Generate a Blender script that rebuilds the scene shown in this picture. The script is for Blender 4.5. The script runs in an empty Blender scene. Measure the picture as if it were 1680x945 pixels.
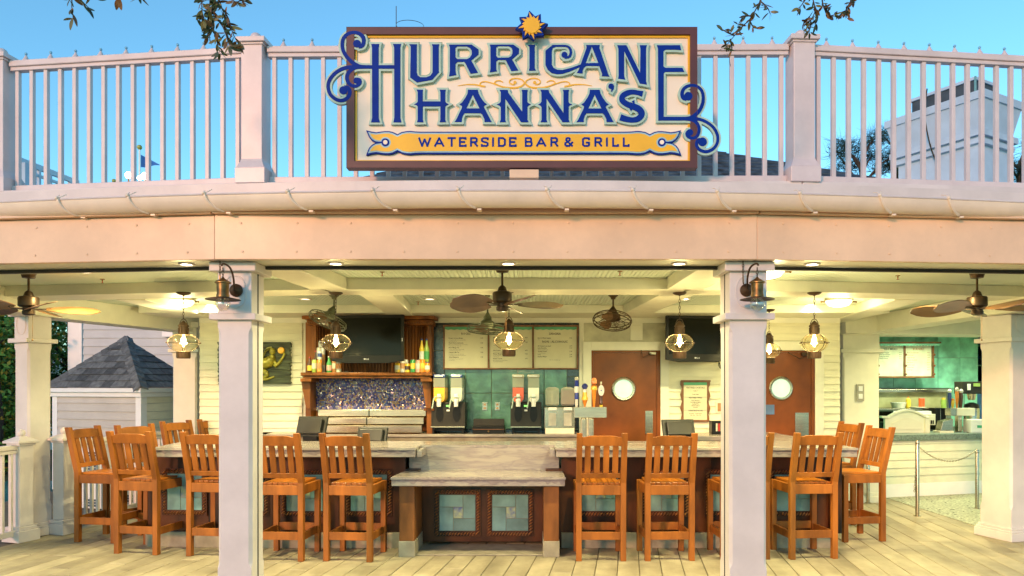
import bpy, math, random
from math import radians as R, sin, cos, pi
from mathutils import Vector, Matrix
from mathutils.geometry import tessellate_polygon
random.seed(7)
sc = bpy.context.scene
col = sc.collection
# ---------------------------------------------------------------- camera
F, CX, CY, EYE = 1200.0, 873.0, 634.0, 1.65          # focal length / principal point of the 1680 px photo, eye height
cam_d = bpy.data.cameras.new('camera'); cam = bpy.data.objects.new('camera', cam_d); col.objects.link(cam)
cam.location = (0, 0, EYE); cam.rotation_euler = (R(90), 0, 0)
cam_d.sensor_width = 36; cam_d.lens = 36 * F / 1680
cam_d.shift_x = -(CX - 840) / 1680; cam_d.shift_y = (CY - 472.5) / 1680
cam_d.clip_end = 2000
sc.camera = cam
# ---------------------------------------------------------------- sky, sun, exposure
SUN_EL, SUN_AZ = 13.0, -28.0                          # azimuth measured from "behind the camera"
w = bpy.data.worlds.new("World"); sc.world = w; w.use_nodes = True
nt = w.node_tree; nt.nodes.clear()
sky = nt.nodes.new('ShaderNodeTexSky'); sky.sky_type = 'NISHITA'; sky.sun_disc = False
sky.sun_elevation = R(SUN_EL); sky.sun_rotation = R(180 - SUN_AZ)
sky.air_density = 1.0; sky.dust_density = 0.05; sky.ozone_density = 3.7
tint = nt.nodes.new('ShaderNodeMix'); tint.data_type = 'RGBA'; tint.blend_type = 'MULTIPLY'
tint.inputs[0].default_value = 1; tint.inputs[7].default_value = (0.74, 1.0, 0.90, 1)
bg = nt.nodes.new('ShaderNodeBackground'); bg.inputs[1].default_value = 0.15
wo = nt.nodes.new('ShaderNodeOutputWorld')
nt.links.new(sky.outputs[0], tint.inputs[6]); nt.links.new(tint.outputs[2], bg.inputs[0]); nt.links.new(bg.outputs[0], wo.inputs[0])
sd = bpy.data.lights.new('sun', 'SUN'); sd.energy = 1.08; sd.angle = R(7); sd.color = (1.0, 0.45, 0.24)
sun = bpy.data.objects.new('sun', sd); col.objects.link(sun)
_v = Vector((sin(R(SUN_AZ)) * cos(R(SUN_EL)), -cos(R(SUN_AZ)) * cos(R(SUN_EL)), sin(R(SUN_EL))))
sun.rotation_euler = _v.to_track_quat('Z', 'Y').to_euler()
sun.location = (-4, -10, 8)
sc.view_settings.view_transform = 'Standard'; sc.view_settings.look = 'None'
sc.view_settings.exposure = 1.20; sc.view_settings.gamma = 1.0
sc.cycles.max_bounces = 6; sc.cycles.diffuse_bounces = 4; sc.cycles.glossy_bounces = 3
sc.cycles.transmission_bounces = 4; sc.cycles.transparent_max_bounces = 10
sc.cycles.caustics_reflective = False; sc.cycles.caustics_refractive = False
sc.cycles.sample_clamp_indirect = 4.0
LAMP = (1.0, 0.86, 0.43)

# ---------------------------------------------------------------- helpers
def X(px, Y): return (px - CX) * Y / F
def Z(py, Y): return EYE + (CY - py) * Y / F
def P(px, py, Y): return (X(px, Y), Y, Z(py, Y))

_m = {}
def mat(name, c, rough=0.5, metal=0.0, var=0.12, scale=6.0, stretch=(1, 1, 1), bump=0.0, bscale=None,
        rnd=0.0, emit=None, estr=0.0, coat=0.0, c2=None, world=False, grime=0.0, gsc=1.3):
    if name in _m: return _m[name]
    m = bpy.data.materials.new(name); m.use_nodes = True; _m[name] = m
    n = m.node_tree.nodes; l = m.node_tree.links; b = n['Principled BSDF']
    b.inputs['Roughness'].default_value = rough; b.inputs['Metallic'].default_value = metal
    if coat: b.inputs['Coat Weight'].default_value = coat; b.inputs['Coat Roughness'].default_value = 0.15
    tc = n.new('ShaderNodeTexCoord'); mp = n.new('ShaderNodeMapping'); mp.inputs['Scale'].default_value = stretch
    if world:
        g = n.new('ShaderNodeNewGeometry'); l.new(g.outputs['Position'], mp.inputs[0])
    else:
        l.new(tc.outputs['Object'], mp.inputs[0])
    if rnd:
        oi = n.new('ShaderNodeObjectInfo'); add = n.new('ShaderNodeVectorMath'); add.operation = 'ADD'
        sc_ = n.new('ShaderNodeMath'); sc_.operation = 'MULTIPLY'; sc_.inputs[1].default_value = 37.0
        l.new(oi.outputs['Random'], sc_.inputs[0]); l.new(sc_.outputs[0], add.inputs[1]); l.new(mp.outputs[0], add.inputs[0])
        vec = add.outputs[0]
    else: vec = mp.outputs[0]
    nz = n.new('ShaderNodeTexNoise'); nz.inputs['Scale'].default_value = scale; nz.inputs['Detail'].default_value = 5
    l.new(vec, nz.inputs['Vector'])
    rp = n.new('ShaderNodeValToRGB'); c2 = c2 or tuple(max(0, v * (1 - 2.2 * var)) for v in c)
    hi = tuple(min(1, v * (1 + var)) for v in c)
    rp.color_ramp.elements[0].position = 0.3; rp.color_ramp.elements[1].position = 0.72
    rp.color_ramp.elements[0].color = (*c2, 1); rp.color_ramp.elements[1].color = (*hi, 1)
    l.new(nz.outputs[0], rp.inputs[0]); out = rp.outputs[0]
    if rnd:
        mr = n.new('ShaderNodeMapRange'); mr.inputs[3].default_value = 1 - rnd; mr.inputs[4].default_value = 1 + rnd
        l.new(oi.outputs['Random'], mr.inputs[0])
        mx = n.new('ShaderNodeVectorMath'); mx.operation = 'SCALE'
        l.new(out, mx.inputs[0]); l.new(mr.outputs[0], mx.inputs['Scale']); out = mx.outputs[0]
    if grime:                                             # broad wear and dirt that runs across neighbouring pieces
        gg = n.new('ShaderNodeNewGeometry'); gm = n.new('ShaderNodeTexNoise'); gm.inputs['Scale'].default_value = gsc; gm.inputs['Detail'].default_value = 8; gm.inputs['Roughness'].default_value = .68
        l.new(gg.outputs['Position'], gm.inputs['Vector']); g2 = n.new('ShaderNodeMapRange'); g2.inputs[1].default_value = .38; g2.inputs[2].default_value = .62
        g2.inputs[3].default_value = 1 - grime; g2.inputs[4].default_value = 1.0; l.new(gm.outputs[0], g2.inputs[0])
        gv = n.new('ShaderNodeVectorMath'); gv.operation = 'SCALE'; l.new(out, gv.inputs[0]); l.new(g2.outputs[0], gv.inputs['Scale']); out = gv.outputs[0]
    l.new(out, b.inputs['Base Color'])
    if bump:
        n2 = n.new('ShaderNodeTexNoise'); n2.inputs['Scale'].default_value = bscale or scale * 6; n2.inputs['Detail'].default_value = 4
        l.new(vec, n2.inputs['Vector']); bp = n.new('ShaderNodeBump'); bp.inputs['Strength'].default_value = bump
        bp.inputs['Distance'].default_value = 0.01; l.new(n2.outputs[0], bp.inputs['Height']); l.new(bp.outputs[0], b.inputs['Normal'])
    if emit:
        b.inputs['Emission Color'].default_value = (*emit, 1); b.inputs['Emission Strength'].default_value = estr
    return m

def glassy(name, c, alpha=0.25, rough=0.05):
    """thin clear material: transparent mixed with a glossy by view angle"""
    if name in _m: return _m[name]
    m = bpy.data.materials.new(name); m.use_nodes = True; _m[name] = m
    n = m.node_tree.nodes; l = m.node_tree.links
    gloss = name in ('clear lantern glass', 'clear bulb glass')
    for x in list(n):
        if x.type != 'OUTPUT_MATERIAL': n.remove(x)
    o = [x for x in n if x.type == 'OUTPUT_MATERIAL'][0]
    t = n.new('ShaderNodeBsdfTransparent'); t.inputs[0].default_value = (*c, 1)
    g = n.new('ShaderNodeBsdfGlossy' if gloss else 'ShaderNodeBsdfPrincipled')
    g.inputs['Color' if gloss else 'Base Color'].default_value = (*c, 1); g.inputs['Roughness'].default_value = rough
    lw = n.new('ShaderNodeLayerWeight'); lw.inputs[0].default_value = 0.35
    mr = n.new('ShaderNodeMapRange'); mr.inputs[3].default_value = alpha; mr.inputs[4].default_value = 0.35 if gloss else 0.9
    l.new(lw.outputs['Facing'], mr.inputs[0])
    mx = n.new('ShaderNodeMixShader'); l.new(mr.outputs[0], mx.inputs[0]); l.new(t.outputs[0], mx.inputs[1]); l.new(g.outputs[0], mx.inputs[2])
    l.new(mx.outputs[0], o.inputs[0]); return m

white = mat('white paint', (0.72, 0.64, 0.60), 0.42, var=0.03, scale=2.5, bump=0.06, bscale=60, grime=.12, gsc=2)
white2 = mat('porch column paint', (0.74, 0.68, 0.64), 0.38, var=0.035, scale=3, bump=0.05, bscale=30, grime=.10, gsc=2.2)
fasc = mat('warm glow fascia paint', (0.88, 0.60, 0.38), 0.33, var=0.03, scale=3, bump=0.12, bscale=8, grime=.13, gsc=1.8)  # warm lamp glow on the white boards is tinted into this base colour
cream = mat('cream trim paint', (0.82, 0.80, 0.64), 0.45, var=0.03, grime=.06)
siding_m = mat('cream siding paint', (0.80, 0.77, 0.57), 0.5, var=0.05, scale=4, stretch=(1, 1, 4), rnd=0.03, bump=0.05)
gsiding = mat('grey blue siding paint', (0.55, 0.57, 0.55), 0.55, var=0.05, scale=3, rnd=0.03, bump=0.05)
wsiding = mat('pale green siding paint', (0.66, 0.68, 0.50), 0.5, var=0.04, rnd=0.03)
orangewood = mat('oiled teak', (0.32, 0.105, 0.014), 0.52, var=0.20, scale=9, stretch=(1, 1, 0.2), rnd=0.16, bump=0.08, bscale=60)
orangewood.node_tree.nodes['Principled BSDF'].inputs['Specular IOR Level'].default_value = .3
seatwood = mat('sheen brightened teak seat', (0.48, 0.160, 0.016), 0.34, var=0.18, scale=9, stretch=(1, .2, 1), rnd=0.14, bump=0.05, bscale=50)  # sheen of the lamplit seat put into a brighter teak colour
cabwood = mat('cabinet wood', (0.235, 0.078, 0.014), 0.4, var=0.3, scale=8, stretch=(1, 1, 0.15), rnd=0.2, bump=0.05)
barwood = mat('bar front wood', (0.088, 0.026, 0.006), 0.38, var=0.45, scale=3.5, stretch=(1, 1, 0.4), rnd=0.10)
legwood = mat('table leg wood', (0.26, 0.095, 0.022), 0.4, var=0.25, scale=6, stretch=(1, 1, 0.3))
doorwood = mat('door wood', (0.22, 0.060, 0.010), 0.36, var=0.22, scale=2.2)
blackpl = mat('black plastic', (0.008, 0.0075, 0.006), 0.35, var=0.2)
darkgr = mat('dark grey plastic', (0.032, 0.029, 0.022), 0.4, var=0.1)
screen = mat('screen glass', (0.004, 0.004, 0.002), 0.16, var=0.05)
screen.node_tree.nodes['Principled BSDF'].inputs['Specular IOR Level'].default_value = .28
steel = mat('brushed steel', (0.52, 0.46, 0.34), 0.27, metal=1.0, var=0.08, scale=12, stretch=(0.3, 1, 3))
bronze = mat('bronze', (0.095, 0.055, 0.028), 0.55, metal=0.7, var=0.25, scale=10)
brass = mat('aged brass', (0.27, 0.155, 0.055), 0.42, metal=0.9, var=0.3, scale=14)
dkbronze = mat('dark bronze', (0.075, 0.045, 0.025), 0.42, metal=0.7, var=0.2)
verdi = mat('weathered copper', (0.16, 0.17, 0.11), 0.42, metal=0.6, var=0.3, scale=12)
rubber = mat('black rubber seal', (0.02, 0.018, 0.015), 0.6)
navy = mat('navy tile glaze', (0.012, 0.024, 0.040), 0.16, var=0.35, scale=9, rnd=0.2, coat=0.4, bump=0.1, bscale=20)
teal = mat('teal tile glaze', (0.10, 0.25, 0.17), 0.16, var=0.30, scale=5, rnd=0.08, coat=0.6, bump=0.35, bscale=14)
gteal = mat('sea green tile glaze', (0.24, 0.66, 0.50), 0.2, var=0.25, scale=4, rnd=0.12, coat=0.4, bump=0.1, bscale=12)
paleglass = mat('pale aqua tile', (0.17, 0.33, 0.32), 0.2, var=0.18, scale=5, rnd=0.12, coat=0.4)
grout = mat('grout', (0.20, 0.24, 0.19), 0.8)
paper = mat('menu paper', (0.66, 0.62, 0.42), 0.6, var=0.03)
ink = mat('ink', (0.05, 0.04, 0.035), 0.7)
stripgreen = mat('green menu header', (0.10, 0.42, 0.22), 0.5)
brownframe = mat('menu frame wood', (0.22, 0.085, 0.028), 0.45, var=0.2, scale=12)
concrete = mat('stone kick plate', (0.36, 0.32, 0.22), 0.7, var=0.15, scale=7, bump=0.2)
opal = mat('warm white plastic', (0.78, 0.74, 0.58), 0.4, var=0.03)
wh = mat('clean white plastic', (0.8, 0.8, 0.76), 0.35, var=0.02)

for _q, _s in ((cabwood, .25), (barwood, .3), (doorwood, .3), (legwood, .3), (blackpl, .25), (darkgr, .25), (screen, .14), (white2, .35), (fasc, .4)):
    _q.node_tree.nodes['Principled BSDF'].inputs['Specular IOR Level'].default_value = _s
class MB:
    def __init__(s): s.v = []; s.f = []; s.mi = []; s.cur = 0
    def add(s, vs, fs):
        o = len(s.v); s.v += [tuple(v) for v in vs]; s.f += [tuple(i + o for i in f) for f in fs]; s.mi += [s.cur] * len(fs); return s
    def box(s, x0, x1, y0, y1, z0, z1):
        if x0 > x1: x0, x1 = x1, x0
        if y0 > y1: y0, y1 = y1, y0
        if z0 > z1: z0, z1 = z1, z0
        vs = [(x, y, z) for z in (z0, z1) for y in (y0, y1) for x in (x0, x1)]
        return s.add(vs, [(0, 2, 3, 1), (4, 5, 7, 6), (0, 1, 5, 4), (2, 6, 7, 3), (0, 4, 6, 2), (1, 3, 7, 5)])
    def cbox(s, c, d, rz=0, M=None):
        M = M or (Matrix.Translation(c) @ Matrix.Rotation(rz, 4, 'Z'))
        hx, hy, hz = d[0] / 2, d[1] / 2, d[2] / 2
        vs = [M @ Vector((x, y, z)) for z in (-hz, hz) for y in (-hy, hy) for x in (-hx, hx)]
        return s.add(vs, [(0, 2, 3, 1), (4, 5, 7, 6), (0, 1, 5, 4), (2, 6, 7, 3), (0, 4, 6, 2), (1, 3, 7, 5)])
    def bar(s, a, b, wd, th, up=(0, 0, 1)):
        """box beam from a to b; wd across, th along up"""
        a = Vector(a); b = Vector(b); d = (b - a); L = d.length; d.normalize(); up = Vector(up)
        if abs(d.dot(up)) > .98: up = Vector((0, 1, 0))
        sx = d.cross(up).normalized(); u = sx.cross(d).normalized()
        vs = [p + sx * i * wd / 2 + u * j * th / 2 for p in (a, b) for (i, j) in ((-1, -1), (1, -1), (1, 1), (-1, 1))]
        return s.add(vs, [(0, 1, 2, 3), (7, 6, 5, 4), (0, 4, 5, 1), (1, 5, 6, 2), (2, 6, 7, 3), (3, 7, 4, 0)])
    def tube(s, pts, r, n=8, close=False, cap=True):
        pts = [Vector(p) for p in pts]; N = len(pts); rr = r if isinstance(r, (list, tuple)) else [r] * N
        rings = []; pu = None
        for i, p in enumerate(pts):
            if close: t = pts[(i + 1) % N] - pts[i - 1]
            else: t = pts[min(i + 1, N - 1)] - pts[max(i - 1, 0)]
            t.normalize()
            if pu is None: pu = Vector((0, 0, 1)) if abs(t.z) < .9 else Vector((1, 0, 0))
            u = (pu - t * pu.dot(t)).normalized(); pu = u; v = t.cross(u)
            rings.append([p + (u * cos(2 * pi * k / n) + v * sin(2 * pi * k / n)) * rr[i] for k in range(n)])
        vs = [q for rg in rings for q in rg]; fs = []
        M_ = N if close else N - 1
        for i in range(M_):
            for k in range(n):
                a = i * n + k; b = i * n + (k + 1) % n; c = ((i + 1) % N) * n
                fs.append((a, b, c + (k + 1) % n, c + k))
        if cap and not close: fs += [tuple(range(n - 1, -1, -1)), tuple(range((N - 1) * n, N * n))]
        return s.add(vs, fs)
    def lathe(s, prof, c=(0, 0, 0), n=20, axis='z', cap=True, M=None):
        """prof: (radius, height)"""
        vs = []
        for (r, h) in prof:
            for k in range(n):
                a = 2 * pi * k / n
                q = (r * cos(a), r * sin(a), h)
                if axis == 'y': q = (r * cos(a), h, -r * sin(a))
                q = Vector(q)
                if M: q = M @ q
                vs.append(q + Vector(c))
        fs = []
        for i in range(len(prof) - 1):
            for k in range(n):
                a = i * n + k; b = i * n + (k + 1) % n
                fs.append((a, b, b + n, a + n))
        if cap: fs += [tuple(range(n - 1, -1, -1)), tuple(range((len(prof) - 1) * n, len(prof) * n))]
        return s.add(vs, fs)
    def ball(s, c, r, n=10, m=7, sq=(1, 1, 1)):
        pr = [(max(1e-4, r * sin(pi * i / m)), -r * cos(pi * i / m)) for i in range(m + 1)]
        o = len(s.v); s.lathe(pr, (0, 0, 0), n, cap=False)
        for i in range(o, len(s.v)):
            v = s.v[i]; s.v[i] = (v[0] * sq[0] + c[0], v[1] * sq[1] + c[1], v[2] * sq[2] + c[2])
        return s
    def prism(s, loops, d0, d1, f=lambda a, b, d: (a, d, b)):
        """polygon loops in a plane (first outer, rest holes) extruded from d0 (front) to d1 (back)"""
        L = [[Vector((a, b, 0)) for a, b in lp] for lp in loops]
        tr = tessellate_polygon(L); fl = [(v.x, v.y) for lp in L for v in lp]; n = len(fl)
        vs = [f(a, b, d0) for a, b in fl] + [f(a, b, d1) for a, b in fl]; fs = []
        for t in tr:
            a, b, c = [fl[i] for i in t]
            ar = (b[0] - a[0]) * (c[1] - a[1]) - (c[0] - a[0]) * (b[1] - a[1])
            if ar < 0: t = (t[0], t[2], t[1])
            fs.append(tuple(t)); fs.append((t[0] + n, t[2] + n, t[1] + n))
        o = 0
        for lp in loops:
            k = len(lp)
            for i in range(k):
                a, b = o + i, o + (i + 1) % k
                fs.append((a, a + n, b + n, b))
            o += k
        return s.add(vs, fs)
    def build(s, name, m, parent=None, smooth=False, bevel=0.0, world=True, kind=None, label=None):
        me = bpy.data.meshes.new(name)
        off = Vector((0, 0, 0))
        vs = s.v
        if parent is not None and world:
            q = parent
            while q is not None: off = off + q.location; q = q.parent
            vs = [(a - off.x, b - off.y, c - off.z) for a, b, c in vs]
        me.from_pydata(vs, [], s.f)
        ms = m if isinstance(m, (list, tuple)) else [m]
        for k in ms: me.materials.append(k)
        if len(ms) > 1: me.polygons.foreach_set('material_index', s.mi)
        if smooth: me.polygons.foreach_set('use_smooth', [True] * len(me.polygons))
        me.validate(); me.update()
        o = bpy.data.objects.new(name, me); col.objects.link(o)
        if parent is not None: o.parent = parent
        if bevel:
            b = o.modifiers.new('bevel', 'BEVEL'); b.width = bevel; b.segments = 2; b.limit_method = 'ANGLE'
        if smooth:
            try: me.set_sharp_from_angle(angle=R(38))
            except Exception: pass
        if kind: o['kind'] = kind
        if label: o['label'] = label
        return o
def B(*a): return MB().box(*a)
def thing(name, label, cat, loc=(0, 0, 0), rz=0, group=None):
    o = bpy.data.objects.new(name, None); o.empty_display_size = .1; col.objects.link(o)
    o.location = loc; o.rotation_euler = (0, 0, rz); o['label'] = label; o['category'] = cat
    if group: o['group'] = group
    return o
def tag(o, label, cat, group=None):
    o['label'] = label; o['category'] = cat
    if group: o['group'] = group
    return o
def copy_tree(o, parent=None):
    c = o.copy(); col.objects.link(c); c.parent = parent
    for ch in o.children: copy_tree(ch, c)
    return c
def again(proto, loc, label, rz=0, group=None):
    c = copy_tree(proto); c.location = loc; c.rotation_euler = (0, 0, rz); c['label'] = label
    if group: c['group'] = group
    return c
def lamp(name, loc, power, parent=None, kind='POINT', r=.04, color=LAMP, spot=150):
    d = bpy.data.lights.new(name, kind); d.energy = power; d.color = color; d.shadow_soft_size = r
    if kind == 'SPOT': d.spot_size = R(spot); d.spot_blend = .8
    o = bpy.data.objects.new(name, d); col.objects.link(o); o.location = loc
    if parent is not None: o.parent = parent
    return o
def text_mb(body, size, x, z, y, align='LEFT', bold=0.0, mb=None, ext=0.0006, sx=1.0, space=1.0):
    cu = bpy.data.curves.new('t', 'FONT'); cu.body = body; cu.size = size; cu.align_x = align; cu.resolution_u = 1
    cu.offset = bold; cu.space_character = space; cu.fill_mode = 'FRONT'; cu.extrude = 0
    o = bpy.data.objects.new('t', cu); me = bpy.data.meshes.new_from_object(o)
    mb = mb or MB()
    mb.add([(v.co.x * sx + x, y, v.co.y + z) for v in me.vertices], [tuple(p.vertices) for p in me.polygons])
    bpy.data.objects.remove(o); bpy.data.curves.remove(cu); bpy.data.meshes.remove(me)
    return mb
def offset_poly(lp, d):
    """miter offset outward of a loop (d>0 grows)"""
    A = sum(lp[i][0] * lp[(i + 1) % len(lp)][1] - lp[(i + 1) % len(lp)][0] * lp[i][1] for i in range(len(lp)))
    sg = 1 if A > 0 else -1; out = []; n = len(lp)
    for i in range(n):
        p0, p1, p2 = Vector(lp[i - 1]), Vector(lp[i]), Vector(lp[(i + 1) % n])
        a = (p1 - p0).normalized(); b = (p2 - p1).normalized()
        n1 = Vector((a.y, -a.x)) * sg; n2 = Vector((b.y, -b.x)) * sg
        m = (n1 + n2); q = max(m.length_squared, .35) / 2
        out.append(tuple(p1 + m * d / q))
    return out
def smooth_pts(pts, k=6):
    out = []; n = len(pts)
    for i in range(n - 1):
        p = [pts[max(i - 1, 0)], pts[i], pts[i + 1], pts[min(i + 2, n - 1)]]
        for j in range(k):
            t = j / k
            out.append(tuple(.5 * (2 * p[1][c] + (p[2][c] - p[0][c]) * t + (2 * p[0][c] - 5 * p[1][c] + 4 * p[2][c] - p[3][c]) * t * t
                     + (3 * p[1][c] - p[0][c] - 3 * p[2][c] + p[3][c]) * t ** 3) for c in range(len(pts[0]))))
    out.append(tuple(pts[-1])); return out
# ================================================================ SETTING: ground, floor, pavings
plank_m = mat('board stamped concrete', (0.44, 0.385, 0.25), 0.62, var=0.22, scale=4.0, stretch=(1, .30, 1), rnd=0.10, grime=.30, gsc=1.6, bump=0.35, bscale=22,
              c2=(0.30, 0.255, 0.16))
ground = B(-150, 150, -60, 200, -.30, -.06).build('ground', mat('paving ground', (0.30, 0.27, 0.20), 0.8, var=.15, scale=.6))
ground['kind'] = 'structure'
floor = B(-7.6, 9.5, 1.0, 13.2, -.06, -.012).build('floor', mat('floor joint mortar', (0.16, 0.13, 0.08), 0.9))
floor['kind'] = 'structure'
pw, gap = 0.197, 0.007
pm = MB().box(-pw / 2 + gap / 2, pw / 2 - gap / 2, -.895, .895, -.012, 0).build('plank', plank_m, None, bevel=.004)
pmesh = pm.data; bpy.data.objects.remove(pm)
ang = R(-7.5); nplank = 0; lastp = None
for i in range(-32, 37):
    st = random.choice([0, .45, .9, 1.35])
    for j in range(4):
        u = i * pw; v = 4.9 + st * .5 + j * 1.8
        wx = u * cos(ang) - v * sin(ang); wy = u * sin(ang) + v * cos(ang)
        if wx < -7.3 or wx > 7.0 or wy - .9 > 11.2: continue
        # hidden / outside the picture
        if abs(wx) > wy * .84 + 1.0: continue
        o = bpy.data.objects.new('plank', pmesh); col.objects.link(o); o.parent = floor
        o.location = (wx, wy, random.uniform(-.0012, .0012)); o.rotation_euler = (0, 0, ang)
        o.scale.x = 1.0
        b = o.modifiers.new('bevel', 'BEVEL'); b.width = .004; b.segments = 1
        nplank += 1
pebble = B(5.24, 9.2, 6.0, 11.6, -.008, .006).build('pebble_paving', mat('pebble terrazzo', (0.46, 0.48, 0.33), .55, var=.35, scale=34, bump=.4, bscale=60))
pebble['kind'] = 'structure'
m = MB()
for k in range(150):                                   # loose dark aggregate showing proud of the paving
    x = random.uniform(5.3, 7.4); y = random.uniform(8.2, 11.2)
    m.cbox((x, y, .007), (random.uniform(.01, .03), random.uniform(.01, .02), .004), random.uniform(0, 3))
m.build('aggregate', mat('dark pebble', (0.10, 0.12, 0.09), .5), pebble, kind='stuff', world=True)

# ================================================================ PAVILION BUILDING
bld = thing('pavilion_building', 'open cream pavilion building round the bar with beamed ceiling under a roof terrace', 'building', (0, 5.4, 0))
bead = bpy.data.materials.new('beadboard ceiling paint'); bead.use_nodes = True
n_ = bead.node_tree.nodes; l_ = bead.node_tree.links; bs_ = n_['Principled BSDF']
bs_.inputs['Base Color'].default_value = (0.70, 0.80, 0.66, 1); bs_.inputs['Roughness'].default_value = .38
g_ = n_.new('ShaderNodeNewGeometry'); wv = n_.new('ShaderNodeTexWave'); wv.wave_type = 'BANDS'; wv.bands_direction = 'X'
wv.wave_profile = 'SIN'; wv.inputs['Scale'].default_value = 7.5
l_.new(g_.outputs['Position'], wv.inputs['Vector'])
pw_ = n_.new('ShaderNodeMath'); pw_.operation = 'POWER'; pw_.inputs[1].default_value = .25
l_.new(wv.outputs['Fac'], pw_.inputs[0])
bp_ = n_.new('ShaderNodeBump'); bp_.inputs['Strength'].default_value = 1; bp_.inputs['Distance'].default_value = .014
l_.new(pw_.outputs[0], bp_.inputs['Height']); l_.new(bp_.outputs[0], bs_.inputs['Normal'])
CZ, BZ = 2.665, 2.555
MB().prism([[(-5.45, 5.55), (8.6, 5.55), (8.6, 13.0), (-4.95, 13.0), (-4.95, 10.5), (-5.5, 8.2)]], CZ, CZ + .05, lambda a, b, d: (a, b, d)).build('ceiling_panel', bead, bld)
MB().prism([[(-6.4, 6.2), (-2.2, 5.35), (1.6, 5.35), (8.8, 6.4), (8.8, 13.2), (-4.9, 13.2), (-4.9, 10.5), (-5.6, 8.3), (-5.7, 5.6)]], CZ + .06, 3.06, lambda a, b, d: (a, b, d)).build('roof_deck', white, bld)
def beam(a, b, wd, z0=BZ, z1=CZ, nm='ceiling_beam', m_=cream, ext=0):
    a = Vector((a[0], a[1], 0)); b = Vector((b[0], b[1], 0)); d = (b - a).normalized(); a = a - d * ext; b = b + d * ext
    zc = (z0 + z1) / 2
    return MB().bar((a.x, a.y, zc), (b.x, b.y, zc), wd, z1 - z0).build(nm, m_, bld, bevel=.006)
beam((-1.93, 7.035), (1.44, 7.035), .41)
beam((-1.95, 7.04), (-5.5, 7.62), .40, BZ + .002)
beam((1.46, 7.04), (5.2, 7.62), .40, BZ + .002)
beam((-1.985, 5.55), (-1.90, 6.83), .345, BZ - .002)
beam((1.455, 5.55), (1.43, 6.83), .345, BZ - .002)
beam((-1.54, 7.24), (-1.68, 9.3), .32, BZ - .003)
beam((1.43, 7.24), (1.30, 9.3), .345, BZ - .003)
beam((-4.2, 7.65), (-4.35, 9.6), .30, BZ - .001)
beam((3.95, 7.65), (4.35, 10.4), .30, BZ - .001)
beam((-4.9, 9.45), (4.45, 9.45), .70, BZ + .012)                 # drop along the back wall
beam((-5.52, 8.2), (-4.92, 10.5), .34, 2.42, CZ - .002, 'perimeter_beam')
beam((-5.52, 8.2), (-5.45, 5.75), .34, 2.422, CZ - .004, 'perimeter_beam')
beam((5.1, 8.0), (5.25, 5.75), .34, 2.42, CZ - .002, 'perimeter_beam')
beam((5.1, 8.0), (5.0, 10.5), .34, 2.43, CZ - .004, 'perimeter_beam')
beam((4.35, 10.4), (8.4, 10.9), .40, 2.39, CZ - .006, 'perimeter_beam')
# --- front beam, clad with fascia boards (three bays, 6 degrees apart)
JL, JR = (-2.236, 5.15), (1.584, 5.15); sa = R(6)
LE, RE = (JL[0] - 3.9 * cos(sa), JL[1] + 3.9 * sin(sa)), (JR[0] + 3.9 * cos(R(5)), JR[1] + 3.9 * sin(R(5)))
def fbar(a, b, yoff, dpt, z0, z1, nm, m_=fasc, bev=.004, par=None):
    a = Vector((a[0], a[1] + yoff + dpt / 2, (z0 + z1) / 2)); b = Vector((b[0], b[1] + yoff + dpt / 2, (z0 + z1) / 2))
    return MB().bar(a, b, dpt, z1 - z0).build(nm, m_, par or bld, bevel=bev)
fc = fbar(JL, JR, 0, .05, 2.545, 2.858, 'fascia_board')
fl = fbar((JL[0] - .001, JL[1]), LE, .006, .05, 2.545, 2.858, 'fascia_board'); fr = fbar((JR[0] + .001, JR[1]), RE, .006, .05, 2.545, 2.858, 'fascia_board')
for (fb, a, b, y) in ((fc, JL, JR, 0), (fl, LE, JL, .006), (fr, JR, RE, .006)):     # bolt heads
    L = math.hypot(b[0] - a[0], b[1] - a[1]); k = int(L / .36)
    for i in range(k):
        t = (i + .5) / k; x = a[0] + (b[0] - a[0]) * t; yy = a[1] + (b[1] - a[1]) * t + y
        for z in (2.60, 2.80):
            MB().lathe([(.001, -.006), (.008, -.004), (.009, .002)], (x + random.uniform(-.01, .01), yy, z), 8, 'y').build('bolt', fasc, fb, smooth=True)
for a, b, c in ((JL, JR, 0), (JL, LE, .01), (JR, RE, .01)):
    fbar(a, b, .06 + c * .1, .45, 2.548 + c * .1, 2.856, 'front_beam', cream, .003)
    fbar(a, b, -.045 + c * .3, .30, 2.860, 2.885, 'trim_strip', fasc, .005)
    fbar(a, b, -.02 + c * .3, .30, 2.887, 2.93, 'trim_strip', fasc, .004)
    fbar(a, b, .30 + c * .1, .035, 2.522, 2.5455, 'shutter_track', rubber, .002)
# --- terrace edge above the gutter (curved)
ARX, ARY, AR = -.15, 4.92 + 21.5, 21.5
def arc(x, r=AR): return ARY - math.sqrt(r * r - (x - ARX) ** 2)
def curved(nm, y_in, dpt, z0, z1, m_, par, x0=-6.2, x1=6.2, n=40):
    r = AR - y_in; m = MB(); sec = [(0, z0), (0, z1), (dpt, z1), (dpt, z0)]; vs = []; 
    for i in range(n + 1):
        x = x0 + (x1 - x0) * i / n; y = ARY - math.sqrt(r * r - (x - ARX) ** 2)
        vs += [(x, y + a, z) for a, z in sec]
    fs = []
    for i in range(n):
        for k in range(4):
            a = i * 4 + k; b = i * 4 + (k + 1) % 4; fs.append((a + 4, b + 4, b, a))
    fs += [(0, 1, 2, 3), (n * 4 + 3, n * 4 + 2, n * 4 + 1, n * 4)]
    return m.add(vs, fs).build(nm, m_, par, bevel=0)
curved('terrace_edge', .165, .25, 2.93, 3.085, white, bld)
curved('terrace_floor', .42, 3.0, 3.03, 3.07, white, bld)
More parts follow.
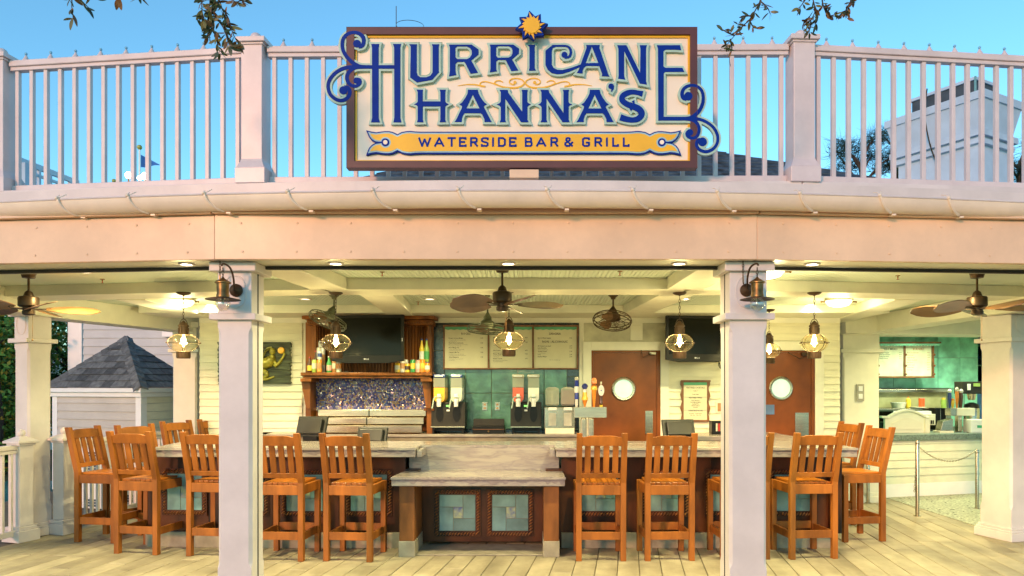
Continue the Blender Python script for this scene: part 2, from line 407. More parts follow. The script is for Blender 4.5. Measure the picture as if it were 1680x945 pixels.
for a, b in (((-2.21, 5.80), (2.10, 5.76)), ((-2.21, 5.80), (-6.3, 6.27)), ((2.10, 5.76), (6.2, 6.17))):
    MB().bar((*a, 3.155), (*b, 3.155), .14, .19).build('terrace_curb', white, bld, bevel=.004)
# --- half round gutter on straps
gutm = mat('warm glow gutter paint', (0.90, 0.74, 0.56), 0.35, var=0.03, grime=.12, gsc=2)  # peach warmth of the lamp glow mixed into the gutter colour
gut = thing('rain_gutter', 'long curved half-round cream gutter on hook straps beneath the terrace edge', 'gutter', (0, 5.0, 2.9))
vs = []; n = 44; K = 11
gr, gz, gt = .072, 2.965, .004
for i in range(n + 1):
    x = -6.2 + 12.4 * i / n; yc = arc(x) + gr
    for k in range(K): a = pi + pi * k / (K - 1); vs.append((x, yc + gr * cos(a), gz + gr * sin(a) * 1.35))
    for k in range(K): a = 2 * pi - pi * k / (K - 1); vs.append((x, yc + (gr - gt) * cos(a), gz + (gr - gt) * sin(a) * 1.35))
fs = []
for i in range(n):
    for k in range(2 * K):
        a = i * 2 * K + k; b = i * 2 * K + (k + 1) % (2 * K); fs.append((a, b, b + 2 * K, a + 2 * K))
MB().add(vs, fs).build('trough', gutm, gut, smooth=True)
vs = []
MB().tube([(-6.2 + 12.4 * i / n, arc(-6.2 + 12.4 * i / n) + .001, gz + .004) for i in range(n + 1)], .0075, 8).build('lip', white, gut, smooth=True)
for px in (-140, 70, 200, 335, 478, 620, 760, 905, 1045, 1185, 1325, 1465, 1590):
    x = X(px, 4.95); y = arc(x) + gr; m = MB(); p = []
    for k in range(12):
        a = pi * .97 + pi * .5 * k / 11; p.append((x + .11 * (k / 11) ** 1.7 - .03, y + (gr + .006) * cos(a), gz + (gr + .006) * sin(a) * 1.35 + .01))
    m.tube(p, .0105, 6)
    m.box(x + .09, x + .12, y - .005, y + .05, gz - .112, gz - .100)
    m.ball((x - .032, y - gr - .008, gz + .01), .014, 10, 6)
    m.tube([(x - .032, y - gr, gz + .01), (x - .035, y - gr + .02, gz + .035), (x - .05, y - gr + .05, gz + .045)], .003, 5)
    m.tube([(x - .032, y - gr, gz + .01), (x - .01, y - gr + .02, gz + .03), (x - .0, y - gr + .05, gz + .05)], .003, 5)
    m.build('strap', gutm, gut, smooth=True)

# ================================================================ PORCH COLUMNS
def shaft_mb(hw, z0, z1, ch, zc0, zc1):
    """square shaft with corner chamfers between zc0 and zc1 that stop in a curve"""
    m = MB(); rows = [(z0, 0), (zc0, 0)] + [(zc0 + .05 * t, ch * math.sin(t * pi / 2)) for t in (.35, .7, 1)] + \
        [(zc1 - .05 * t, ch * math.sin(t * pi / 2)) for t in (1, .7, .35)] + [(zc1, 0), (z1, 0)]
    vs = []
    for z, c in rows:
        c = max(c, .0015)
        vs += [(x, y, z) for x, y in ((-hw + c, -hw), (hw - c, -hw), (hw, -hw + c), (hw, hw - c), (hw - c, hw), (-hw + c, hw), (-hw, hw - c), (-hw, -hw + c))]
    fs = []
    for i in range(len(rows) - 1):
        for k in range(8): a = i * 8 + k; b = i * 8 + (k + 1) % 8; fs.append((a, b, b + 8, a + 8))
    fs += [tuple(range(7, -1, -1)), tuple(range(len(vs) - 8, len(vs)))]
    return m.add(vs, fs)
def ovalring(m, cz, y, rx, rz, rr):
    pts = []
    for k in range(28):
        a = 2 * pi * k / 28; q = abs(cos(a)) ** .8, abs(sin(a)) ** .9
        pts.append((math.copysign(q[0] * rx, cos(a)), y, cz + math.copysign(q[1] * rz, sin(a))))
    m.tube(pts, rr, 6, close=True)
def column(name, label, x, y, rz, w_=.245, top=2.545, slot=None, oval=True, group='square porch columns', white2=white2):
    t = thing(name, label, 'column', (x, y, 0), rz, group); h = w_ / 2
    shaft_mb(h, .10, 2.13, .022, .33, 2.08).build('shaft', white2, t, world=False)
    m = MB(); m.box(-h - .045, h + .045, -h - .045, h + .045, 0, .09).box(-h - .032, h + .032, -h - .032, h + .032, .09, .115).box(-h - .018, h + .018, -h - .018, h + .018, .115, .14)
    m.build('base', white2, t, world=False, bevel=.006)
    B(-h - .045, h + .045, -h - .045, h + .045, 2.13, 2.178).build('band', white2, t, world=False, bevel=.005)
    B(-h, h, -h, h, 2.178, 2.48).build('upper_shaft', white2, t, world=False, bevel=.004)
    if oval:
        m = MB()
        for sgn in (-1,): ovalring(m, 2.335, sgn * h, h * .66, .115, .006)
        m.build('oval_panel', white2, t, world=False, smooth=True)
    B(-h - .045, h + .045, -h - .045, h + .045, 2.48, top).build('cap', white2, t, world=False, bevel=.006)
    if slot:
        B(slot * (h - .001), slot * (h + .004), -.006, .006, .14, 2.13).build('shutter_slot', rubber, t, world=False)
        B(slot * (h - .001), slot * (h + .004), -.006, .006, 2.178, 2.48).build('shutter_slot', rubber, t, world=False)
    return t
column('porch_column', 'front left white porch column with the wall lantern on its head, left of the low table', -2.155, 5.42, 0, slot=1)
column('porch_column', 'front right white porch column, right of the low table, with a wall lantern', 1.562, 5.42, 0, w_=.268, slot=-1)
column('porch_column', 'stout white column at the far left between two ball topped rail posts', -5.56, 8.15, R(-25), w_=.25, top=2.42)
column('porch_column', 'stout white column at the right edge, nearer than the steel queue posts', 5.23, 8.02, R(16), w_=.38, top=2.42)
column('porch_column', 'pale column behind the left lantern, beside the shingled kiosk', -4.91, 10.5, 0, w_=.34, top=2.56, oval=False, white2=cream)
column('wide_pillar', 'wide cream pillar left of the grill window with a double switch on it', 4.68, 10.66, 0, w_=.52, top=2.56, oval=False, white2=cream)
column('porch_column', 'left outermost front porch column', -5.75, 5.92, R(-10), group=None) if False else None
sw = thing('light_switch', 'pale double switch plate on the wide cream pillar', 'switch', P(1411, 644, 10.39))
sx_, sy_, sz_ = sw.location
B(sx_ - .055, sx_ + .055, sy_ - .012, sy_, sz_ - .12, sz_ + .12).build('plate', mat('grey plate', (.38, .36, .28), .5), sw, bevel=.003)
for dz in (-.055, .055): B(sx_ - .03, sx_ + .03, sy_ - .02, sy_ - .0125, sz_ + dz - .035, sz_ + dz + .035).build('rocker', wh, sw, bevel=.003)

# ================================================================ TERRACE RAILING
railm = mat('terrace rail paint', (0.70, 0.60, 0.58), 0.35, var=.03, grime=.10, gsc=3)
def rail_post(label, x, y, rz):
    t = thing('railing_post', label, 'post', (x, y, 3.262), rz, 'white posts of the terrace railing')
    h = .085
    m = MB(); m.box(-h - .035, h + .035, -h - .035, h + .035, -.02, .10)
    m.lathe([(.165, .10), (.150, .12), (.125, .16), (.12, .18)], (0, 0, 0), 4, M=Matrix.Rotation(R(45), 4, 'Z'))
    m.build('foot', railm, t, world=False, bevel=.004)
    B(-h, h, -h, h, .16, 1.108).build('shaft', railm, t, world=False, bevel=.005)
    m = MB(); m.box(-h - .012, h + .012, -h - .012, h + .012, 1.073, 1.09).box(-h - .03, h + .03, -h - .03, h + .03, 1.09, 1.128)
    m.lathe([(.158, 1.128), (.06, 1.153), (.05, 1.153)], (0, 0, 0), 4, M=Matrix.Rotation(R(45), 4, 'Z'))
    m.build('cap', railm, t, world=False, bevel=.004)
    MB().ball((0, 0, 1.165), .045, 14, 8, (1, 1, .9)).build('dome', railm, t, world=False, smooth=True)
rail_post('terrace railing post at the far left edge', -4.42, 6.10, R(-6))
rail_post('terrace railing post left of the big sign, beside the hanging oak leaves', -2.20, 5.83, R(-3))
rail_post('terrace railing post right of the big sign', 2.12, 5.79, R(3))
balg = mat('glass ball', (0.25, 0.55, 0.75), .1, var=.2)
def railing(label, a, b, nb, nf, off=.10):
    L = math.hypot(b[0] - a[0], b[1] - a[1]); rz = math.atan2(b[1] - a[1], b[0] - a[0])
    t = thing('terrace_railing', label, 'railing', (a[0], a[1], 3.258), rz, 'white railing sections on the terrace')
    B(.10, L - .10, -.045, .045, 1.037, 1.087).build('top_rail', railm, t, world=False, bevel=.006)
    B(.10, L - .10, -.03, .03, 1.007, 1.036).build('under_rail', railm, t, world=False, bevel=.003)
    B(.10, L - .10, -.03, .03, 0, .055).build('bottom_rail', railm, t, world=False, bevel=.005)
    me = None
    for i in range(nb):
        x = off + .05 + (L - 2 * off - .1) * i / (nb - 1)
        if me is None:
            o = B(-.0165, .0165, -.0165, .0165, .055, 1.007).build('baluster', railm, t, world=False, bevel=.003); me = o
        else: o = me.copy(); col.objects.link(o); o.parent = t
        o.location = (x, 0, 0)
    f0 = None
    for i in range(nf):
        x = .22 + (L - .44) * i / (nf - 1)
        if f0 is None:
            f0 = MB().lathe([(.030, 1.087), (.028, 1.097), (.012, 1.127), (.008, 1.137)], n=10).build('finial', railm, t, world=False, smooth=True)
            g0 = MB().ball((0, 0, 1.152), .012, 8, 6).build('glass_ball', balg, f0, world=False, smooth=True)
            o = f0
        else:
            o = f0.copy(); col.objects.link(o); o.parent = t; g = g0.copy(); col.objects.link(g); g.parent = o
        o.location = (x, 0, 0)
railing('left railing section with the flag and bright bulbs seen through it', (-4.42, 6.10), (-2.20, 5.83), 16, 9)
railing('middle railing section behind the big painted sign', (-2.20, 5.83), (2.12, 5.79), 32, 18)
railing('right railing section in front of the white chimney tower', (2.12, 5.79), (4.95, 6.10), 21, 12)
railing('short railing stub left of the far left terrace post', (-5.6, 6.24), (-4.42, 6.10), 8, 4)
# ================================================================ BIG SIGN (built in its own plane, 5.45 m from the lens)
SY = 5.45
sign = thing('bar_sign', 'large cream bar and grill sign with carved blue lettering, scrolls and sun, brown frame', 'sign', (X(856, SY), SY, Z(285, SY)))
s_cream = mat('sign cream paint', (0.93, 0.78, 0.60), .40, var=.05, scale=1.6, bump=.05, bscale=30)
s_brown = mat('sign brown frame paint', (0.105, 0.026, 0.022), .45, var=.08)
s_gold = mat('sign gold paint', (0.90, 0.47, 0.005), .35, var=.04)
s_blue = mat('sign blue paint', (0.001, 0.030, 0.27), .55, var=.06, scale=10)
s_blue.node_tree.nodes['Principled BSDF'].inputs['Specular IOR Level'].default_value = .12
s_sea = mat('sign seafoam edge paint', (0.42, 0.60, 0.48), .45, var=.05, scale=10)
px1 = SY / F                                          # metres per photo pixel on the sign plane
def S(x, y): return ((x - CX) * px1, EYE + (CY - y) * px1)
def zc(ox, oy, k): return lambda pts: [((ox + p[0] / k), (oy + p[1] / k)) + tuple(q / k for q in p[2:]) for p in pts]
Z1, Z2, Z3 = zc(520, 40, 6.75), zc(660, 40, 6.75), zc(840, 20, 6.75)
Z4, Z5, Z6, Z7 = zc(1000, 60, 4.726), zc(660, 130, 7.27), zc(850, 130, 7.27), zc(590, 200, 6.4615)
cnt = [0]
def poly(mb, loops, y0, y1, grow=0):
    cnt[0] += 1; e = (cnt[0] % 23) * .00012
    LL = []
    for i, lp in enumerate(loops):
        q = offset_poly(lp, grow if i == 0 else -grow) if grow else lp
        LL.append([S(*p) for p in q])
    mb.prism(LL, y0 - e, y1)
def ribbon(mb, pts, y0, y1, grow=0, k=5):
    cnt[0] += 1; e = (cnt[0] % 23) * .00012
    p = smooth_pts(pts, k); L = []; Rr = []
    for i in range(len(p)):
        a = Vector(p[max(i - 1, 0)][:2]); b = Vector(p[min(i + 1, len(p) - 1)][:2]); t = (b - a).normalized()
        c = Vector(p[i][:2]); w_ = max(p[i][2] / 2 + grow, .05)
        if i == 0: c = c - t * grow
        if i == len(p) - 1: c = c + t * grow
        nn = Vector((-t.y, t.x)); L.append(S(*(c + nn * w_))); Rr.append(S(*(c - nn * w_)))
    vs = []; fs = []
    for (a, b) in zip(L, Rr): vs += [(a[0], y0 - e, a[1]), (b[0], y0 - e, b[1]), (a[0], y1, a[1]), (b[0], y1, b[1])]
    for i in range(len(L) - 1):
        o = i * 4; q = o + 4
        fs += [(o, q, q + 1, o + 1), (o + 2, q + 2, q, o), (o + 1, q + 1, q + 3, o + 3)]
    fs += [(0, 1, 3, 2), (len(vs) - 4, len(vs) - 2, len(vs) - 1, len(vs) - 3)]
    mb.add(vs, fs)
def disc(mb, c, r, y0, y1, grow=0, n=20):
    poly(mb, [[(c[0] + (r + grow) * cos(2 * pi * i / n), c[1] - (r + grow) * sin(2 * pi * i / n)) for i in range(n)]], y0, y1)
# panel and frame
x0, x1, y0_, y1_ = 569, 1143.5, 45.5, 276
def rect(a, b, c, d): return [(a, c), (b, c), (b, d), (a, d)]
m = MB(); poly(m, [rect(580, 1134, 55, 267)], SY + .018, SY + .05); m.build('panel', s_cream, sign)
m = MB(); poly(m, [rect(x0, x1, y0_, y1_), rect(582, 1132, 57.5, 264.5)], SY - .012, SY + .07); m.build('frame', s_brown, sign, bevel=.006)
m = MB(); poly(m, [rect(580, 1134, 56, 266), rect(585.2, 1129, 61, 262.2)], SY + .006, SY + .03); m.build('gold_line', s_gold, sign, bevel=.003)
# letters: list of (name, [polys], [ribbons], [discs])
G = []
def letter(nm, polys=(), ribs=(), balls=(), feet=()): G.append((nm, polys, ribs, balls, feet))
def yb(py, k=6.75, oy=40): return (py - oy) * k
letter('letter', [[Z1([(605, 225), (695, 225), (686, 262), (686, 1040), (700, 1091), (603, 1091), (615, 1040), (613, 262)])],
                  [Z1([(845, 225), (935, 225), (926, 262), (926, 1040), (938, 1091), (850, 1091), (860, 1040), (858, 262)])],
                  [Z1([(520, 459), (870, 459), (870, 498), (520, 498)])]],
       [Z1([(540, 478.5, 39), (480, 474, 42), (435, 455, 46), (385, 420, 42), (328, 358, 41), (292, 290, 40), (285, 215, 39), (303, 155, 39), (350, 113, 38), (410, 98, 36), (470, 110, 40), (512, 148, 44), (522, 200, 42), (505, 245, 40), (465, 262, 28)]),
        Z1([(520, 478.5, 39), (440, 480, 42), (370, 482, 42), (295, 496, 40), (222, 535, 38), (165, 592, 38), (133, 655, 38), (130, 720, 38), (155, 785, 38), (205, 830, 38), (262, 850, 38), (318, 838, 40), (358, 800, 42), (368, 750, 42), (348, 708, 38), (305, 694, 24)]),
        Z1([(470, 480, 36), (415, 492, 40), (370, 525, 42), (342, 565, 42), (338, 612, 42), (357, 658, 40), (398, 688, 37), (445, 688, 36), (478, 660, 36), (478, 622, 34), (445, 606, 22)])],
       [Z1([(448, 222)])[0] + (43 / 6.75,), Z1([(298, 738)])[0] + (46 / 6.75,), Z1([(443, 630)])[0] + (34 / 6.75,)],
       [(610.6, 624, 73.3, -1), (646.6, 660, 73.3, -1), (609, 624, 201.6, 1), (645.5, 659.5, 201.6, 1)])
letter('letter', [[Z2([(78, 228), (165, 228), (162, 255), (162, 540), (176, 575), (205, 592), (270, 592), (312, 575), (337, 540), (338, 255), (330, 228), (412, 228), (405, 255), (405, 525), (410, 535), (332, 622), (165, 650), (90, 595), (96, 255)])]],
       feet=[(672, 684, 73.8, -1), (709, 721.5, 73.8, -1)])
letter('letter', [[Z2([(518, 232), (770, 232), (845, 285), (845, 342), (765, 408), (840, 543), (758, 553), (695, 430), (680, 422), (612, 424), (592, 446), (590, 520), (600, 568), (520, 583), (528, 525), (528, 260)]),
                   Z2([(590, 270), (610, 252), (715, 252), (750, 268), (770, 300), (770, 340), (750, 375), (718, 392), (610, 392), (590, 370)])]])
letter('letter', [[Z2([(968, 232), (1230, 232), (1292, 275), (1292, 330), (1215, 395), (1285, 518), (1208, 525), (1150, 408), (1138, 402), (1060, 402), (1042, 420), (1040, 500), (1048, 528), (970, 538), (978, 500), (977, 260)]),
                   Z2([(1040, 270), (1060, 250), (1175, 250), (1208, 265), (1220, 292), (1220, 330), (1205, 360), (1178, 375), (1060, 378), (1040, 355)])]])
letter('letter', [[Z3([(178, 368), (257, 368), (251, 395), (251, 625), (264, 655), (188, 655), (193, 625), (193, 395)])]], feet=[(867, 878, 116.8, 1)])
letter('letter', [[Z3([(450, 370), (592, 370), (600, 392), (480, 392), (450, 408), (440, 440), (440, 590), (460, 625), (500, 645), (560, 648), (650, 625), (765, 585), (745, 618), (640, 665), (560, 690), (500, 695), (440, 682), (395, 645), (370, 590), (370, 435)])]],
       [Z3([(585, 381, 22), (620, 391, 25), (645, 420, 28), (650, 460, 28), (638, 495, 28), (610, 512, 24), (580, 515, 16)])], [Z3([(580, 480)])[0] + (33 / 6.75,)])
letter('letter', [[Z3([(820, 372), (970, 372), (965, 400), (1062, 690), (1077, 722), (993, 716), (996, 690), (965, 605), (825, 602), (800, 618), (782, 650), (778, 688), (718, 680), (738, 645), (825, 400)]),
                   Z3([(883, 388), (955, 571), (814, 573)])]])
letter('letter', [[Z4([(58, 72), (130, 72), (235, 285), (238, 100), (232, 72), (288, 72), (282, 100), (282, 350), (288, 378), (234, 370), (113, 120), (112, 310), (121, 340), (64, 332), (69, 310), (67, 100)])]])
letter('letter', [[Z4([(366, 72), (545, 72), (553, 110), (500, 106), (430, 107), (416, 120), (416, 235), (430, 247), (562, 247), (578, 279), (430, 279), (418, 290), (418, 626), (600, 626), (600, 655), (376, 655), (374, 100)])]],
       [Z4([(585, 640.5, 29), (620, 636, 29), (655, 618, 30), (692, 580, 28), (717, 530, 26), (724, 475, 24), (712, 425, 23), (680, 393, 22), (640, 383, 22), (600, 390, 24), (570, 415, 26), (560, 450, 28), (570, 482, 26), (595, 496, 16)]),
        Z4([(585, 640.5, 29), (630, 646, 29), (668, 668, 27), (689, 705, 26), (689, 745, 25), (672, 780, 24), (640, 792, 23), (608, 780, 24), (596, 755, 22), (605, 735, 14)]),
        Z4([(585, 640.5, 29), (640, 640, 28), (700, 647, 23), (757, 672, 22), (805, 712, 22), (834, 770, 22), (832, 828, 22), (800, 874, 23), (750, 896, 24), (700, 884, 24), (673, 850, 25), (678, 812, 24), (700, 794, 14)])],
       [Z4([(608, 467)])[0] + (33 / 4.726,), Z4([(620, 748)])[0] + (26 / 4.726,), Z4([(718, 820)])[0] + (34 / 4.726,)])
Hm = [(173, 133), (250, 133), (247, 162), (247, 272), (457, 272), (457, 162), (447, 133), (522, 133), (515, 162), (515, 275), (530, 292), (555, 305), (530, 318), (515, 335), (513, 490), (524, 520), (448, 520), (457, 490), (457, 332), (247, 332), (247, 490), (257, 520), (178, 520), (187, 490), (187, 335), (175, 318), (143, 308), (175, 290), (187, 275), (187, 162)]
letter('letter', [[Z5(Hm)]])
Ao = [(785, 133), (900, 133), (912, 178), (940, 230), (975, 278), (1010, 308), (985, 320), (972, 335), (1052, 490), (1068, 517), (983, 517), (980, 480), (955, 430), (935, 413), (745, 413), (725, 440), (712, 480), (712, 517), (626, 517), (645, 490), (712, 350), (715, 328), (683, 308), (715, 285), (755, 228), (780, 178)]
Ah = [(842, 190), (922, 355), (766, 355)]
letter('letter', [[Z5(Ao), Z5(Ah)]])
letter('letter', [[Z5([(1160, 135), (1258, 135), (1262, 165), (1430, 395), (1430, 165), (1424, 135), (1498, 135), (1491, 162), (1491, 278), (1506, 295), (1534, 308), (1506, 322), (1493, 335), (1493, 490), (1506, 520), (1418, 520), (1228, 238), (1228, 490), (1237, 520), (1163, 520), (1175, 490), (1175, 340), (1160, 322), (1126, 308), (1160, 295), (1175, 275), (1175, 162)])]])
letter('letter', [[Z6([(265, 135), (362, 135), (370, 165), (540, 410), (540, 162), (532, 135), (608, 135), (600, 162), (600, 278), (613, 297), (644, 308), (613, 322), (602, 335), (602, 490), (613, 520), (530, 520), (337, 238), (337, 490), (348, 520), (268, 520), (280, 490), (280, 340), (265, 322), (238, 310), (265, 297), (278, 275), (278, 162)])]])
sh = lambda q, d: [(a + d, b) for a, b in q]
letter('letter', [[Z6(sh(Ao, 70)), Z6(sh(Ah, 70))]])
letter('letter', [[Z6([(1352, 272), (1384, 254), (1390, 310)])], [Z6([(1318, 345), (1345, 388), (1374, 345)])]],
       [Z6([(1483, 182, 68), (1430, 170, 56), (1365, 160, 58), (1300, 172, 64), (1245, 208, 66), (1240, 258, 66), (1290, 300, 68), (1360, 328, 74), (1425, 355, 78), (1465, 395, 76), (1466, 440, 72), (1425, 480, 68), (1365, 493, 64), (1290, 483, 68), (1216, 460, 76)])])
letter('apostrophe', [[Z6([(1143, 85), (1140, 122), (1116, 158), (1106, 152), (1112, 118)])]], [], [Z6([(1108, 92)])[0] + (33 / 7.27,)])
FY0, FY1 = SY - .0345, SY - .008
for nm, polys, ribs, balls, feet in G:
    mo, mi = MB(), MB()
    for lp in polys:
        poly(mo, lp, FY1, SY + .02, 3.3); poly(mi, lp, FY1 - .004, FY1)
    for r_ in ribs: ribbon(mo, r_, FY1, SY + .02, 3.3); ribbon(mi, r_, FY1 - .004, FY1)
    for c in balls: disc(mo, c[:2], c[2], FY1, SY + .02, 3.3); disc(mi, c[:2], c[2], FY1 - .004, FY1)
    for (a, b, yy, s_) in feet: poly(mo, [[(a - 3.6, yy + s_ * 3.2), (b + 3.6, yy + s_ * 3.2), (b + 1.5, yy - s_ * 3), (a - 1.5, yy - s_ * 3)]], FY1, SY + .02)
    o = mo.build(nm, s_sea, sign, bevel=.0035); mi.build('letter_face', s_blue, o)
# banner, mirrored about 859.1
def mir(p, c=859.1): return p + [(2 * c - a, b) for a, b in reversed(p)]
top = Z7([(112, 165), (80, 100), (130, 112), (180, 119), (225, 112), (270, 107), (315, 107), (355, 116), (403, 140), (450, 116), (500, 107), (540, 105), (590, 110), (660, 113)])
bot = [(a, 2 * 234.67 - b) for a, b in reversed(top)]
left = bot[:-1] + Z7([(108, 270), (130, 245), (165, 228), (200, 224), (165, 218), (130, 204), (108, 178)]) + top[1:]
loop = left[:0] + mir(left[len(bot) - 1 - 0:] if False else [])
tl = top[1:]; bl = [(a, 2 * 234.67 - b) for a, b in reversed(tl)]
notch = Z7([(105, 285), (130, 255), (165, 234), (205, 226), (205, 222), (165, 214), (130, 193), (105, 160)])
half = bl + notch + tl                                # bottom centre -> left end -> top centre
ban = half + [(2 * 859.1 - a, b) for a, b in reversed(half)]
ba = thing('x', 'x', 'x'); bpy.data.objects.remove(ba)
m = MB(); poly(m, [ban], SY - .006, SY + .02, .9); o = m.build('banner', s_blue, sign, bevel=.002)
m = MB(); poly(m, [ban], SY - .008, SY - .0055, -1.1); m.build('banner_edge', mat('pale blue edge paint', (.35, .58, .62), .45), o)
m = MB(); poly(m, [ban], SY - .010, SY - .0077, -3.3); m.build('banner_field', s_gold, o)
for sg in (1, -1):
    def MX(p): return [(a if sg > 0 else 2 * 859.1 - a, b) + tuple(r) for a, b, *r in p]
    m = MB(); c = MX(Z7([(277, 223)]))[0]
    disc(m, c, 8.8, SY - .0105, SY - .008); m.build('banner_edge', _m['pale blue edge paint'], o)
    m = MB(); disc(m, c, 6.6, SY - .0125, SY - .0105); ribbon(m, MX(Z7([(190, 224, 22), (215, 224, 16), (245, 224, 20)])), SY - .0125, SY - .008); m.build('banner_ring', s_blue, o)
    m = MB(); disc(m, c, 3.6, SY - .0150, SY - .0125); m.build('banner_eye', s_cream, o)
# small caps on the banner, drawn with strokes
SF = {'W': (1.45, [[(0, 1), (.38, 0), (.72, .85), (1.07, 0), (1.45, 1)]]), 'A': (1.1, [[(0, 0), (.55, 1), (1.1, 0)], [(.25, .3), (.85, .3)]]),
      'T': (.9, [[(0, 1), (.9, 1)], [(.45, 1), (.45, 0)]]), 'E': (.75, [[(0, 0), (0, 1)], [(0, 1), (.75, 1), (.75, .88)], [(0, .5), (.6, .5)], [(0, 0), (.75, 0), (.75, .12)]]),
      'R': (.85, [[(.08, 0), (.08, 1)], [(.08, 1), (.68, 1), (.82, .88), (.82, .62), (.68, .48), (.08, .48)], [(.5, .48), (.88, 0)]]),
      'S': (.8, [[(.78, .82), (.78, .98), (.2, 1), (.04, .88), (.04, .66), (.2, .55), (.62, .45), (.78, .34), (.78, .12), (.62, 0), (.02, 0), (.02, .16)]]),
      'I': (.12, [[(.06, 0), (.06, 1)]]), 'D': (.9, [[(.08, 0), (.08, 1), (.62, 1), (.86, .82), (.86, .18), (.62, 0), (.08, 0)]]),
      'B': (.85, [[(.08, 0), (.08, 1), (.66, 1), (.78, .9), (.78, .62), (.66, .53), (.1, .53)], [(.66, .53), (.84, .4), (.84, .12), (.7, 0), (.08, 0)]]),
      'G': (.9, [[(.84, .80), (.84, .98), (.25, 1), (.06, .85), (.06, .15), (.25, 0), (.7, 0), (.84, .12), (.84, .42), (.52, .42)]]),
      'L': (.7, [[(.06, 1), (.06, 0), (.7, 0), (.7, .15)]]),
      '&': (.95, [[(.95, .45), (.5, 0), (.15, 0), (.02, .15), (.02, .35), (.6, .72), (.6, .92), (.5, 1), (.25, 1), (.15, .9), (.15, .72), (.92, 0)]])}
def stroke_word(word, xa, xb, ytop, ybot, par, wd=3.1):
    tot = sum(SF[c][0] for c in word) ; h = ybot - ytop; gapu = .38 * h; 
    tw = tot * h * .82; g = (xb - xa - tw) / max(1, len(word) - 1); x = xa
    for c in word:
        w_, st = SF[c]; m = MB()
        for s_ in st:
            q = [(x + a * h * .82, ybot - wd * .4 - b * (h - wd * .8)) for a, b in s_]
            for a, b in zip(q, q[1:]):
                d = Vector(b) - Vector(a); t = d.normalized() * wd * .34
                ribbon(m, [(*(Vector(a) - t), wd), (*(Vector(b) + t), wd)], SY - .0135, SY - .0100, k=1)
        m.build('small_letter', s_blue, par); x += w_ * h * .82 + g
stroke_word('WATERSIDE', 688, 846, 226.3, 241.6, o)
stroke_word('BAR', 861.5, 914, 226.3, 241.6, o)
stroke_word('&', 927, 941.5, 226.3, 241.6, o)
stroke_word('GRILL', 955.5, 1031, 226.3, 241.6, o)
# gold flourish, mirrored about 861
m = MB()
fr_ = [[(610, 672, 3), (700, 658, 9), (800, 658, 13), (870, 672, 16), (918, 680, 18)],
       [(880, 678, 14), (858, 655, 12), (875, 632, 11), (920, 625, 11), (980, 638, 11), (1050, 662, 13), (1120, 685, 16), (1200, 695, 18), (1280, 690, 18), (1330, 668, 16), (1350, 640, 14), (1330, 608, 12), (1280, 590, 12), (1225, 592, 12), (1190, 612, 12), (1188, 640, 12), (1215, 655, 14), (1240, 655, 14)],
       [(1060, 662, 10), (1020, 642, 10), (1040, 618, 11), (1080, 615, 11), (1115, 632, 8)]]
for r_ in fr_:
    q = Z2(r_)
    ribbon(m, q, SY + .013, SY + .02); ribbon(m, [(2 * 861 - a, b, c) for a, b, c in q], SY + .013, SY + .02)
for s_ in (0, 1):
    c = Z2([(1248, 635)])[0]; disc(m, (c[0] if s_ == 0 else 2 * 861 - c[0], c[1]), 2.6, SY + .013, SY + .02)
m.build('flourish', s_gold, sign)
# sun
sc_ = Z3([(218, 218)])[0]
def star(n, r1, r0, tw, rr=None, ph=0):
    out = []
    for i in range(n):
        a = 2 * pi * i / n + ph; r_ = r1 if not rr else rr[i % len(rr)]
        out.append((sc_[0] + r_ * cos(a + tw), sc_[1] - r_ * sin(a + tw)))
        out.append((sc_[0] + (r_ + r0) * .5 * cos(a + pi / n * .80 + tw * .2), sc_[1] - (r_ + r0) * .5 * sin(a + pi / n * .80 + tw * .2)) if rr is None else
                   (sc_[0] + r0 * cos(a + pi / n), sc_[1] - r0 * sin(a + pi / n)))
        if rr is None: out.append((sc_[0] + r0 * cos(a + pi / n), sc_[1] - r0 * sin(a + pi / n)))
    return out
m = MB(); poly(m, [star(8, 27.0, 17.0, .10, [27, 25, 26, 25, 27, 25, 22, 25], .05)], SY - .085, SY - .05); o = m.build('sun_back', s_blue, sign, bevel=.002)
m = MB(); poly(m, [star(16, 21, 12.5, .14, [22, 16, 20, 16, 22.5, 16, 20, 16], .05)], SY - .095, SY - .085); disc(m, sc_, 12.6, SY - .10, SY - .085, n=28); m.build('sun_face', s_gold, o)
# bracket block carrying the sign
bx0, bz0 = S(836, 293); bx1, bz1 = S(884, 279)
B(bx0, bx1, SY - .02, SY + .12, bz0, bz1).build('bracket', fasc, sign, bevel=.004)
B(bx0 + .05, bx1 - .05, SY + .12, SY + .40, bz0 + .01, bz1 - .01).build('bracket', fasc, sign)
for q in (640, 1070):
    a = X(q, SY); B(a - .03, a + .03, SY + .07, SY + .31, 3.35, 3.41).build('bracket', steel, sign)
    B(a - .03, a + .03, SY + .07, SY + .31, 4.15, 4.21).build('bracket', steel, sign)
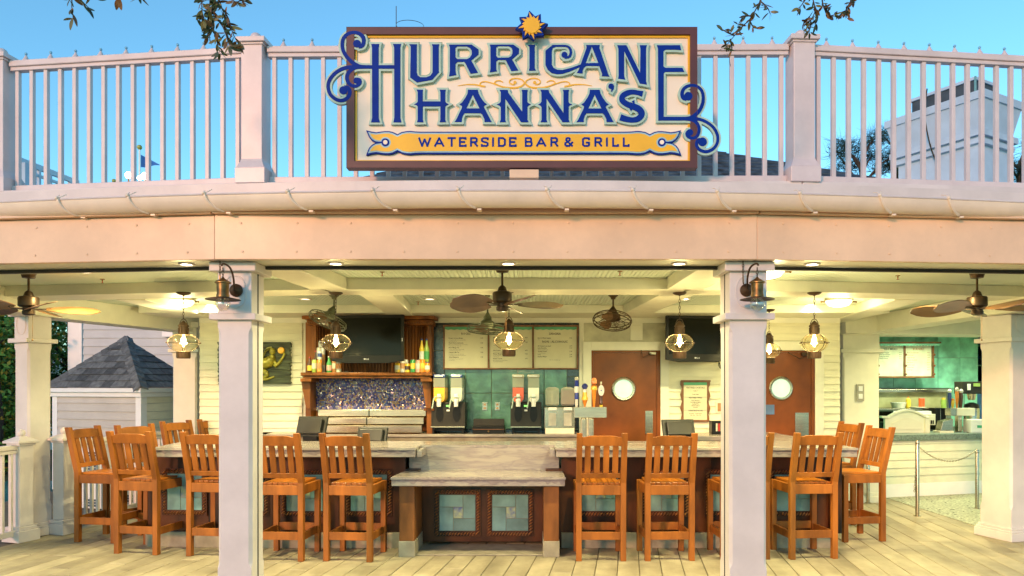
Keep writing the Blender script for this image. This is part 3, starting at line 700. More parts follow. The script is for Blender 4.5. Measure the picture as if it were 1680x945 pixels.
# ================================================================ WALLS WITH SIDING BOARDS
def siding(par, x0, x1, z0, z1, exp, m_, holes=(), y=0.0, th=.022, name='siding_board'):
    """boards in par's local frame, facing -Y at y; holes = (xa, xb, za, zb)"""
    n = 0; z = z0; meshes = {}
    while z < z1 - .01:
        zt = min(z + exp, z1); segs = [(x0, x1)]
        for (a, b, c, d) in holes:
            if d > z + .01 and c < zt - .01:
                ns = []
                for (p, q) in segs:
                    if b <= p or a >= q: ns.append((p, q)); continue
                    if a > p: ns.append((p, a))
                    if b < q: ns.append((b, q))
                segs = ns
        for (p, q) in segs:
            if q - p < .02: continue
            key = (round(p, 3), round(q, 3), round(zt - z, 3)); h = zt - z
            if key not in meshes:
                vs = [(p, -th, 0), (q, -th, 0), (q, -.001, h + .006), (p, -.001, h + .006), (p, .01, 0), (q, .01, 0), (q, .01, h + .006), (p, .01, h + .006)]
                o = MB().add(vs, [(0, 1, 2, 3), (5, 4, 7, 6), (4, 0, 3, 7), (1, 5, 6, 2), (3, 2, 6, 7), (4, 5, 1, 0)]).build(name, m_, par, world=False)
                meshes[key] = o.data
            else:
                o = bpy.data.objects.new(name, meshes[key]); col.objects.link(o); o.parent = par
            o.location = (0, y, z); n += 1
        z += exp
    return n
WY = 9.8
wx = lambda px: X(px, WY)
wz = lambda py: Z(py, WY)
bw = thing('back_wall', 'cream clapboard wall behind the bar with two door openings', 'wall', (0, WY, 0))
B(-4.45, 4.12, .012, .16, 0, 2.66).build('wall_core', cream, bw, world=False)
d1a, d1b, dt = wx(970), wx(1083), wz(575); d2a, d2b = wx(1224), wx(1336)
siding(bw, -4.45, wx(712), 0.9, 2.57, .0975, siding_m, [(wx(496), wx(712), .0, 2.6)])
tr = .115
siding(bw, wx(955), 4.12, .9, 2.50, .0975, siding_m, [(d1a - tr, d1b + tr, 0, dt + tr), (d2a - tr, d2b + tr, 0, dt + tr), (wx(955), wx(1092), 2.2, 2.6)])
B(wx(955), wx(1092), -.004, .01, dt + tr, 2.56).build('frieze_panel', mat('frieze paint', (.55, .53, .38), .5), bw, world=False)
B(wx(950), wx(957.5), -.02, .01, .9, 2.56).build('corner_trim', cream, bw, world=False, bevel=.003)
B(-4.45, 4.12, -.03, .01, 2.50, 2.57).build('crown_trim', cream, bw, world=False, bevel=.004)
def door(label, a, b, top, winx, winy, hinge_left):
    t = thing('swing_door', label, 'door', ((a + b) / 2, WY, 0)); w_ = (b - a) / 2
    m = MB(); m.box(-w_ - tr, -w_, -.035, .012, 0, top + tr).box(w_, w_ + tr, -.035, .012, 0, top + tr).box(-w_ - .0, w_ + .0, -.035, .012, top, top + tr)
    m.build('casing', cream, t, world=False, bevel=.004)
    m = MB(); m.box(-w_, -w_ + .03, -.02, .012, 0, top).box(w_ - .045, w_, -.022, .012, 0, top).box(-w_ + .03, w_ - .045, -.02, .012, top - .03, top)
    m.build('jamb', doorwood, t, world=False, bevel=.003)
    r_ = .135; cx_ = winx - (a + b) / 2; N = 28
    circ = [(cx_ + r_ * cos(2 * pi * i / N), winy + r_ * sin(2 * pi * i / N)) for i in range(N)]
    leaf = [(-w_ + .032, .01), (w_ - .047, .01), (w_ - .047, top - .032), (-w_ + .032, top - .032)]
    MB().prism([leaf, circ], -.006, .012).build('leaf', doorwood, t, world=False)
    MB().lathe([(r_ - .012, -.012), (r_ - .004, -.028), (r_ + .012, -.03), (r_ + .026, -.018), (r_ + .028, -.006)], (cx_, 0, winy), N, 'y', cap=False).build('porthole_ring', steel, t, world=False, smooth=True)
    MB().lathe([(.001, .0), (r_, .0)], (cx_, 0, winy), N, 'y', cap=False).build('porthole_glass', mat('lit kitchen glass', (.5, .65, .5), .2, emit=(.60, .95, .66), estr=.32, coat=.3), t, world=False)
    return t
t = door('brown swing door with porthole behind the beer taps', d1a, d1b, dt, wx(1023), wz(638), True)
B(d1b - .20, d1b - .10, WY - .016, WY - .0065, wz(712), wz(674)).build('push_plate', steel, t)
m = MB(); cx_, cz_ = wx(1071), wz(580); m.box(cx_ - .05, cx_ + .035, WY - .055, WY - .01, cz_ - .015, cz_ + .015)
m.build('closer_body', mat('closer silver', (.5, .47, .34), .35, metal=.6), t, bevel=.003)
m = MB(); m.tube([(cx_ - .03, WY - .06, cz_), (cx_ - .15, WY - .10, cz_ - .06), (cx_ - .16, WY - .03, cz_ + .045)], .006, 6); m.build('closer_arm', dkbronze, t)
t = door('brown swing door with porthole right of the front right column', d2a, d2b, dt, wx(1281), wz(637), False)
B(wx(1304), wx(1326), WY - .016, WY - .0065, wz(715), wz(677)).build('push_plate', steel, t)
B(wx(1246), wx(1270), WY - .016, WY - .0065, wz(680), wz(664)).build('blue_sign', mat('door sign blue', (.10, .17, .33), .4), t, bevel=.003)
cx_, cz_ = wx(1310), wz(581)
MB().tube([(cx_ + .10, WY - .05, cz_), (cx_ - .02, WY - .12, cz_ - .07), (cx_ - .15, WY - .03, cz_ + .02)], .006, 6).box(cx_ + .03, cx_ + .16, WY - .06, WY - .01, cz_ - .02, cz_ + .02).build('closer_arm', dkbronze, t)

# ---- tiled wall between cabinet and doors
tw = thing('tiled_wall_panel', 'teal and navy glazed tile panel behind the drink machines', 'tile panel', (0, WY, 0))
B(wx(708), wx(951), -.006, .012, .95, 2.56).build('backing', grout, tw, world=False)
def tile(par, x0, x1, z0, z1, m_, y0=-.016, y1=-.004, nm='tile', g=.004):
    return B(x0 + g, x1 - g, y0, y1, z0 + g, z1 - g).build(nm, m_, par, world=False, bevel=.002)
xs = [708, 772, 834, 886, 930]
zs = [wz(714), wz(703), wz(642.5), wz(583), wz(533)]
cols_ = [730, 763.5, 806.5, 849.5, 892.5, 930]
rows_ = [704, 645, 586, 536]
for i in range(len(cols_) - 1):
    for j in range(len(rows_) - 1):
        tile(tw, wx(cols_[i]), wx(cols_[i + 1]), wz(rows_[j]), wz(rows_[j + 1]), teal)
for i in range(6): a = 708 + i * 40.4; tile(tw, wx(a), wx(a + 40.4), wz(534), 2.55, navy)
for j in range(4): tile(tw, wx(930), wx(950), wz(704 - j * 43), wz(661 - j * 43), navy)
for j in range(4): tile(tw, wx(708), wx(730), wz(704 - j * 43), wz(661 - j * 43), navy)
for i in range(8): a = 708 + i * 30.25; tile(tw, wx(a), wx(a + 30.2), wz(716), wz(704), navy)
for px, pz in ((795.5, 666.5), (816, 666.5)):
    t = thing('wall_outlet', 'steel wall outlet in teal tile, ' + ('left one of the pair between the slush machines' if px < 800 else 'right one of the pair between the slush machines'), 'outlet', P(px, pz, WY), 0, 'outlets in the teal tile')
    B(-.034, .034, -.024, -.016, -.055, .055).build('plate', steel, t, world=False, bevel=.002)
    for dz in (-.024, .024): B(-.015, .015, -.027, -.0245, dz - .013, dz + .013).build('socket', mat('socket face', (.5, .3, .16), .5), t, world=False)

# ================================================================ BACK COUNTER
CT = 1.04
marble = bpy.data.materials.new('quartzite slab'); marble.use_nodes = True
n_ = marble.node_tree.nodes; l_ = marble.node_tree.links; b_ = n_['Principled BSDF']; b_.inputs['Roughness'].default_value = .22
g_ = n_.new('ShaderNodeNewGeometry'); mp = n_.new('ShaderNodeMapping'); mp.inputs['Scale'].default_value = (1.0, 2.2, 6.5); l_.new(g_.outputs['Position'], mp.inputs[0])
a_ = n_.new('ShaderNodeTexNoise'); a_.inputs['Scale'].default_value = 3.2; a_.inputs['Detail'].default_value = 10; a_.inputs['Distortion'].default_value = .45; l_.new(mp.outputs[0], a_.inputs['Vector'])
rp = n_.new('ShaderNodeValToRGB'); e = rp.color_ramp.elements; e[0].position = .30; e[0].color = (.19, .155, .15, 1); e[1].position = .62; e[1].color = (.335, .305, .26, 1)
q = e.new(.44); q.color = (.30, .265, .235, 1); q = e.new(.50); q.color = (.25, .215, .21, 1)
l_.new(a_.outputs[0], rp.inputs[0]); l_.new(rp.outputs[0], b_.inputs['Base Color'])
bc = thing('back_counter', 'stone topped back counter along the wall behind the bar', 'counter', (0, 9.5, 0))
B(wx(430), X(950, 9.3), 9.30, 9.79, CT - .035, CT).build('counter_top', marble, bc, bevel=.006)
B(wx(430), X(948, 9.33), 9.335, 9.78, CT - .13, CT - .036).build('apron', concrete, bc)
B(wx(430), X(948, 9.36), 9.36, 9.77, 0, CT - .131).build('cabinet_base', steel, bc)

# ================================================================ THE BAR
bar = thing('stone_bar', 'long wooden bar with thick stone top and framed aqua tile panels', 'bar counter', (-.3, 7.5, 0))
BT, SL = 1.04, .092
slab_m = MB()
Lx, Rx = X(253, 7.32), 3.23
r0, r1 = X(682.5, 7.26), X(911, 7.26)
def edge_slab(a, b, y, nm='slab_front'):
    """front drop edge with a chiselled line"""
    return B(a, b, y, y + .05, BT - SL, BT - .022).build(nm, marble, bar, bevel=.006)
def rough_top(loop, z0, z1, nm):
    """top slab whose visible edge is slightly chipped"""
    pts = []
    for i in range(len(loop)):
        a = Vector(loop[i]); b = Vector(loop[(i + 1) % len(loop)]); L = (b - a).length; k = max(1, int(L / .03))
        nrm = Vector((b.y - a.y, -(b.x - a.x))).normalized()
        for j in range(k):
            jit = random.uniform(-.006, .003) if j else 0
            pts.append(tuple(a.lerp(b, j / k) + nrm * jit))
    return MB().prism([pts], z1, z0, lambda a, b, d: (a, b, d)).build(nm, marble, bar, bevel=0)
LB = (-4.05, 9.75)
rough_top([(Lx, 7.24), (r0, 7.24), (r0, 7.61), (r1, 7.61), (r1, 7.24), (Rx, 7.24), (3.20, 9.75), (2.60, 9.75), (2.60, 8.16), (-3.25, 8.16), (-3.45, 9.75), LB], BT - .022, BT, 'bar_top')
edge_slab(Lx + .004, r0 - .006, 7.252); edge_slab(r1 + .006, Rx - .004, 7.252)
def vbar(a, b, z0, z1, th, nm, m_, bev=.004): return MB().bar((a[0], a[1], (z0 + z1) / 2), (b[0], b[1], (z0 + z1) / 2), th, z1 - z0).build(nm, m_, bar, bevel=bev)
vbar((Lx + .03, 7.30), (LB[0] + .03, LB[1]), BT - SL, BT - .0225, .05, 'slab_front', marble)
vbar((Rx - .03, 7.30), (3.17, 9.75), BT - SL, BT - .0225, .05, 'slab_front', marble)
B(r0 + .004, r0 + .05, 7.303, 7.66, BT - SL, BT - .0225).build('slab_front', marble, bar); B(r1 - .05, r1 - .004, 7.303, 7.66, BT - SL, BT - .0225).build('slab_front', marble, bar)
B(X(671, 7.6), X(917, 7.6), 7.615, 7.66, .70, BT - .0225).build('riser', marble, bar)
chm = mat('chiselled stone skin', (.19, .155, .155), .55, var=.12, scale=14, bump=.4, bscale=50)
def chisel(par, a, b, y, zt, zb):
    pts = [(b, zt), (a, zt)]; x = a
    while x < b - .02:
        w_ = min(random.uniform(.04, .16), b - x); d = (zt - zb) * random.uniform(.25, .8)
        for k in range(5): pts.append((x + w_ * k / 5, zt - d * (.35 + .65 * sin(pi * (k + .5) / 5.0)) * random.uniform(.85, 1.1)))
        x += w_
    MB().prism([pts], y - .0025, y + .004).build('chiselled_band', chm, par)
chisel(bar, Lx + .012, r0 - .012, 7.252, BT - .024, BT - SL); chisel(bar, r1 + .012, Rx - .012, 7.252, BT - .024, BT - SL)
# wooden body
BY = 7.50
def body(a, b, z0=.155, z1=BT - SL - .003):
    # vertical boards, each its own piece
    L = math.hypot(b[0] - a[0], b[1] - a[1]); n = max(1, round(L / .32)); rz = math.atan2(b[1] - a[1], b[0] - a[0])
    for i in range(n):
        t0, t1 = i / n, (i + 1) / n
        p = Vector(a).lerp(Vector(b), t0); q = Vector(a).lerp(Vector(b), t1)
        MB().bar((p.x, p.y + .02, (z0 + z1) / 2), (q.x, q.y + .02, (z0 + z1) / 2), .04, z1 - z0).build('front_board', barwood, bar, bevel=.0025)
    for i in range(max(1, round(L / .9))):
        k = max(1, round(L / .9)); p = Vector(a).lerp(Vector(b), i / k); q = Vector(a).lerp(Vector(b), (i + 1) / k)
        MB().bar((p.x, p.y - .002, .0775), (q.x, q.y - .002, .0775), .075, .155).build('kick_stone', concrete, bar, bevel=.004)
body((-3.98, 7.58), (-3.0, BY)); body((-3.0, BY), (-1.30, BY)); body((.30, BY), (3.06, BY)); body((3.06, BY + .02), (3.02, 9.7)); body((-4.1, 9.7), (-3.98, 7.60))
B(3.03, 3.15, BY - .07, BY + .05, .155, BT - SL - .004).build('corner_post', barwood, bar, bevel=.006)
B(-1.30, -1.16, BY, 7.64, 0, .80).build('recess_cheek', barwood, bar); B(.14, .30, BY, 7.64, 0, .80).build('recess_cheek', barwood, bar)
B(-3.3, 2.6, 8.12, 8.16, .1, BT - .03).build('bar_back', steel, bar)
B(-3.3, 2.6, 8.17, 8.55, .80, .86).build('work_shelf', steel, bar)
# framed tile panel (frame, rope trim, five tiles)
ropem = mat('rope trim wood', (0.36, 0.15, 0.05), .35, var=.2, scale=20)
def rope_mb(x0, x1, z0, z1, y, r_=.026, p=.029):
    m = MB()
    def run(a, b, ax):
        L = abs(b[0] - a[0]) + abs(b[1] - a[1]); n = int(L / p)
        for i in range(n):
            t = (i + .5) / n; cx_ = a[0] + (b[0] - a[0]) * t; cz_ = a[1] + (b[1] - a[1]) * t
            c = Vector((cx_, y, cz_)); al = Vector((1, 0, 0)) if ax == 0 else Vector((0, 0, 1)); ac = Vector((0, 0, 1)) if ax == 0 else Vector((1, 0, 0))
            f = Vector((0, -1, 0)); d = (al * .75 + ac * 1.0).normalized() if ax == 0 else (al * 1.0 + ac * .75).normalized() * 1
            d = (al * .62 + ac * .78).normalized(); e = d.cross(f).normalized()
            h = r_ * 1.0; w_ = p * .36
            v = [c + d * h, c - d * h, c + e * w_, c - e * w_, c + f * r_ * .75]
            m.add([c + d * h, c + e * w_, c - d * h, c - e * w_, c + f * r_ * .75 + d * h * .4, c + f * r_ * .75 - d * h * .4],
                  [(0, 4, 1), (1, 4, 5), (1, 5, 2), (2, 5, 3), (3, 5, 4), (3, 4, 0)])
    run((x0, z0), (x1, z0), 0); run((x0, z1), (x1, z1), 0); run((x0, z0), (x0, z1), 1); run((x1, z0), (x1, z1), 1)
    return m
def tile_panel():
    t = thing('tile_panel', 'x', 'x'); del t['label']; del t['category']
    H = .2425
    m = MB(); 
    for a in ((-H, H, -H, -H + .055), (-H, H, H - .055, H), (-H, -H + .055, -H + .055, H - .055), (H - .055, H, -H + .055, H - .055)):
        m.box(a[0], a[1], -.012, 0, a[2], a[3])
    fr = m.build('frame', barwood, t, world=False, bevel=.003)
    fi = H - .027
    rope_mb(-fi, fi, -fi, fi, -.013).build('rope_trim', ropem, t, world=False)
    I = H - .055
    B(-I, I, -.003, 0, -I, I).build('grout_bed', grout, t, world=False)
    c = .057
    for (a, b, z0, z1) in ((-I, -I + .145 + .0, -I, .03 + .03), (-I, .058, .06, I), (.058, I, -.058 + 0, I), (-.042, I, -I, -.058)):
        B(a + .003, b - .003, -.009, -.002, z0 + .003, z1 - .003).build('tile', paleglass, t, world=False, bevel=.002)
    B(-.039, .055, -.009, -.002, -.055, .057).build('centre_tile', mat('shell tile', (.34, .42, .20), .2, var=.25, scale=18, c2=(.10, .16, .35), coat=.3, rnd=.1), t, world=False, bevel=.002)
    return t
tp = tile_panel(); tp.parent = bar
def put_panel(o, x, y, z, rz=0):
    o.location = (x - bar.location.x, y - bar.location.y, z); o.rotation_euler = (0, 0, rz)
put_panel(tp, X(605.5, BY), BY - .001, .56)
for px in (500, 403): put_panel(copy_tree(tp, bar), X(px, BY), BY - .001, .56)
put_panel(copy_tree(tp, bar), X(303, 7.53), 7.535, .565, -.08)
for px in (984, 1092, 1195, 1300): put_panel(copy_tree(tp, bar), X(px, BY), BY - .001, .56)
# convert the top empties of the panels into real parts: keep frame as the parent mesh
for e in [o for o in list(bar.children) if o.type == 'EMPTY']:
    kids = list(e.children); fr = [k for k in kids if k.name.startswith('frame')][0]
    mw = (e.location.copy(), e.rotation_euler.copy())
    fr.parent = bar; fr.location, fr.rotation_euler = mw; fr.name = 'tile_panel'
    for k in kids:
        if k is not fr: k.parent = fr
    bpy.data.objects.remove(e)
# low table in the recess
lt = thing('low_table', 'low stone topped serving table in the middle recess of the bar', 'table', (-.52, 7.1, 0))
LZ = .783
ba_, bb_ = X(641, 6.99), X(928, 6.99)
pts = []
loop_ = [(ba_, 6.98), (bb_, 6.98), (X(922, 7.5), 7.612), (X(668, 7.6), 7.612)]
for i in range(4):
    a = Vector(loop_[i]); b = Vector(loop_[(i + 1) % 4]); k = max(1, int((b - a).length / .03)); nrm = Vector((b.y - a.y, -(b.x - a.x))).normalized()
    for j in range(k): pts.append(tuple(a.lerp(b, j / k) + nrm * (random.uniform(-.006, .003) if j else 0)))
MB().prism([pts], LZ, LZ - .022, lambda a, b, d: (a, b, d)).build('table_top', marble, lt)
B(ba_ + .006, bb_ - .006, 6.992, 7.05, LZ - .088, LZ - .0225).build('slab_front', marble, lt, bevel=.006)
chisel(lt, ba_ + .012, bb_ - .012, 6.992, LZ - .024, LZ - .088)
B(ba_ + .008, ba_ + .06, 7.051, 7.60, LZ - .088, LZ - .0225).build('slab_front', marble, lt); B(bb_ - .06, bb_ - .008, 7.051, 7.60, LZ - .088, LZ - .0225).build('slab_front', marble, lt)
for a, b in ((655, 680), (892, 917)):
    xa, xb = X(a, 7.07), X(b, 7.07)
    B(xa, xb, 7.07, 7.56, .155, .70).build('leg', legwood, lt, bevel=.004)
    B(xa - .006, xb + .006, 7.062, 7.565, 0, .155).build('leg_foot', concrete, lt, bevel=.006)
for i in range(5):
    a = -1.16 + i * .262; B(a, a + .262, 7.565, 7.60, .045, .70).build('back_board', barwood, lt, bevel=.0025)
B(X(680, 7.5), X(892, 7.3), 7.12, 7.58, .002, .014).build('threshold_slab', concrete, lt, bevel=.003)
src = [o for o in bar.children if o.name.startswith('tile_panel')][0]
for px in (750.5, 837):
    c = copy_tree(src, lt); c.location = (X(px, 7.56) - lt.location.x, 7.562 - lt.location.y, .345); c.rotation_euler = (0, 0, 0)

# ================================================================ BAR CHAIRS
def make_chair():
    t = thing('bar_chair', 'x', 'chair')
    hx = .21; p = .052
    def post(sx):
        m = MB(); pr = [(-.185, 0), (-.185, .74), (-.30, 1.215), (-.352, 1.215), (-.24, .74), (-.24, 0)]
        m.prism([pr], sx * hx - p / 2, sx * hx + p / 2, lambda a, b, d: (d, a, b)); return m
    for sx in (-1, 1): post(sx).build('back_post', orangewood, t, world=False, bevel=.004)
    for sx in (-1, 1): B(sx * hx - p / 2, sx * hx + p / 2, .185, .237, 0, .715).build('front_leg', orangewood, t, world=False, bevel=.004)
    i = hx - p / 2
    B(-i, i, -.235, -.20, .625, .715).build('apron', orangewood, t, world=False, bevel=.003)
    B(-i, i, .20, .232, .625, .715).build('apron', orangewood, t, world=False, bevel=.003)
    for sx in (-1, 1): B(sx * (hx - .02), sx * (hx + .018), -.185, .185, .625, .715).build('apron', orangewood, t, world=False, bevel=.003)
    n = 7; w_ = (2 * i + .0) / n
    for k in range(n):
        B(-i + k * w_ + .0022, -i + (k + 1) * w_ - .0022, -.20, .245, .716, .737).build('seat_slat', seatwood, t, world=False, bevel=.003)
    def yb(z): return -.2125 - (z - .74) / .475 * .1135
    def slab(x0, x1, z0, z1, th, nm, topf=None):
        N = 12 if topf else 1; vs = []
        for k in range(N + 1):
            x = x0 + (x1 - x0) * k / N; zt = topf(x) if topf else z1
            for z in (z0, zt): vs += [(x, yb(z) - th / 2, z), (x, yb(z) + th / 2, z)]
        fs = []
        for k in range(N):
            o = k * 4; q = o + 4
            fs += [(o, q, q + 2, o + 2), (o + 1, o + 3, q + 3, q + 1), (o + 2, q + 2, q + 3, o + 3), (o, o + 1, q + 1, q)]
        fs += [(0, 2, 3, 1), (N * 4, N * 4 + 1, N * 4 + 3, N * 4 + 2)]
        MB().add(vs, fs).build(nm, orangewood, t, world=False, bevel=.003)
    def tf(x):
        u = abs(x) / i
        return 1.19 if u < .62 else 1.19 - .012 * (.5 - .5 * cos(min(1, (u - .62) / .16) * pi))
    slab(-i, i, 1.095, 0, .036, 'top_rail', tf)
    slab(-i, i, .785, .832, .036, 'lower_rail')
    for k in range(4):
        c = (k - 1.5) * .087; slab(c - .0275, c + .0275, .833, 1.094, .020, 'back_slat')
    for z0, z1 in ((.20, .275),):
        B(-i, i, -.228, -.205, z0, z1).build('stretcher', orangewood, t, world=False, bevel=.003)
        B(-i, i, .20, .225, z0 + .01, z1 + .012).build('stretcher', orangewood, t, world=False, bevel=.003)
        for sx in (-1, 1): B(sx * (hx - .014), sx * (hx + .012), -.185, .185, z0 - .01, z1 - .012).build('stretcher', orangewood, t, world=False, bevel=.003)
    return t
chair = make_chair(); chair_done = []
CG = 'slatted wooden bar chairs round the bar'
def chair_at(px, y, rzd, label, x=None):
    """px,y: middle of the back legs' feet"""
    x = X(px, y) if x is None else x; rz = R(rzd)
    c = Vector((x, y, 0)) + Matrix.Rotation(rz, 3, 'Z') @ Vector((0, .2125, 0))
    if not chair_done: o = chair; chair_done.append(1)
    else: o = copy_tree(chair)
    o.location = c; o.rotation_euler = (0, 0, rz); o['label'] = label; o['group'] = CG; return o
chair_at(225, 7.20, -9, 'slatted wooden bar chair at the left end of the front row, nearest the rail posts')
chair_at(345, 7.10, -7, 'slatted wooden bar chair half hidden by the left lantern column, left of it')
chair_at(459, 6.92, -4, 'slatted wooden bar chair just right of the left lantern column')
chair_at(571.5, 6.90, -6, 'slatted wooden bar chair directly left of the low stone table')
chair_at(986, 6.92, 0, 'slatted wooden bar chair directly right of the low stone table')
chair_at(1098.5, 6.93, 2, 'slatted wooden bar chair in front of the right hand order terminal')
chair_at(1222, 6.98, 3, 'slatted wooden bar chair mostly hidden behind the right lantern column')
chair_at(1334, 7.00, 5, 'slatted wooden bar chair at the right end of the front row')
chair_at(0, 7.97, -98, 'slatted wooden bar chair side on at the left end of the bar, leftmost of all', x=-4.79)
chair_at(0, 8.36, -116, 'slatted wooden bar chair second in the left side row, showing its top rail', x=-4.47)
chair_at(0, 9.27, -110, 'slatted wooden bar chair on the left side row below the hanging lantern', x=-4.43)
chair_at(0, 9.85, -110, 'slatted wooden bar chair farthest back on the left side row, partly behind the column', x=-4.23)
chair_at(0, 8.01, 97, 'slatted wooden bar chair side on at the right end of the bar, rightmost of all', x=3.71)
chair_at(0, 8.92, 99, 'slatted wooden bar chair at the right end of the bar, behind the rightmost one', x=3.79)
# ================================================================ LIGHT FITTINGS
disc_m = mat('lit lamp lens', (1, .9, .7), .3, emit=(1.0, .86, .58), estr=12)
dim_m = mat('lit lamp lens dim', (1, .9, .7), .3, emit=(1.0, .82, .5), estr=2.0)
def downlight(label, x, y, z, pw, grp='recessed ceiling spotlights', r_=.055, lit=True):
    t = thing('recessed_light', label, 'ceiling light', (x, y, z), 0, grp)
    MB().lathe([(r_, -.002), (r_ + .004, -.008), (r_ + .018, -.006), (r_ + .02, .004)], n=22, cap=False).build('trim_ring', white, t, world=False, smooth=True)
    MB().lathe([(.001, -.001), (r_, -.001)], n=22, cap=False).build('lens', disc_m if lit else dim_m, t, world=False)
    if pw: lamp('spot', (0, 0, -.03), pw, t, 'SPOT', .032, spot=158)
    return t
PW = 80
for px, y, lb in ((610, 6.15, 'front recessed light left of the middle fan, above the bottle cabinet'), (1040, 6.15, 'front recessed light right of the middle fan'),
                  (137, 6.45, 'front recessed light beside the left fan'), (318, 6.28, 'front recessed light just left of the left lantern column'),
                  (1328, 6.18, 'front recessed light just right of the right lantern column'), (1518, 6.35, 'front recessed light beside the right fan')):
    downlight(lb, X(px, y), y, CZ, PW)
for x_, y_, lb in ((6.4, 8.9, 'added unseen recessed light outside the right edge, brightening the grill approach'), (5.6, 9.4, 'added recessed light hidden by the right edge column, brightening the floor before the grill counter')):  # unseen downlights added to brighten the wide pillar and the floor
    downlight(lb, x_, y_, CZ, PW * .8)
for px, y, lb in ((501, 8.48, 'dim rear recessed light above the mermaid picture'), (705, 8.48, 'dim rear recessed light above the right side of the bottle cabinet'), (1122, 8.48, 'rear recessed light behind the right hand pendant'),
                  (346, 9.1, 'rear recessed light beside the left dome light'), (1330, 9.1, 'rear recessed light beside the right dome light')):
    downlight(lb, X(px, y), y, CZ, PW * .85, lit=px in (346, 1330, 1122))
for px, lb in ((303, 'soffit light in the front beam left of the left lantern column'), (551, 'soffit light in the front beam, right of the left lantern column'), (834, 'soffit light in the front beam below the middle of the big sign'),
               (1114, 'soffit light in the front beam, left of the right lantern column'), (1335, 'soffit light in the front beam right of the right lantern column')):
    downlight(lb, X(px, 5.33), 5.33 + (.03 if px < 400 or px > 1300 else 0), 2.547, 0, 'small spotlights under the front beam', .04)
def dome(label, px, y):
    t = thing('dome_light', label, 'ceiling light', (X(px, y), y, CZ), 0, 'round dome lights on the ceiling')
    MB().lathe([(.155, 0), (.16, -.02), (.15, -.03), (.10, -.032)], n=24, cap=False).build('base_ring', steel, t, world=False, smooth=True)
    MB().lathe([(.145, -.025), (.14, -.05), (.11, -.085), (.06, -.10), (.001, -.103)], n=24, cap=False).build('dome', mat('lit opal dome', (1, .9, .7), .3, emit=(1.0, .82, .42), estr=1.6), t, world=False, smooth=True)
    m = MB()
    for s_ in (-1, 1): m.box(s_ * .155, s_ * .20, -.008, .008, -.05, -.035).ball((s_ * .20, 0, -.043), .012, 8, 5)
    m.build('lug', brass, t, world=False)
    lamp('glow', (0, 0, -.30), 11, t, r=.12)
dome('round dome light beside the left pendant lantern', 297, 8.4); dome('round dome light right of the rightmost pendant lantern', 1376, 8.4)
dome('round dome light half hidden behind the right lantern column', 1258, 6.2)
clear = glassy('clear lantern glass', (1.0, .96, .80), .05)
bulb_m = mat('lit filament bulb', (1, .9, .6), .3, emit=(1.0, .74, .32), estr=15)
def pendant(label, px, y, zball=2.07, group='pendant onion lanterns over the bar'):
    t = thing('pendant_lantern', label, 'lantern', (X(px, y), y, BZ), 0, group); zb = zball - BZ
    MB().lathe([(.066, 0), (.066, -.008), (.045, -.022), (.012, -.028), (.006, -.034)], n=20).build('canopy', dkbronze, t, world=False, smooth=True)
    zt = zb + .225; m = MB(); k = 0; z = -.034
    while z - .032 > zt:
        c = Vector((0, 0, z - .018)); u = Vector((1, 0, 0)) if k % 2 else Vector((0, 1, 0))
        m.tube([c + u * .008 * cos(a) + Vector((0, 0, .019 * sin(a))) for a in [2 * pi * i / 8 for i in range(8)]], .0024, 4, close=True); z -= .031; k += 1
    m.build('chain', dkbronze, t, world=False)
    m = MB(); m.tube([(-.035, 0, zb + .135), (-.036, 0, zb + .19), (-.02, 0, zb + .222), (0, 0, zb + .23), (.02, 0, zb + .222), (.036, 0, zb + .19), (.035, 0, zb + .135)], .004, 6)
    m.build('bail', dkbronze, t, world=False)
    m = MB(); m.lathe([(.004, zb + .215), (.02, zb + .20), (.05, zb + .165), (.05, zb + .155), (.042, zb + .155), (.044, zb + .085), (.058, zb + .078)], n=22)
    for k in range(12): a = 2 * pi * k / 12; m.cbox((.046 * cos(a), .046 * sin(a), zb + .12), (.006, .006, .05), a)
    m.build('cap', bronze, t, world=False, smooth=True)
    MB().lathe([(.058, zb - .085), (.095, zb - .062), (.122, zb - .03), (.13, zb), (.122, zb + .03), (.095, zb + .062), (.058, zb + .080)], n=24, cap=False).build('globe', clear, t, world=False, smooth=True)
    m = MB(); N = 24
    m.tube([(.137 * cos(2 * pi * i / N), .137 * sin(2 * pi * i / N), zb) for i in range(N)], .003, 5, close=True)
    for ph in (0.35, 0.35 + pi / 2):
        m.tube([(cos(ph) * .140 * cos(a), sin(ph) * .140 * cos(a), zb + .092 * sin(a)) for a in [2 * pi * i / N for i in range(N)]], .003, 5, close=True)
    for k in range(4): a = .35 + k * pi / 2; m.ball((.15 * cos(a), .15 * sin(a), zb), .008, 6, 4)
    m.build('cage', dkbronze, t, world=False)
    m = MB(); m.lathe([(.060, zb - .150), (.062, zb - .145), (.060, zb - .085), (.05, zb - .083)], n=24)
    for k in range(16): a = 2 * pi * k / 16; m.cbox((.061 * cos(a), .061 * sin(a), zb - .115), (.006, .006, .05), a)
    m.build('base', bronze, t, world=False, smooth=True)
    MB().lathe([(.001, zb - .04), (.008, zb - .035), (.021, zb + .01), (.022, zb + .035), (.012, zb + .06), (.010, zb + .085)], n=14).build('bulb', bulb_m, t, world=False, smooth=True)
    lamp('flame', (0, 0, zb - .0), 13, t, r=.035)
    return t
PY = 7.05
p0 = pendant('lit onion pendant lantern left of the left lantern column', 301, PY)
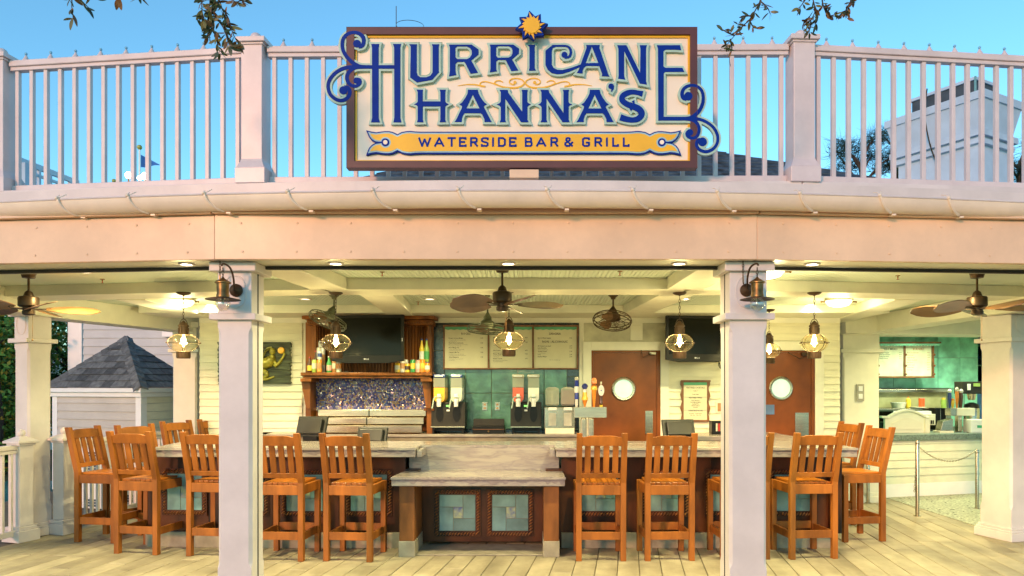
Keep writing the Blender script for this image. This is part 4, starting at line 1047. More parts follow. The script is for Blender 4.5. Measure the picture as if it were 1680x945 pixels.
for px, lb in ((551, 'lit onion pendant lantern in front of the wall screen and bottles'), (835, 'lit onion pendant lantern hanging below the middle ceiling fan'), (1115, 'lit onion pendant lantern in front of the right hand screen'),
               (1336, 'lit onion pendant lantern right of the right lantern column'), (1262, 'lit onion pendant lantern peeping out behind the right lantern column')):
    y = PY if px != 1262 else 8.6
    c = again(p0, (X(px, y), y, BZ + (.02 if px == 835 else 0)), lb, rz=random.uniform(-.5, .5))
# wall lanterns on the column heads (unlit)
def wall_lantern(label, x, y, z, s_):
    t = thing('wall_lantern', label, 'lantern', (x, y, z), 0, 'brass wall lanterns on the columns')
    lx = s_ * .0; 
    MB().lathe([(.047, 0), (.047, -.012), (.036, -.02), (.016, -.034), (.010, -.045)], (-s_ * .014, 0, .0), 22, 'y').build('wall_plate', bronze, t, world=False, smooth=True)
    m = MB(); m.tube(smooth_pts([(-s_ * .014, -.04, 0), (-s_ * .03, -.08, .02), (-s_ * .04, -.12, .08), (-s_ * .03, -.15, .14), (s_ * .005, -.17, .165), (s_ * .022, -.17, .15)], 4), .007, 7)
    m.build('arm', bronze, t, world=False, smooth=True)
    cx_, cy_ = s_ * .012, -.17; m = MB()
    for k in range(3):
        c = Vector((cx_, cy_, .125 - k * .022)); u = Vector((1, 0, 0)) if k % 2 else Vector((0, 1, 0))
        m.tube([c + u * .008 * cos(a) + Vector((0, 0, .014 * sin(a))) for a in [2 * pi * i / 8 for i in range(8)]], .0022, 4, close=True)
    m.build('chain', bronze, t, world=False)
    m = MB().lathe([(.004, .075), (.012, .062), (.055, .035), (.055, .028), (.042, .024), (.040, -.045), (.044, -.055), (.044, -.07), (.03, -.075)], (cx_, cy_, 0), 20)
    m.build('lantern_body', brass, t, world=False, smooth=True)
    MB().lathe([(.03, -.066), (.118, -.085), (.118, -.089), (.03, -.075)], (cx_, cy_, 0), 26, cap=False).build('shade', bronze, t, world=False, smooth=True)
    MB().ball((cx_, cy_, -.118), .052, 18, 10).build('globe', glassy('clear bulb glass', (.97, .96, .93), .22), t, world=False, smooth=True)
    MB().tube([(cx_, cy_, -.075), (cx_, cy_, -.12)], .008, 8).build('stem', wh, t, world=False)
    return t
wall_lantern('brass wall lantern with round glass bulb on the left front column', -2.155, 5.296, 2.345, -1)
wall_lantern('brass wall lantern with round glass bulb on the right front column', 1.562, 5.285, 2.345, 1)
for px, lb in ((361, 'short chain and hook hanging by the left wall lantern'), (1219, 'short chain and hook hanging by the right wall lantern')):
    x = X(px, 5.22); t = thing('hook_chain', lb, 'chain', (x, 5.22, 2.545), 0, 'short hook chains under the front beam'); m = MB()
    for k in range(5):
        c = Vector((0, 0, -.012 - k * .02)); u = Vector((1, 0, 0)) if k % 2 else Vector((0, 1, 0))
        m.tube([c + u * .006 * cos(a) + Vector((0, 0, .013 * sin(a))) for a in [2 * pi * i / 8 for i in range(8)]], .0022, 4, close=True)
    m.build('links', bronze, t, world=False)
    MB().tube([(0, 0, -.10), (0, -.004, -.15), (.004, 0, -.165)], .005, 6).build('hook', brass, t, world=False)
# ceiling fans
bladem = mat('fan blade brown', (0.16, 0.075, 0.026), .38, var=.25, scale=5, coat=.2)
def fan(label, x, y, rz, r_=.52):
    t = thing('ceiling_fan', label, 'ceiling fan', (x, y, CZ), rz, 'palm blade ceiling fans')
    MB().lathe([(.062, 0), (.062, -.012), (.05, -.055), (.02, -.06), (.011, -.06)], n=20).build('canopy', dkbronze, t, world=False, smooth=True)
    MB().lathe([(.0095, -.05), (.0095, -.20)], n=10).build('downrod', dkbronze, t, world=False, smooth=True)
    MB().lathe([(.012, -.165), (.03, -.18), (.042, -.215), (.075, -.222), (.082, -.232), (.082, -.30), (.07, -.312), (.045, -.318), (.045, -.345), (.052, -.35), (.05, -.375), (.03, -.385)], n=24).build('motor', dkbronze, t, world=False, smooth=True)
    for k in range(5):
        a = 2 * pi * k / 5; M = Matrix.Rotation(a, 4, 'Z'); tilt = R(20); vs = []; N = 12
        for i in range(N + 1):
            u = i / N; xx = .13 + (r_ - .13) * u; h = .14 * (sin(pi * min(1, .10 + .9 * u)) ** .55) * (.55 + .6 * u) if i < N else .012
            for s_ in (-1, 0, 1):
                yy = s_ * h; z = -.325 + sin(tilt) * yy + (.006 if s_ == 0 else 0)
                for dz in (.003, -.003): vs.append(M @ Vector((xx, yy * cos(tilt), z + dz)))
        fs = []
        for i in range(N):
            o = i * 6; q = o + 6
            fs += [(o, q, q + 2, o + 2), (o + 2, q + 2, q + 4, o + 4), (o + 1, o + 3, q + 3, q + 1), (o + 3, o + 5, q + 5, q + 3), (o, o + 1, q + 1, q), (o + 4, q + 4, q + 5, o + 5)]
        fs += [(0, 2, 3, 1), (2, 4, 5, 3), (N * 6, N * 6 + 1, N * 6 + 3, N * 6 + 2), (N * 6 + 2, N * 6 + 3, N * 6 + 5, N * 6 + 4)]
        b = MB().add(vs, fs).build('blade', bladem, t, world=False, smooth=True)
        MB().bar(M @ Vector((.04, 0, -.33)), M @ Vector((.17, 0, -.322)), .03, .008).build('blade_iron', dkbronze, b, world=False)
    MB().tube([(.03, -.02, -.37), (.03, -.02, -.60)], .0022, 5).ball((.03, -.02, -.605), .008, 8, 5).build('pull_cord', brass, t, world=False)
fan('ceiling fan with broad leaf blades hanging in the middle above the bar', X(824, 6.15), 6.15, R(8))
fan('ceiling fan with broad leaf blades at the left edge', X(47, 6.48), 6.48, R(30), .55)
fan('ceiling fan with broad leaf blades at the right edge', X(1603, 6.48), 6.48, R(-8), .55)
# caged directional fans
def cage_fan(label, px, y, tiltx, tilty, dz=0, m_=dkbronze):
    t = thing('caged_fan', label, 'caged fan', (X(px, y), y, CZ), 0, 'caged bronze fans over the bar')
    MB().lathe([(.055, 0), (.055, -.01), (.03, -.03), (.022, -.05), (.01, -.052)], n=18).build('canopy', m_, t, world=False, smooth=True)
    L = -.13 + dz
    MB().lathe([(.009, -.04), (.009, L)], n=8).build('rod', m_, t, world=False)
    M = Matrix.Translation((0, 0, L)) @ Matrix.Rotation(tiltx, 4, 'X') @ Matrix.Rotation(tilty, 4, 'Y')
    MB().lathe([(.008, .01), (.025, -.02), (.045, -.05), (.048, -.08), (.085, -.11), (.092, -.15), (.07, -.165), (.03, -.17)], n=22, M=M).build('housing', m_, t, world=False, smooth=True)
    def ring(r_, z, rr, mb): mb.tube([M @ Vector((r_ * cos(2 * pi * i / 26), r_ * sin(2 * pi * i / 26), z)) for i in range(26)], rr, 5, close=True)
    m = MB(); ring(.205, -.155, .006, m); ring(.205, -.20, .006, m); ring(.215, -.178, .004, m); ring(.14, -.215, .003, m); ring(.07, -.222, .003, m)
    for k in range(10):
        a = 2 * pi * k / 10; d = Vector((cos(a), sin(a), 0))
        m.tube([M @ (d * .08 + Vector((0, 0, -.135))), M @ (d * .205 + Vector((0, 0, -.155))), M @ (d * .216 + Vector((0, 0, -.178))), M @ (d * .205 + Vector((0, 0, -.20))), M @ (d * .14 + Vector((0, 0, -.215))), M @ (d * .02 + Vector((0, 0, -.224)))], .0028, 4)
    m.build('cage', m_, t, world=False)
    m = MB()
    for k in range(3):
        a = 2 * pi * k / 3; vs = []
        for u, h in ((.03, .02), (.09, .05), (.15, .06), (.185, .03)):
            for s_ in (-1, 1):
                q = Matrix.Rotation(a, 4, 'Z') @ Vector((u, s_ * h, -.18 + s_ * h * .4)); vs.append(M @ q)
        fs = []
        for i in range(3): fs += [(2 * i, 2 * i + 2, 2 * i + 3, 2 * i + 1)]
        m.add(vs, fs)
    m.build('rotor', bladem, t, world=False)
cage_fan('caged bronze fan in front of the left half of the wall screen', 548, 8.10, R(-18), R(18), .0, verdi)
cage_fan('caged bronze fan in front of the drinks menu board', 800, 7.9, R(-6), R(2), -.09, verdi)
cage_fan('caged bronze fan above the door with the closer, left of the red alarm', 1006, 8.1, R(-22), R(6))
# sprinklers, alarm, vent
for px, py, lb in ((168, 458, 'sprinkler head beside the left fan'), (627, 446, 'sprinkler head right of the front recessed light'), (686, 495, 'sprinkler head near the dim rear recessed light'), (1017, 445, 'sprinkler head left of the right front recessed light'), (1473, 452, 'sprinkler head left of the right fan')):
    y = F * (CZ - EYE) / (CY - py)
    t = thing('sprinkler_head', lb, 'sprinkler', (X(px, y), y, CZ), 0, 'ceiling sprinkler heads')
    MB().lathe([(.022, 0), (.02, -.005), (.006, -.007), (.005, -.02)], n=10).build('body', brass, t, world=False)
    MB().lathe([(.004, -.02), (.004, -.034)], n=6).build('red_ampoule', mat('red ampoule', (.7, .03, .02), .2), t, world=False)
    MB().lathe([(.001, -.036), (.014, -.036), (.014, -.038), (.001, -.038)], n=10).build('deflector', brass, t, world=False)
y = 8.65; t = thing('fire_alarm', 'red fire alarm strobe on the ceiling beam between fan and lantern', 'alarm', P(1070, 503, y))
B(-.058, .058, -.04, .04, -.012, .025).build('housing', mat('alarm red', (.55, .03, .015), .35), t, world=False, bevel=.005)
B(-.025, .035, -.045, -.02, -.022, -.0125).build('strobe', wh, t, world=False, bevel=.003)
t = thing('vent_cover', 'cream vent cover on the wall above the door', 'vent', P(1044, 540, WY)); m = MB()
m.box(-.082, .082, -.022, -.004, -.15, .15); m.build('plate', cream, t, world=False, bevel=.003)
m = MB().box(-.055, .055, -.028, -.0225, -.02, .075); m.build('inner_panel', cream, t, world=False, bevel=.003)
for k in range(3): B(-.05, .05, -.031, -.0285, -.005 + k * .025, .005 + k * .025).build('louvre', siding_m, t, world=False)

# ================================================================ BOTTLE CABINET, SCREENS
cab = thing('bottle_cabinet', 'carved brown wall cabinet with bottle shelf and blue mosaic below', 'cabinet', (wx(604), WY, CT))
c0, c1 = wx(508), wx(708)
def cx(px, y=9.6): return X(px, y)
B(wx(505), wx(712), 9.70, 9.799, 1.05, 2.5).build('back_panel', cabwood, cab)
yb_ = 9.69
a, b = cx(509), cx(708)
n = 40
for i in range(n):                                      # reeded boards
    x0 = a + (b - a) * i / n
    MB().lathe([((b - a) / n / 2 - .001, Z(612, 9.7)), ((b - a) / n / 2 - .001, Z(527, 9.7))], (x0 + (b - a) / n / 2, yb_, 0), 8).build('reeded_slat', cabwood, cab, smooth=True)
y0_ = 9.45
B(X(495, y0_), X(714, y0_), y0_, 9.79, Z(523.5, y0_), Z(518, y0_)).build('crown', cabwood, cab, bevel=.004)
B(X(501, y0_), X(709, y0_), y0_ + .04, 9.79, Z(533, y0_), Z(524, y0_)).build('crown_mould', cabwood, cab, bevel=.012)
rope_mb(X(503, y0_), X(707, y0_), Z(529.5, y0_), Z(529, y0_), y0_ + .035, .012, .022).build('rope_trim', ropem, cab)
for p in ((510, 517), (700, 707)):
    B(X(p[0], 9.5), X(p[1], 9.5), 9.55, 9.70, Z(612, 9.5), Z(533, 9.5)).build('pilaster', cabwood, cab, bevel=.004)
for p in (518.5, 698.5):
    x = X(p, 9.5); rope_mb(x, x + .002, Z(611, 9.5), Z(534, 9.5), 9.56, .013, .022).build('rope_trim', ropem, cab)
ys = 9.30
MB().box(X(493, ys), X(709, ys), ys, 9.70, Z(616.5, ys), Z(611, ys)).build('shelf', cabwood, cab, bevel=.006)
B(X(496, ys), X(706, ys), ys + .02, 9.70, Z(620.5, ys), Z(616.7, ys)).build('shelf_mould', cabwood, cab, bevel=.006)
rope_mb(X(494, ys), X(708, ys), Z(615, ys), Z(614.4, ys), ys + .002, .012, .018).build('rope_trim', ropem, cab)
for (pa, pb, inner) in ((492, 510, 1), (690, 708, -1)):
    B(X(pa, ys), X(pb, ys), ys + .01, 9.66, Z(626, ys), Z(620.7, ys)).build('bracket_head', cabwood, cab, bevel=.003)
    prf = [(pa + 2, 626), (pb - 1, 626), (pb - 1 if inner > 0 else pb - 6, 670), (pa + 10 if inner > 0 else pa + 8, 670)]
    if inner < 0: prf = [(pa + 2, 626), (pb - 2, 626), (pb - 1, 670), (pa + 9, 670)]
    MB().prism([[(X(u, 9.4), Z(v, 9.4)) for u, v in reversed(prf)]], 9.40, 9.66).build('bracket', cabwood, cab, bevel=.003)
    B(X(pa + 13 if inner > 0 else pa + 5, 9.4), X(pb - 1 if inner > 0 else pb + 4, 9.4), 9.42, 9.66, Z(674, 9.4), Z(670, 9.4)).build('bracket_foot', cabwood, cab, bevel=.003)
    B(X(pa + 15 if inner > 0 else pa + 9, 9.4), X(pb - 2 if inner > 0 else pb + 1, 9.4), 9.45, 9.69, CT, Z(674.2, 9.4)).build('lower_post', cabwood, cab, bevel=.003)
# penny mosaic: six sided glass pennies in four glazes, one part
mats4 = [mat('mosaic indigo', (.05, .06, .30), .15, coat=.5), mat('mosaic violet', (.24, .18, .45), .15, coat=.5), mat('mosaic amber', (.50, .32, .16), .2, coat=.5), mat('mosaic pearl', (.50, .45, .42), .2, coat=.5)]
m = MB(); m.cur = 0; xa, xb, za, zb_ = cx(514), cx(702), Z(672, 9.68), Z(621, 9.68); p = .0235; j = 0; z = za
while z < zb_:
    x = xa + (p / 2 if j % 2 else 0)
    while x < xb:
        d = abs(z - za) / (zb_ - za)
        m.cur = random.choices([0, 1, 2, 3], [3.5 + 2 * d, 3, 2.6 - d, 1.6])[0]; r_ = p * .46; tx, tz = random.uniform(-.0022, .0022), random.uniform(-.0022, .0022)
        vs = [(x + r_ * cos(k * pi / 3), 9.672 + (tx * cos(k * pi / 3) + tz * sin(k * pi / 3)), z + r_ * sin(k * pi / 3)) for k in range(6)]
        m.add(vs, [(5, 4, 3, 2, 1, 0)]); x += p
    z += p * .866; j += 1
m.build('mosaic', mats4, cab, kind='stuff')
B(cx(512), cx(703), 9.678, 9.70, Z(673, 9.68), Z(620, 9.68)).build('mosaic_bed', mat('mosaic grout', (.12, .10, .14), .8), cab)
# stepped steel ice well
iw = thing('steel_bottle_rack', 'three stepped brushed steel bottle wells below the blue mosaic', 'bottle rack', (X(605, 9.4), 9.4, CT))
for k, (ya, zt_, zb2, pxa, pxb) in enumerate(((9.56, 672, 684, 521, 699), (9.46, 685, 697, 517, 695), (9.36, 698, 711, 513, 692))):
    mid = (pxa + pxb) / 2 - 5
    for a, b in ((pxa, mid), (mid + 1, pxb)):
        B(X(a, ya), X(b, ya), ya, ya + .10, Z(zb2 - 1, ya), Z(zt_, ya)).build('well', steel, iw, bevel=.006)
def screen_tv(label, pxa, pxb, pya, pyb, y, rz, brand=True):
    xa, xb, zt, zb2 = X(pxa, y), X(pxb, y), Z(pya, y), Z(pyb, y); w_ = xb - xa; h = zt - zb2
    t = thing('wall_screen', label, 'television', ((xa + xb) / 2, y, zb2), rz)
    m = MB(); m.prism([[(-w_ / 2, h), (-w_ / 2, .03), (-w_ * .3, .0), (w_ * .3, .0), (w_ / 2, .03), (w_ / 2, h)]], 0, .05); m.build('casing', blackpl, t, world=False, bevel=.006)
    B(-w_ / 2 + .035, w_ / 2 - .035, -.004, -.001, .10, h - .035).build('screen', screen, t, world=False)
    if brand:
        B(-.012 - .03, -.030 + .01, -.006, -.001, .045, .062).build('logo', mat('logo grey', (.5, .5, .5), .4), t, world=False)
        text_mb('LG', .028, -.012, .043, -.0045, bold=.0008).build('logo', _m['logo grey'], t, world=False)
    B(w_ / 2 - .022, w_ / 2 - .014, -.004, -.001, h * .45, h * .52).build('badge', _m['logo grey'], t, world=False) if brand else None
    MB().box(-.06, .06, .051, .2, h * .4, h * .6).build('wall_arm', blackpl, t, world=False)
screen_tv('large dark wall screen in front of the bottle cabinet', 541, 664, 517, 596, 9.2, R(-7))
screen_tv('large dark wall screen above the wooden cocktail menu', 1092, 1198, 518, 594, 9.35, R(4))
t = thing('cable_bundle', 'looped black cables hanging under the right hand screen', 'cable', P(1182, 596, 9.7)); m = MB()
for k in range(3): m.tube(smooth_pts([(-.02, 0, .03), (-.03 + .012 * k, -.02, -.03), (.0 + .01 * k, -.02, -.07 - .01 * k), (.03, -.01, -.02), (.02, 0, .02)], 4), .004, 5)
m.build('loop', blackpl, t, world=False)
# drinks on the shelf
SZ = Z(611, ys) + .001
gb = [mat('drink %d' % 0, (.1, .1, .1))]
def band(name, c): return mat(name, c, .3, var=.1, scale=20, coat=.3)
B_ = {k: band('drink ' + k, v) for k, v in dict(brown=(.07, .02, .008), green=(.05, .32, .08), lime=(.35, .50, .10), orange=(.75, .25, .02), cream=(.62, .60, .45), yellow=(.75, .52, .04), white=(.7, .7, .66),
      blue=(.02, .04, .22), red=(.45, .03, .02), tan=(.45, .22, .08), silver=(.55, .55, .5), pink=(.6, .35, .28)).items()}
def bottle(label, px, y, body_, lab, cap_, h=.21, r_=.031, z=SZ, grp='bottles on the cabinet shelf'):
    t = thing('drink_bottle', label, 'bottle', (X(px, y), y, z), 0, grp)
    MB().lathe([(r_ * .9, 0), (r_, .005), (r_, h * .55), (r_ * .42, h * .78), (r_ * .40, h * .94)], n=14).build('body', B_[body_], t, world=False, smooth=True)
    MB().lathe([(r_ + .001, h * .12), (r_ + .001, h * .45)], n=14, cap=False).build('label', B_[lab], t, world=False, smooth=True)
    MB().lathe([(r_ * .48, h * .93), (r_ * .48, h)], n=12).build('cap', B_[cap_], t, world=False, smooth=True)
def can(label, px, y, c1_, c2_, h=.125, r_=.031, z=SZ, grp='cans on the cabinet shelf'):
    t = thing('drink_can', label, 'can', (X(px, y), y, z), 0, grp)
    MB().lathe([(r_ * .8, 0), (r_, .008), (r_, h - .012), (r_ * .82, h - .002), (r_ * .78, h - .004)], n=14).build('body', B_[c1_], t, world=False, smooth=True)
    MB().lathe([(r_ + .001, h * .30), (r_ + .001, h * .72)], n=14, cap=False).build('label', B_[c2_], t, world=False, smooth=True)
    MB().lathe([(r_ * .80, h), (r_ * .80, h + .002)], n=12).build('lid', B_['silver'], t, world=False)
bottle('brown beer bottle with yellow label, leftmost on the shelf', 508, 9.42, 'brown', 'yellow', 'red', .20)
can('lime green can beside the leftmost brown bottle', 515.5, 9.40, 'lime', 'cream', .165)
can('tall orange can left of the screen', 524, 9.38, 'orange', 'tan', .165, .033)
can('white and blue can on top of the orange can', 524.5, 9.39, 'white', 'blue', .11, .028, SZ + .167)
bottle('dark bottle standing behind the lime can', 518, 9.56, 'brown', 'blue', 'red', .29)
can('pale can in the tall stack left of the screen', 523.5, 9.55, 'cream', 'white', .15, .032, SZ + .18); can('silver can at the back of the stack left of the screen', 529.5, 9.55, 'silver', 'tan', .33, .032)
can('topmost white can of the stack left of the screen', 526, 9.55, 'white', 'silver', .08, .028, SZ + .332)
bottle('green bottle with a pink label and pale cap', 540, 9.40, 'green', 'pink', 'white', .21, .034)
can('tan and cream can right of the green bottle', 548.5, 9.42, 'tan', 'cream', .165, .030)
can('cream can with an orange emblem, next to the screen edge', 556, 9.41, 'cream', 'orange', .16, .034)
for px, c1_, c2_, h, lb in ((652, 'yellow', 'cream', .125, 'yellow can, leftmost of the right hand group'), (660.5, 'silver', 'tan', .165, 'silver can with tan band in the right hand group'),
        (668, 'yellow', 'brown', .115, 'yellow can with black band in the right hand group'), (677, 'green', 'yellow', .165, 'green can with yellow band in the right hand group'),
        (685.5, 'pink', 'silver', .16, 'pink and silver can in the right hand group'), (693, 'orange', 'yellow', .17, 'tall orange can under the blue capped bottle'), (701, 'orange', 'white', .125, 'orange and white can at the right end of the shelf')):
    can(lb, px, 9.40, c1_, c2_, h, .033)
can('white can behind the yellow ones', 666, 9.50, 'white', 'pink', .17, .030)
bottle('orange bottle with blue cap, left one of the tall pair', 692, 9.50, 'yellow', 'white', 'blue', .30, .034, SZ + .14); can('cream can holding up the tall orange bottle', 692, 9.50, 'cream', 'tan', .138, .032)
bottle('lime bottle with blue cap, right one of the tall pair', 700, 9.50, 'lime', 'green', 'blue', .30, .034, SZ + .14); can('blue and white can holding up the tall lime bottle', 700, 9.50, 'blue', 'white', .138, .032)
t = thing('remote_control', 'flat dark remote lying on the cabinet shelf below the screen', 'remote', (X(571, 9.4), 9.4, SZ)); B(-.05, .06, -.02, .02, 0, .012).build('case', blackpl, t, world=False, bevel=.003); B(-.03, .0, -.015, .015, .0125, .015).build('keypad', B_['silver'], t, world=False)

# ================================================================ MENU BOARDS
def menu_lines(m, x, y, z, w_, lines, sz=.021):
    for ln in lines:
        if ln[0] == 'H': text_mb(ln[1], .042, x + w_ / 2, z, y, 'CENTER', .0006, m, sx=.9); z -= .05
        elif ln[0] == 'I': text_mb(ln[1], sz, x, z, y, 'LEFT', .0005, m, sx=.95); text_mb(ln[2], sz, x + w_, z, y, 'RIGHT', .0005, m, sx=.95); z -= .021
        elif ln[0] == 'D': text_mb(ln[1], sz * .66, x, z, y, 'LEFT', 0, m, sx=.95); z -= .017
        elif ln[0] == 'C': text_mb(ln[1], sz * .7, x + w_ / 2, z, y, 'CENTER', 0, m, sx=.95); z -= .02
        elif ln[0] == 'G': z -= ln[1]
    return m
my = WY - .07
mn = thing('menu_board', 'three part cream drinks menu board in brown frame on the tiled wall', 'menu board', P(838, 606, my))
xa, xb, za, zb2 = X(727, my), X(949, my), Z(606, my), Z(533.5, my)
B(xa, xb, my + .001, my + .05, za, zb2).build('backing', brownframe, mn)
B(xa, xb, my - .03, my, zb2 - .022, zb2).build('frame', brownframe, mn, bevel=.003); B(xa, xb, my - .03, my, za, za + .018).build('frame', brownframe, mn, bevel=.003)
for px in (727.5, 800.5, 873.5, 946.5):
    B(X(px, my), X(px + 2.2, my), my - .03, my, za + .019, zb2 - .023).build('frame', brownframe, mn, bevel=.003)
L1 = [('H', 'ROCKS'), ('G', .002), ('I', 'Frozen Coconut Mojito', '9.75'), ('D', 'Coconut Rum, Mint, Lime and Soda Water'), ('D', 'Served Tall over Ice'), ('G', .008), ('I', 'Black Cherry Lemonade', '9.25'), ('D', 'Black Cherry Vodka, Lemonade and Grenadine'), ('D', 'Topped with Lemon-Lime Soda'), ('G', .008),
      ('I', 'Island Mango-rita', '9.75'), ('D', 'Tequila, Orange Liqueur, Mango Puree'), ('D', 'Tropical Juices and Fresh Sour'), ('G', .008), ("I", "Captain's Mai Tai", '9.25'), ('D', 'Spiced Rum, Coconut Rum, Amaretto'), ('D', 'Topped with Dark Rum and Tropical Juices'), ('G', .008), ('I', 'Grand Margarita', '9.75'), ('D', 'Gold Tequila, Orange Liqueur, Sour'), ('D', 'and Fresh Lime')]
L2 = [('G', .045), ('I', 'Bay Breeze', '8.75'), ('D', 'Vodka, Cranberry'), ('G', .022), ('I', 'Sea Breeze', '9.25'), ('D', 'Vodka, Grapefruit'), ('D', 'and Lime'), ('G', .055), ('I', 'Pina Colada', '8.75'), ('D', 'Rum and Coconut, Blended'), ('G', .008), ('I', 'Mango Margarita', '9.25'), ('D', 'Tequila, Mango Puree and Lime'), ('D', 'Served Frozen'), ('G', .008), ('I', 'Banana Colada', '9.75'), ('D', 'Rum, Banana and Coconut, Blended'), ('D', 'Topped with Dark Rum')]
L3 = [('H', 'SANGRIA'), ('I', 'Red or White Sangria', '8.00'), ('D', 'Glass'), ('G', .018), ('H', 'NON - ALCOHOLIC'), ('I', 'All Natural Lemonade', '4.79'), ('G', .006), ('I', 'Lava Smoothie', '5.00'), ('D', 'Strawberry and Pineapple'), ('G', .006), ('I', 'Orange Freeze', '5.00'), ('D', 'Orange and Vanilla'), ('G', .006), ('I', 'Soda', '2.59'), ('G', .006), ('I', 'Dasani Water', '2.50') if False else ('I', 'Bottled Water', '2.50'), ('G', .02), ('C', 'Prices do not include tax')]
for k, (pa, L) in enumerate(((730, L1), (803, L2), (876, L3))):
    a, b = X(pa, my), X(pa + 70, my)
    pn = B(a, b, my - .004, my, za + .019, zb2 - .023).build('menu_panel', paper, mn)
    N = 14; zz = zb2 - .023
    MB().prism([[(a, zz), (a, zz - .03)] + [(a + (b - a) * i / N, zz - .033 - .008 * (i % 2)) for i in range(1, N)] + [(b, zz - .03), (b, zz)]], my - .007, my - .0045).build('header_strip', stripgreen, pn)
    menu_lines(MB(), a + .05, my - .0055, zz - .105, b - a - .11, L).build('lettering', ink, pn, kind='stuff')
# small wooden menu
my = WY - .05; xa, xb, za, zb2 = X(1118, my), X(1164, my), Z(692, my), Z(625, my)
sm = thing('cocktail_menu', 'small shaped wooden framed menu on the clapboard right of the door', 'menu board', P(1141, 692, my))
w_ = xb - xa; N = 10
lp = [(xa - .01, zb2), (xa - .01, zb2 - .05)] + [(xa + .012 * sin(i * 1.6), zb2 - .05 - (zb2 - za - .1) * i / N) for i in range(1, N)] + [(xa, za + .05), (xa, za), (xb, za), (xb, za + .05)] + [(xb - .012 * sin(i * 1.6), za + .05 + (zb2 - za - .1) * i / N) for i in range(1, N)] + [(xb + .01, zb2 - .05), (xb + .01, zb2)]
MB().prism([lp], my, my + .035).build('frame', brownframe, sm, bevel=.003)
B(xa - .012, xb + .012, my - .02, my - .001, zb2 - .012, zb2 + .012).build('top_ledge', brownframe, sm, bevel=.003)
pn = B(xa + .03, xb - .035, my - .004, my - .001, za + .025, zb2 - .02).build('menu_panel', paper, sm)
B(xa + .03, xb - .035, my - .006, my - .0045, zb2 - .055, zb2 - .02).build('header_strip', stripgreen, pn)
m = MB(); z = zb2 - .10
for tx, s_ in (('FEATURED COCKTAILS', .030), ('Sangria  7', .018), ('', .02), ('Frozen Drinks', .018), ('', .02), ('FEATURED WINES', .028), ('Beringer Chardonnay' if False else 'House Chardonnay', .018), ('Pinot Grigio and Merlot', .018), ('Sparkling Wine', .018), ('Cabernet Sauvignon', .018), ('Pinot Noir', .018), ('', .02), ('OPERATING HOURS', .028), ('Bar Service    Counter Service', .017), ('11am - 9pm     11am - 7pm', .017)):
    if tx: text_mb(tx, s_, (xa + xb) / 2, z, my - .0055, 'CENTER', .0004, m, sx=.78)
    z -= s_ * 1.25
m.build('lettering', ink, pn, kind='stuff')
for zf in (.40, .72): B(xa + .035, xb - .04, my - .0055, my - .0045, zb2 - (zb2 - za) * zf, zb2 - (zb2 - za) * zf + .003).build('rule', B_['blue'], pn)
t = thing('wall_outlet', 'steel wall outlet on the clapboard right of the small wooden menu', 'outlet', P(1179, 668, WY)); B(-.045, .045, -.03, -.012, -.07, .07).build('plate', opal, t, world=False, bevel=.003)
B(-.022, .022, -.036, -.0305, -.055, .055).build('socket', B_['tan'], t, world=False, bevel=.002)
t = thing('caddy', 'dark box of small sauce bottles below the right hand outlet', 'caddy', (X(1177, 9.4), 9.4, CT)); B(-.09, .09, -.08, .08, 0, .17).build('tub', blackpl, t, world=False, bevel=.006)
for k in range(3): B(-.04 + k * .03, -.02 + k * .03, -.086, -.0805, .04, .14).build('label', B_['cream' if k != 1 else 'red'], t, world=False)
c_ = thing('side_counter', 'short stone counter end beyond the right hand terminal', 'counter', (1.9, 9.3, 0)); B(X(1145, 9.0), X(1222, 9.0), 9.0, 9.76, CT - .06, CT - .002).build('counter_top', marble, c_, bevel=.006); B(X(1150, 9.0), X(1222, 9.0), 9.03, 9.75, 0, CT - .061).build('cabinet_base', concrete, c_)

# mermaid relief picture
my = WY - .06; t = thing('relief_picture', 'weathered green plank relief of a golden swimming figure holding a sun disc', 'picture', P(418, 630, my))
a, b, z0, z1 = X(357, my), X(477, my), Z(630, my), Z(560.5, my)
plm = mat('weathered green plank', (.085, .105, .055), .7, var=.4, scale=9, stretch=(.4, 1, 3), bump=.5, bscale=30, rnd=.2)
for k in range(6):
    za = z0 + (z1 - z0) * k / 6; zb2 = z0 + (z1 - z0) * (k + 1) / 6 - .004; N = 7
    rt = [(b + random.uniform(-.022, .010), za + (zb2 - za) * i / N) for i in range(N + 1)]; lf = [(a + random.uniform(-.01, .02), zb2 - (zb2 - za) * i / N) for i in range(N + 1)]
    MB().prism([rt + lf], my, my + .045).build('plank', plm, t, bevel=.003)
gold2 = mat('green gold paint', (.40, .36, .04), .35, var=.25, scale=14, metal=.2)
def tubep(pts, rs, nm, mb): mb.tube([P(p[0], p[1], my - .012) for p in pts], [r_ / 122 for r_ in rs], 10)
m = MB()
body_ = [(405, 612), (415, 606), (424, 600), (432, 597), (441, 594), (446, 588), (447, 583)]
m.tube([P(u, v, my - .012) for u, v in smooth_pts(body_, 4)], [.055 + .02 * sin(i / 24 * pi) - .02 * (i > 20) for i in range(25)], 12)
m.ball(P(447, 577, my - .015), .046, 14, 9, (.85, .8, 1.1))
m.tube([P(446.5, 582, my - .012), P(447, 590, my - .012)], .022, 8)
m.tube([P(u, v, my - .02) for u, v in smooth_pts([(447, 589), (452, 597), (451, 601), (458, 595), (463, 588), (466, 583)], 4)], [.026 - .0006 * i for i in range(21)], 10)
for k, (dx, dy) in enumerate(((-2.2, -3.5), (-.7, -4.6), (.9, -4.4), (2.1, -2.8), (2.6, -.6))): m.tube([P(466, 582.5, my - .022), P(466 + dx * .6, 582.5 + dy * .6, my - .024), P(466 + dx * .85, 582.5 + dy * .9, my - .03)], .0052, 6)
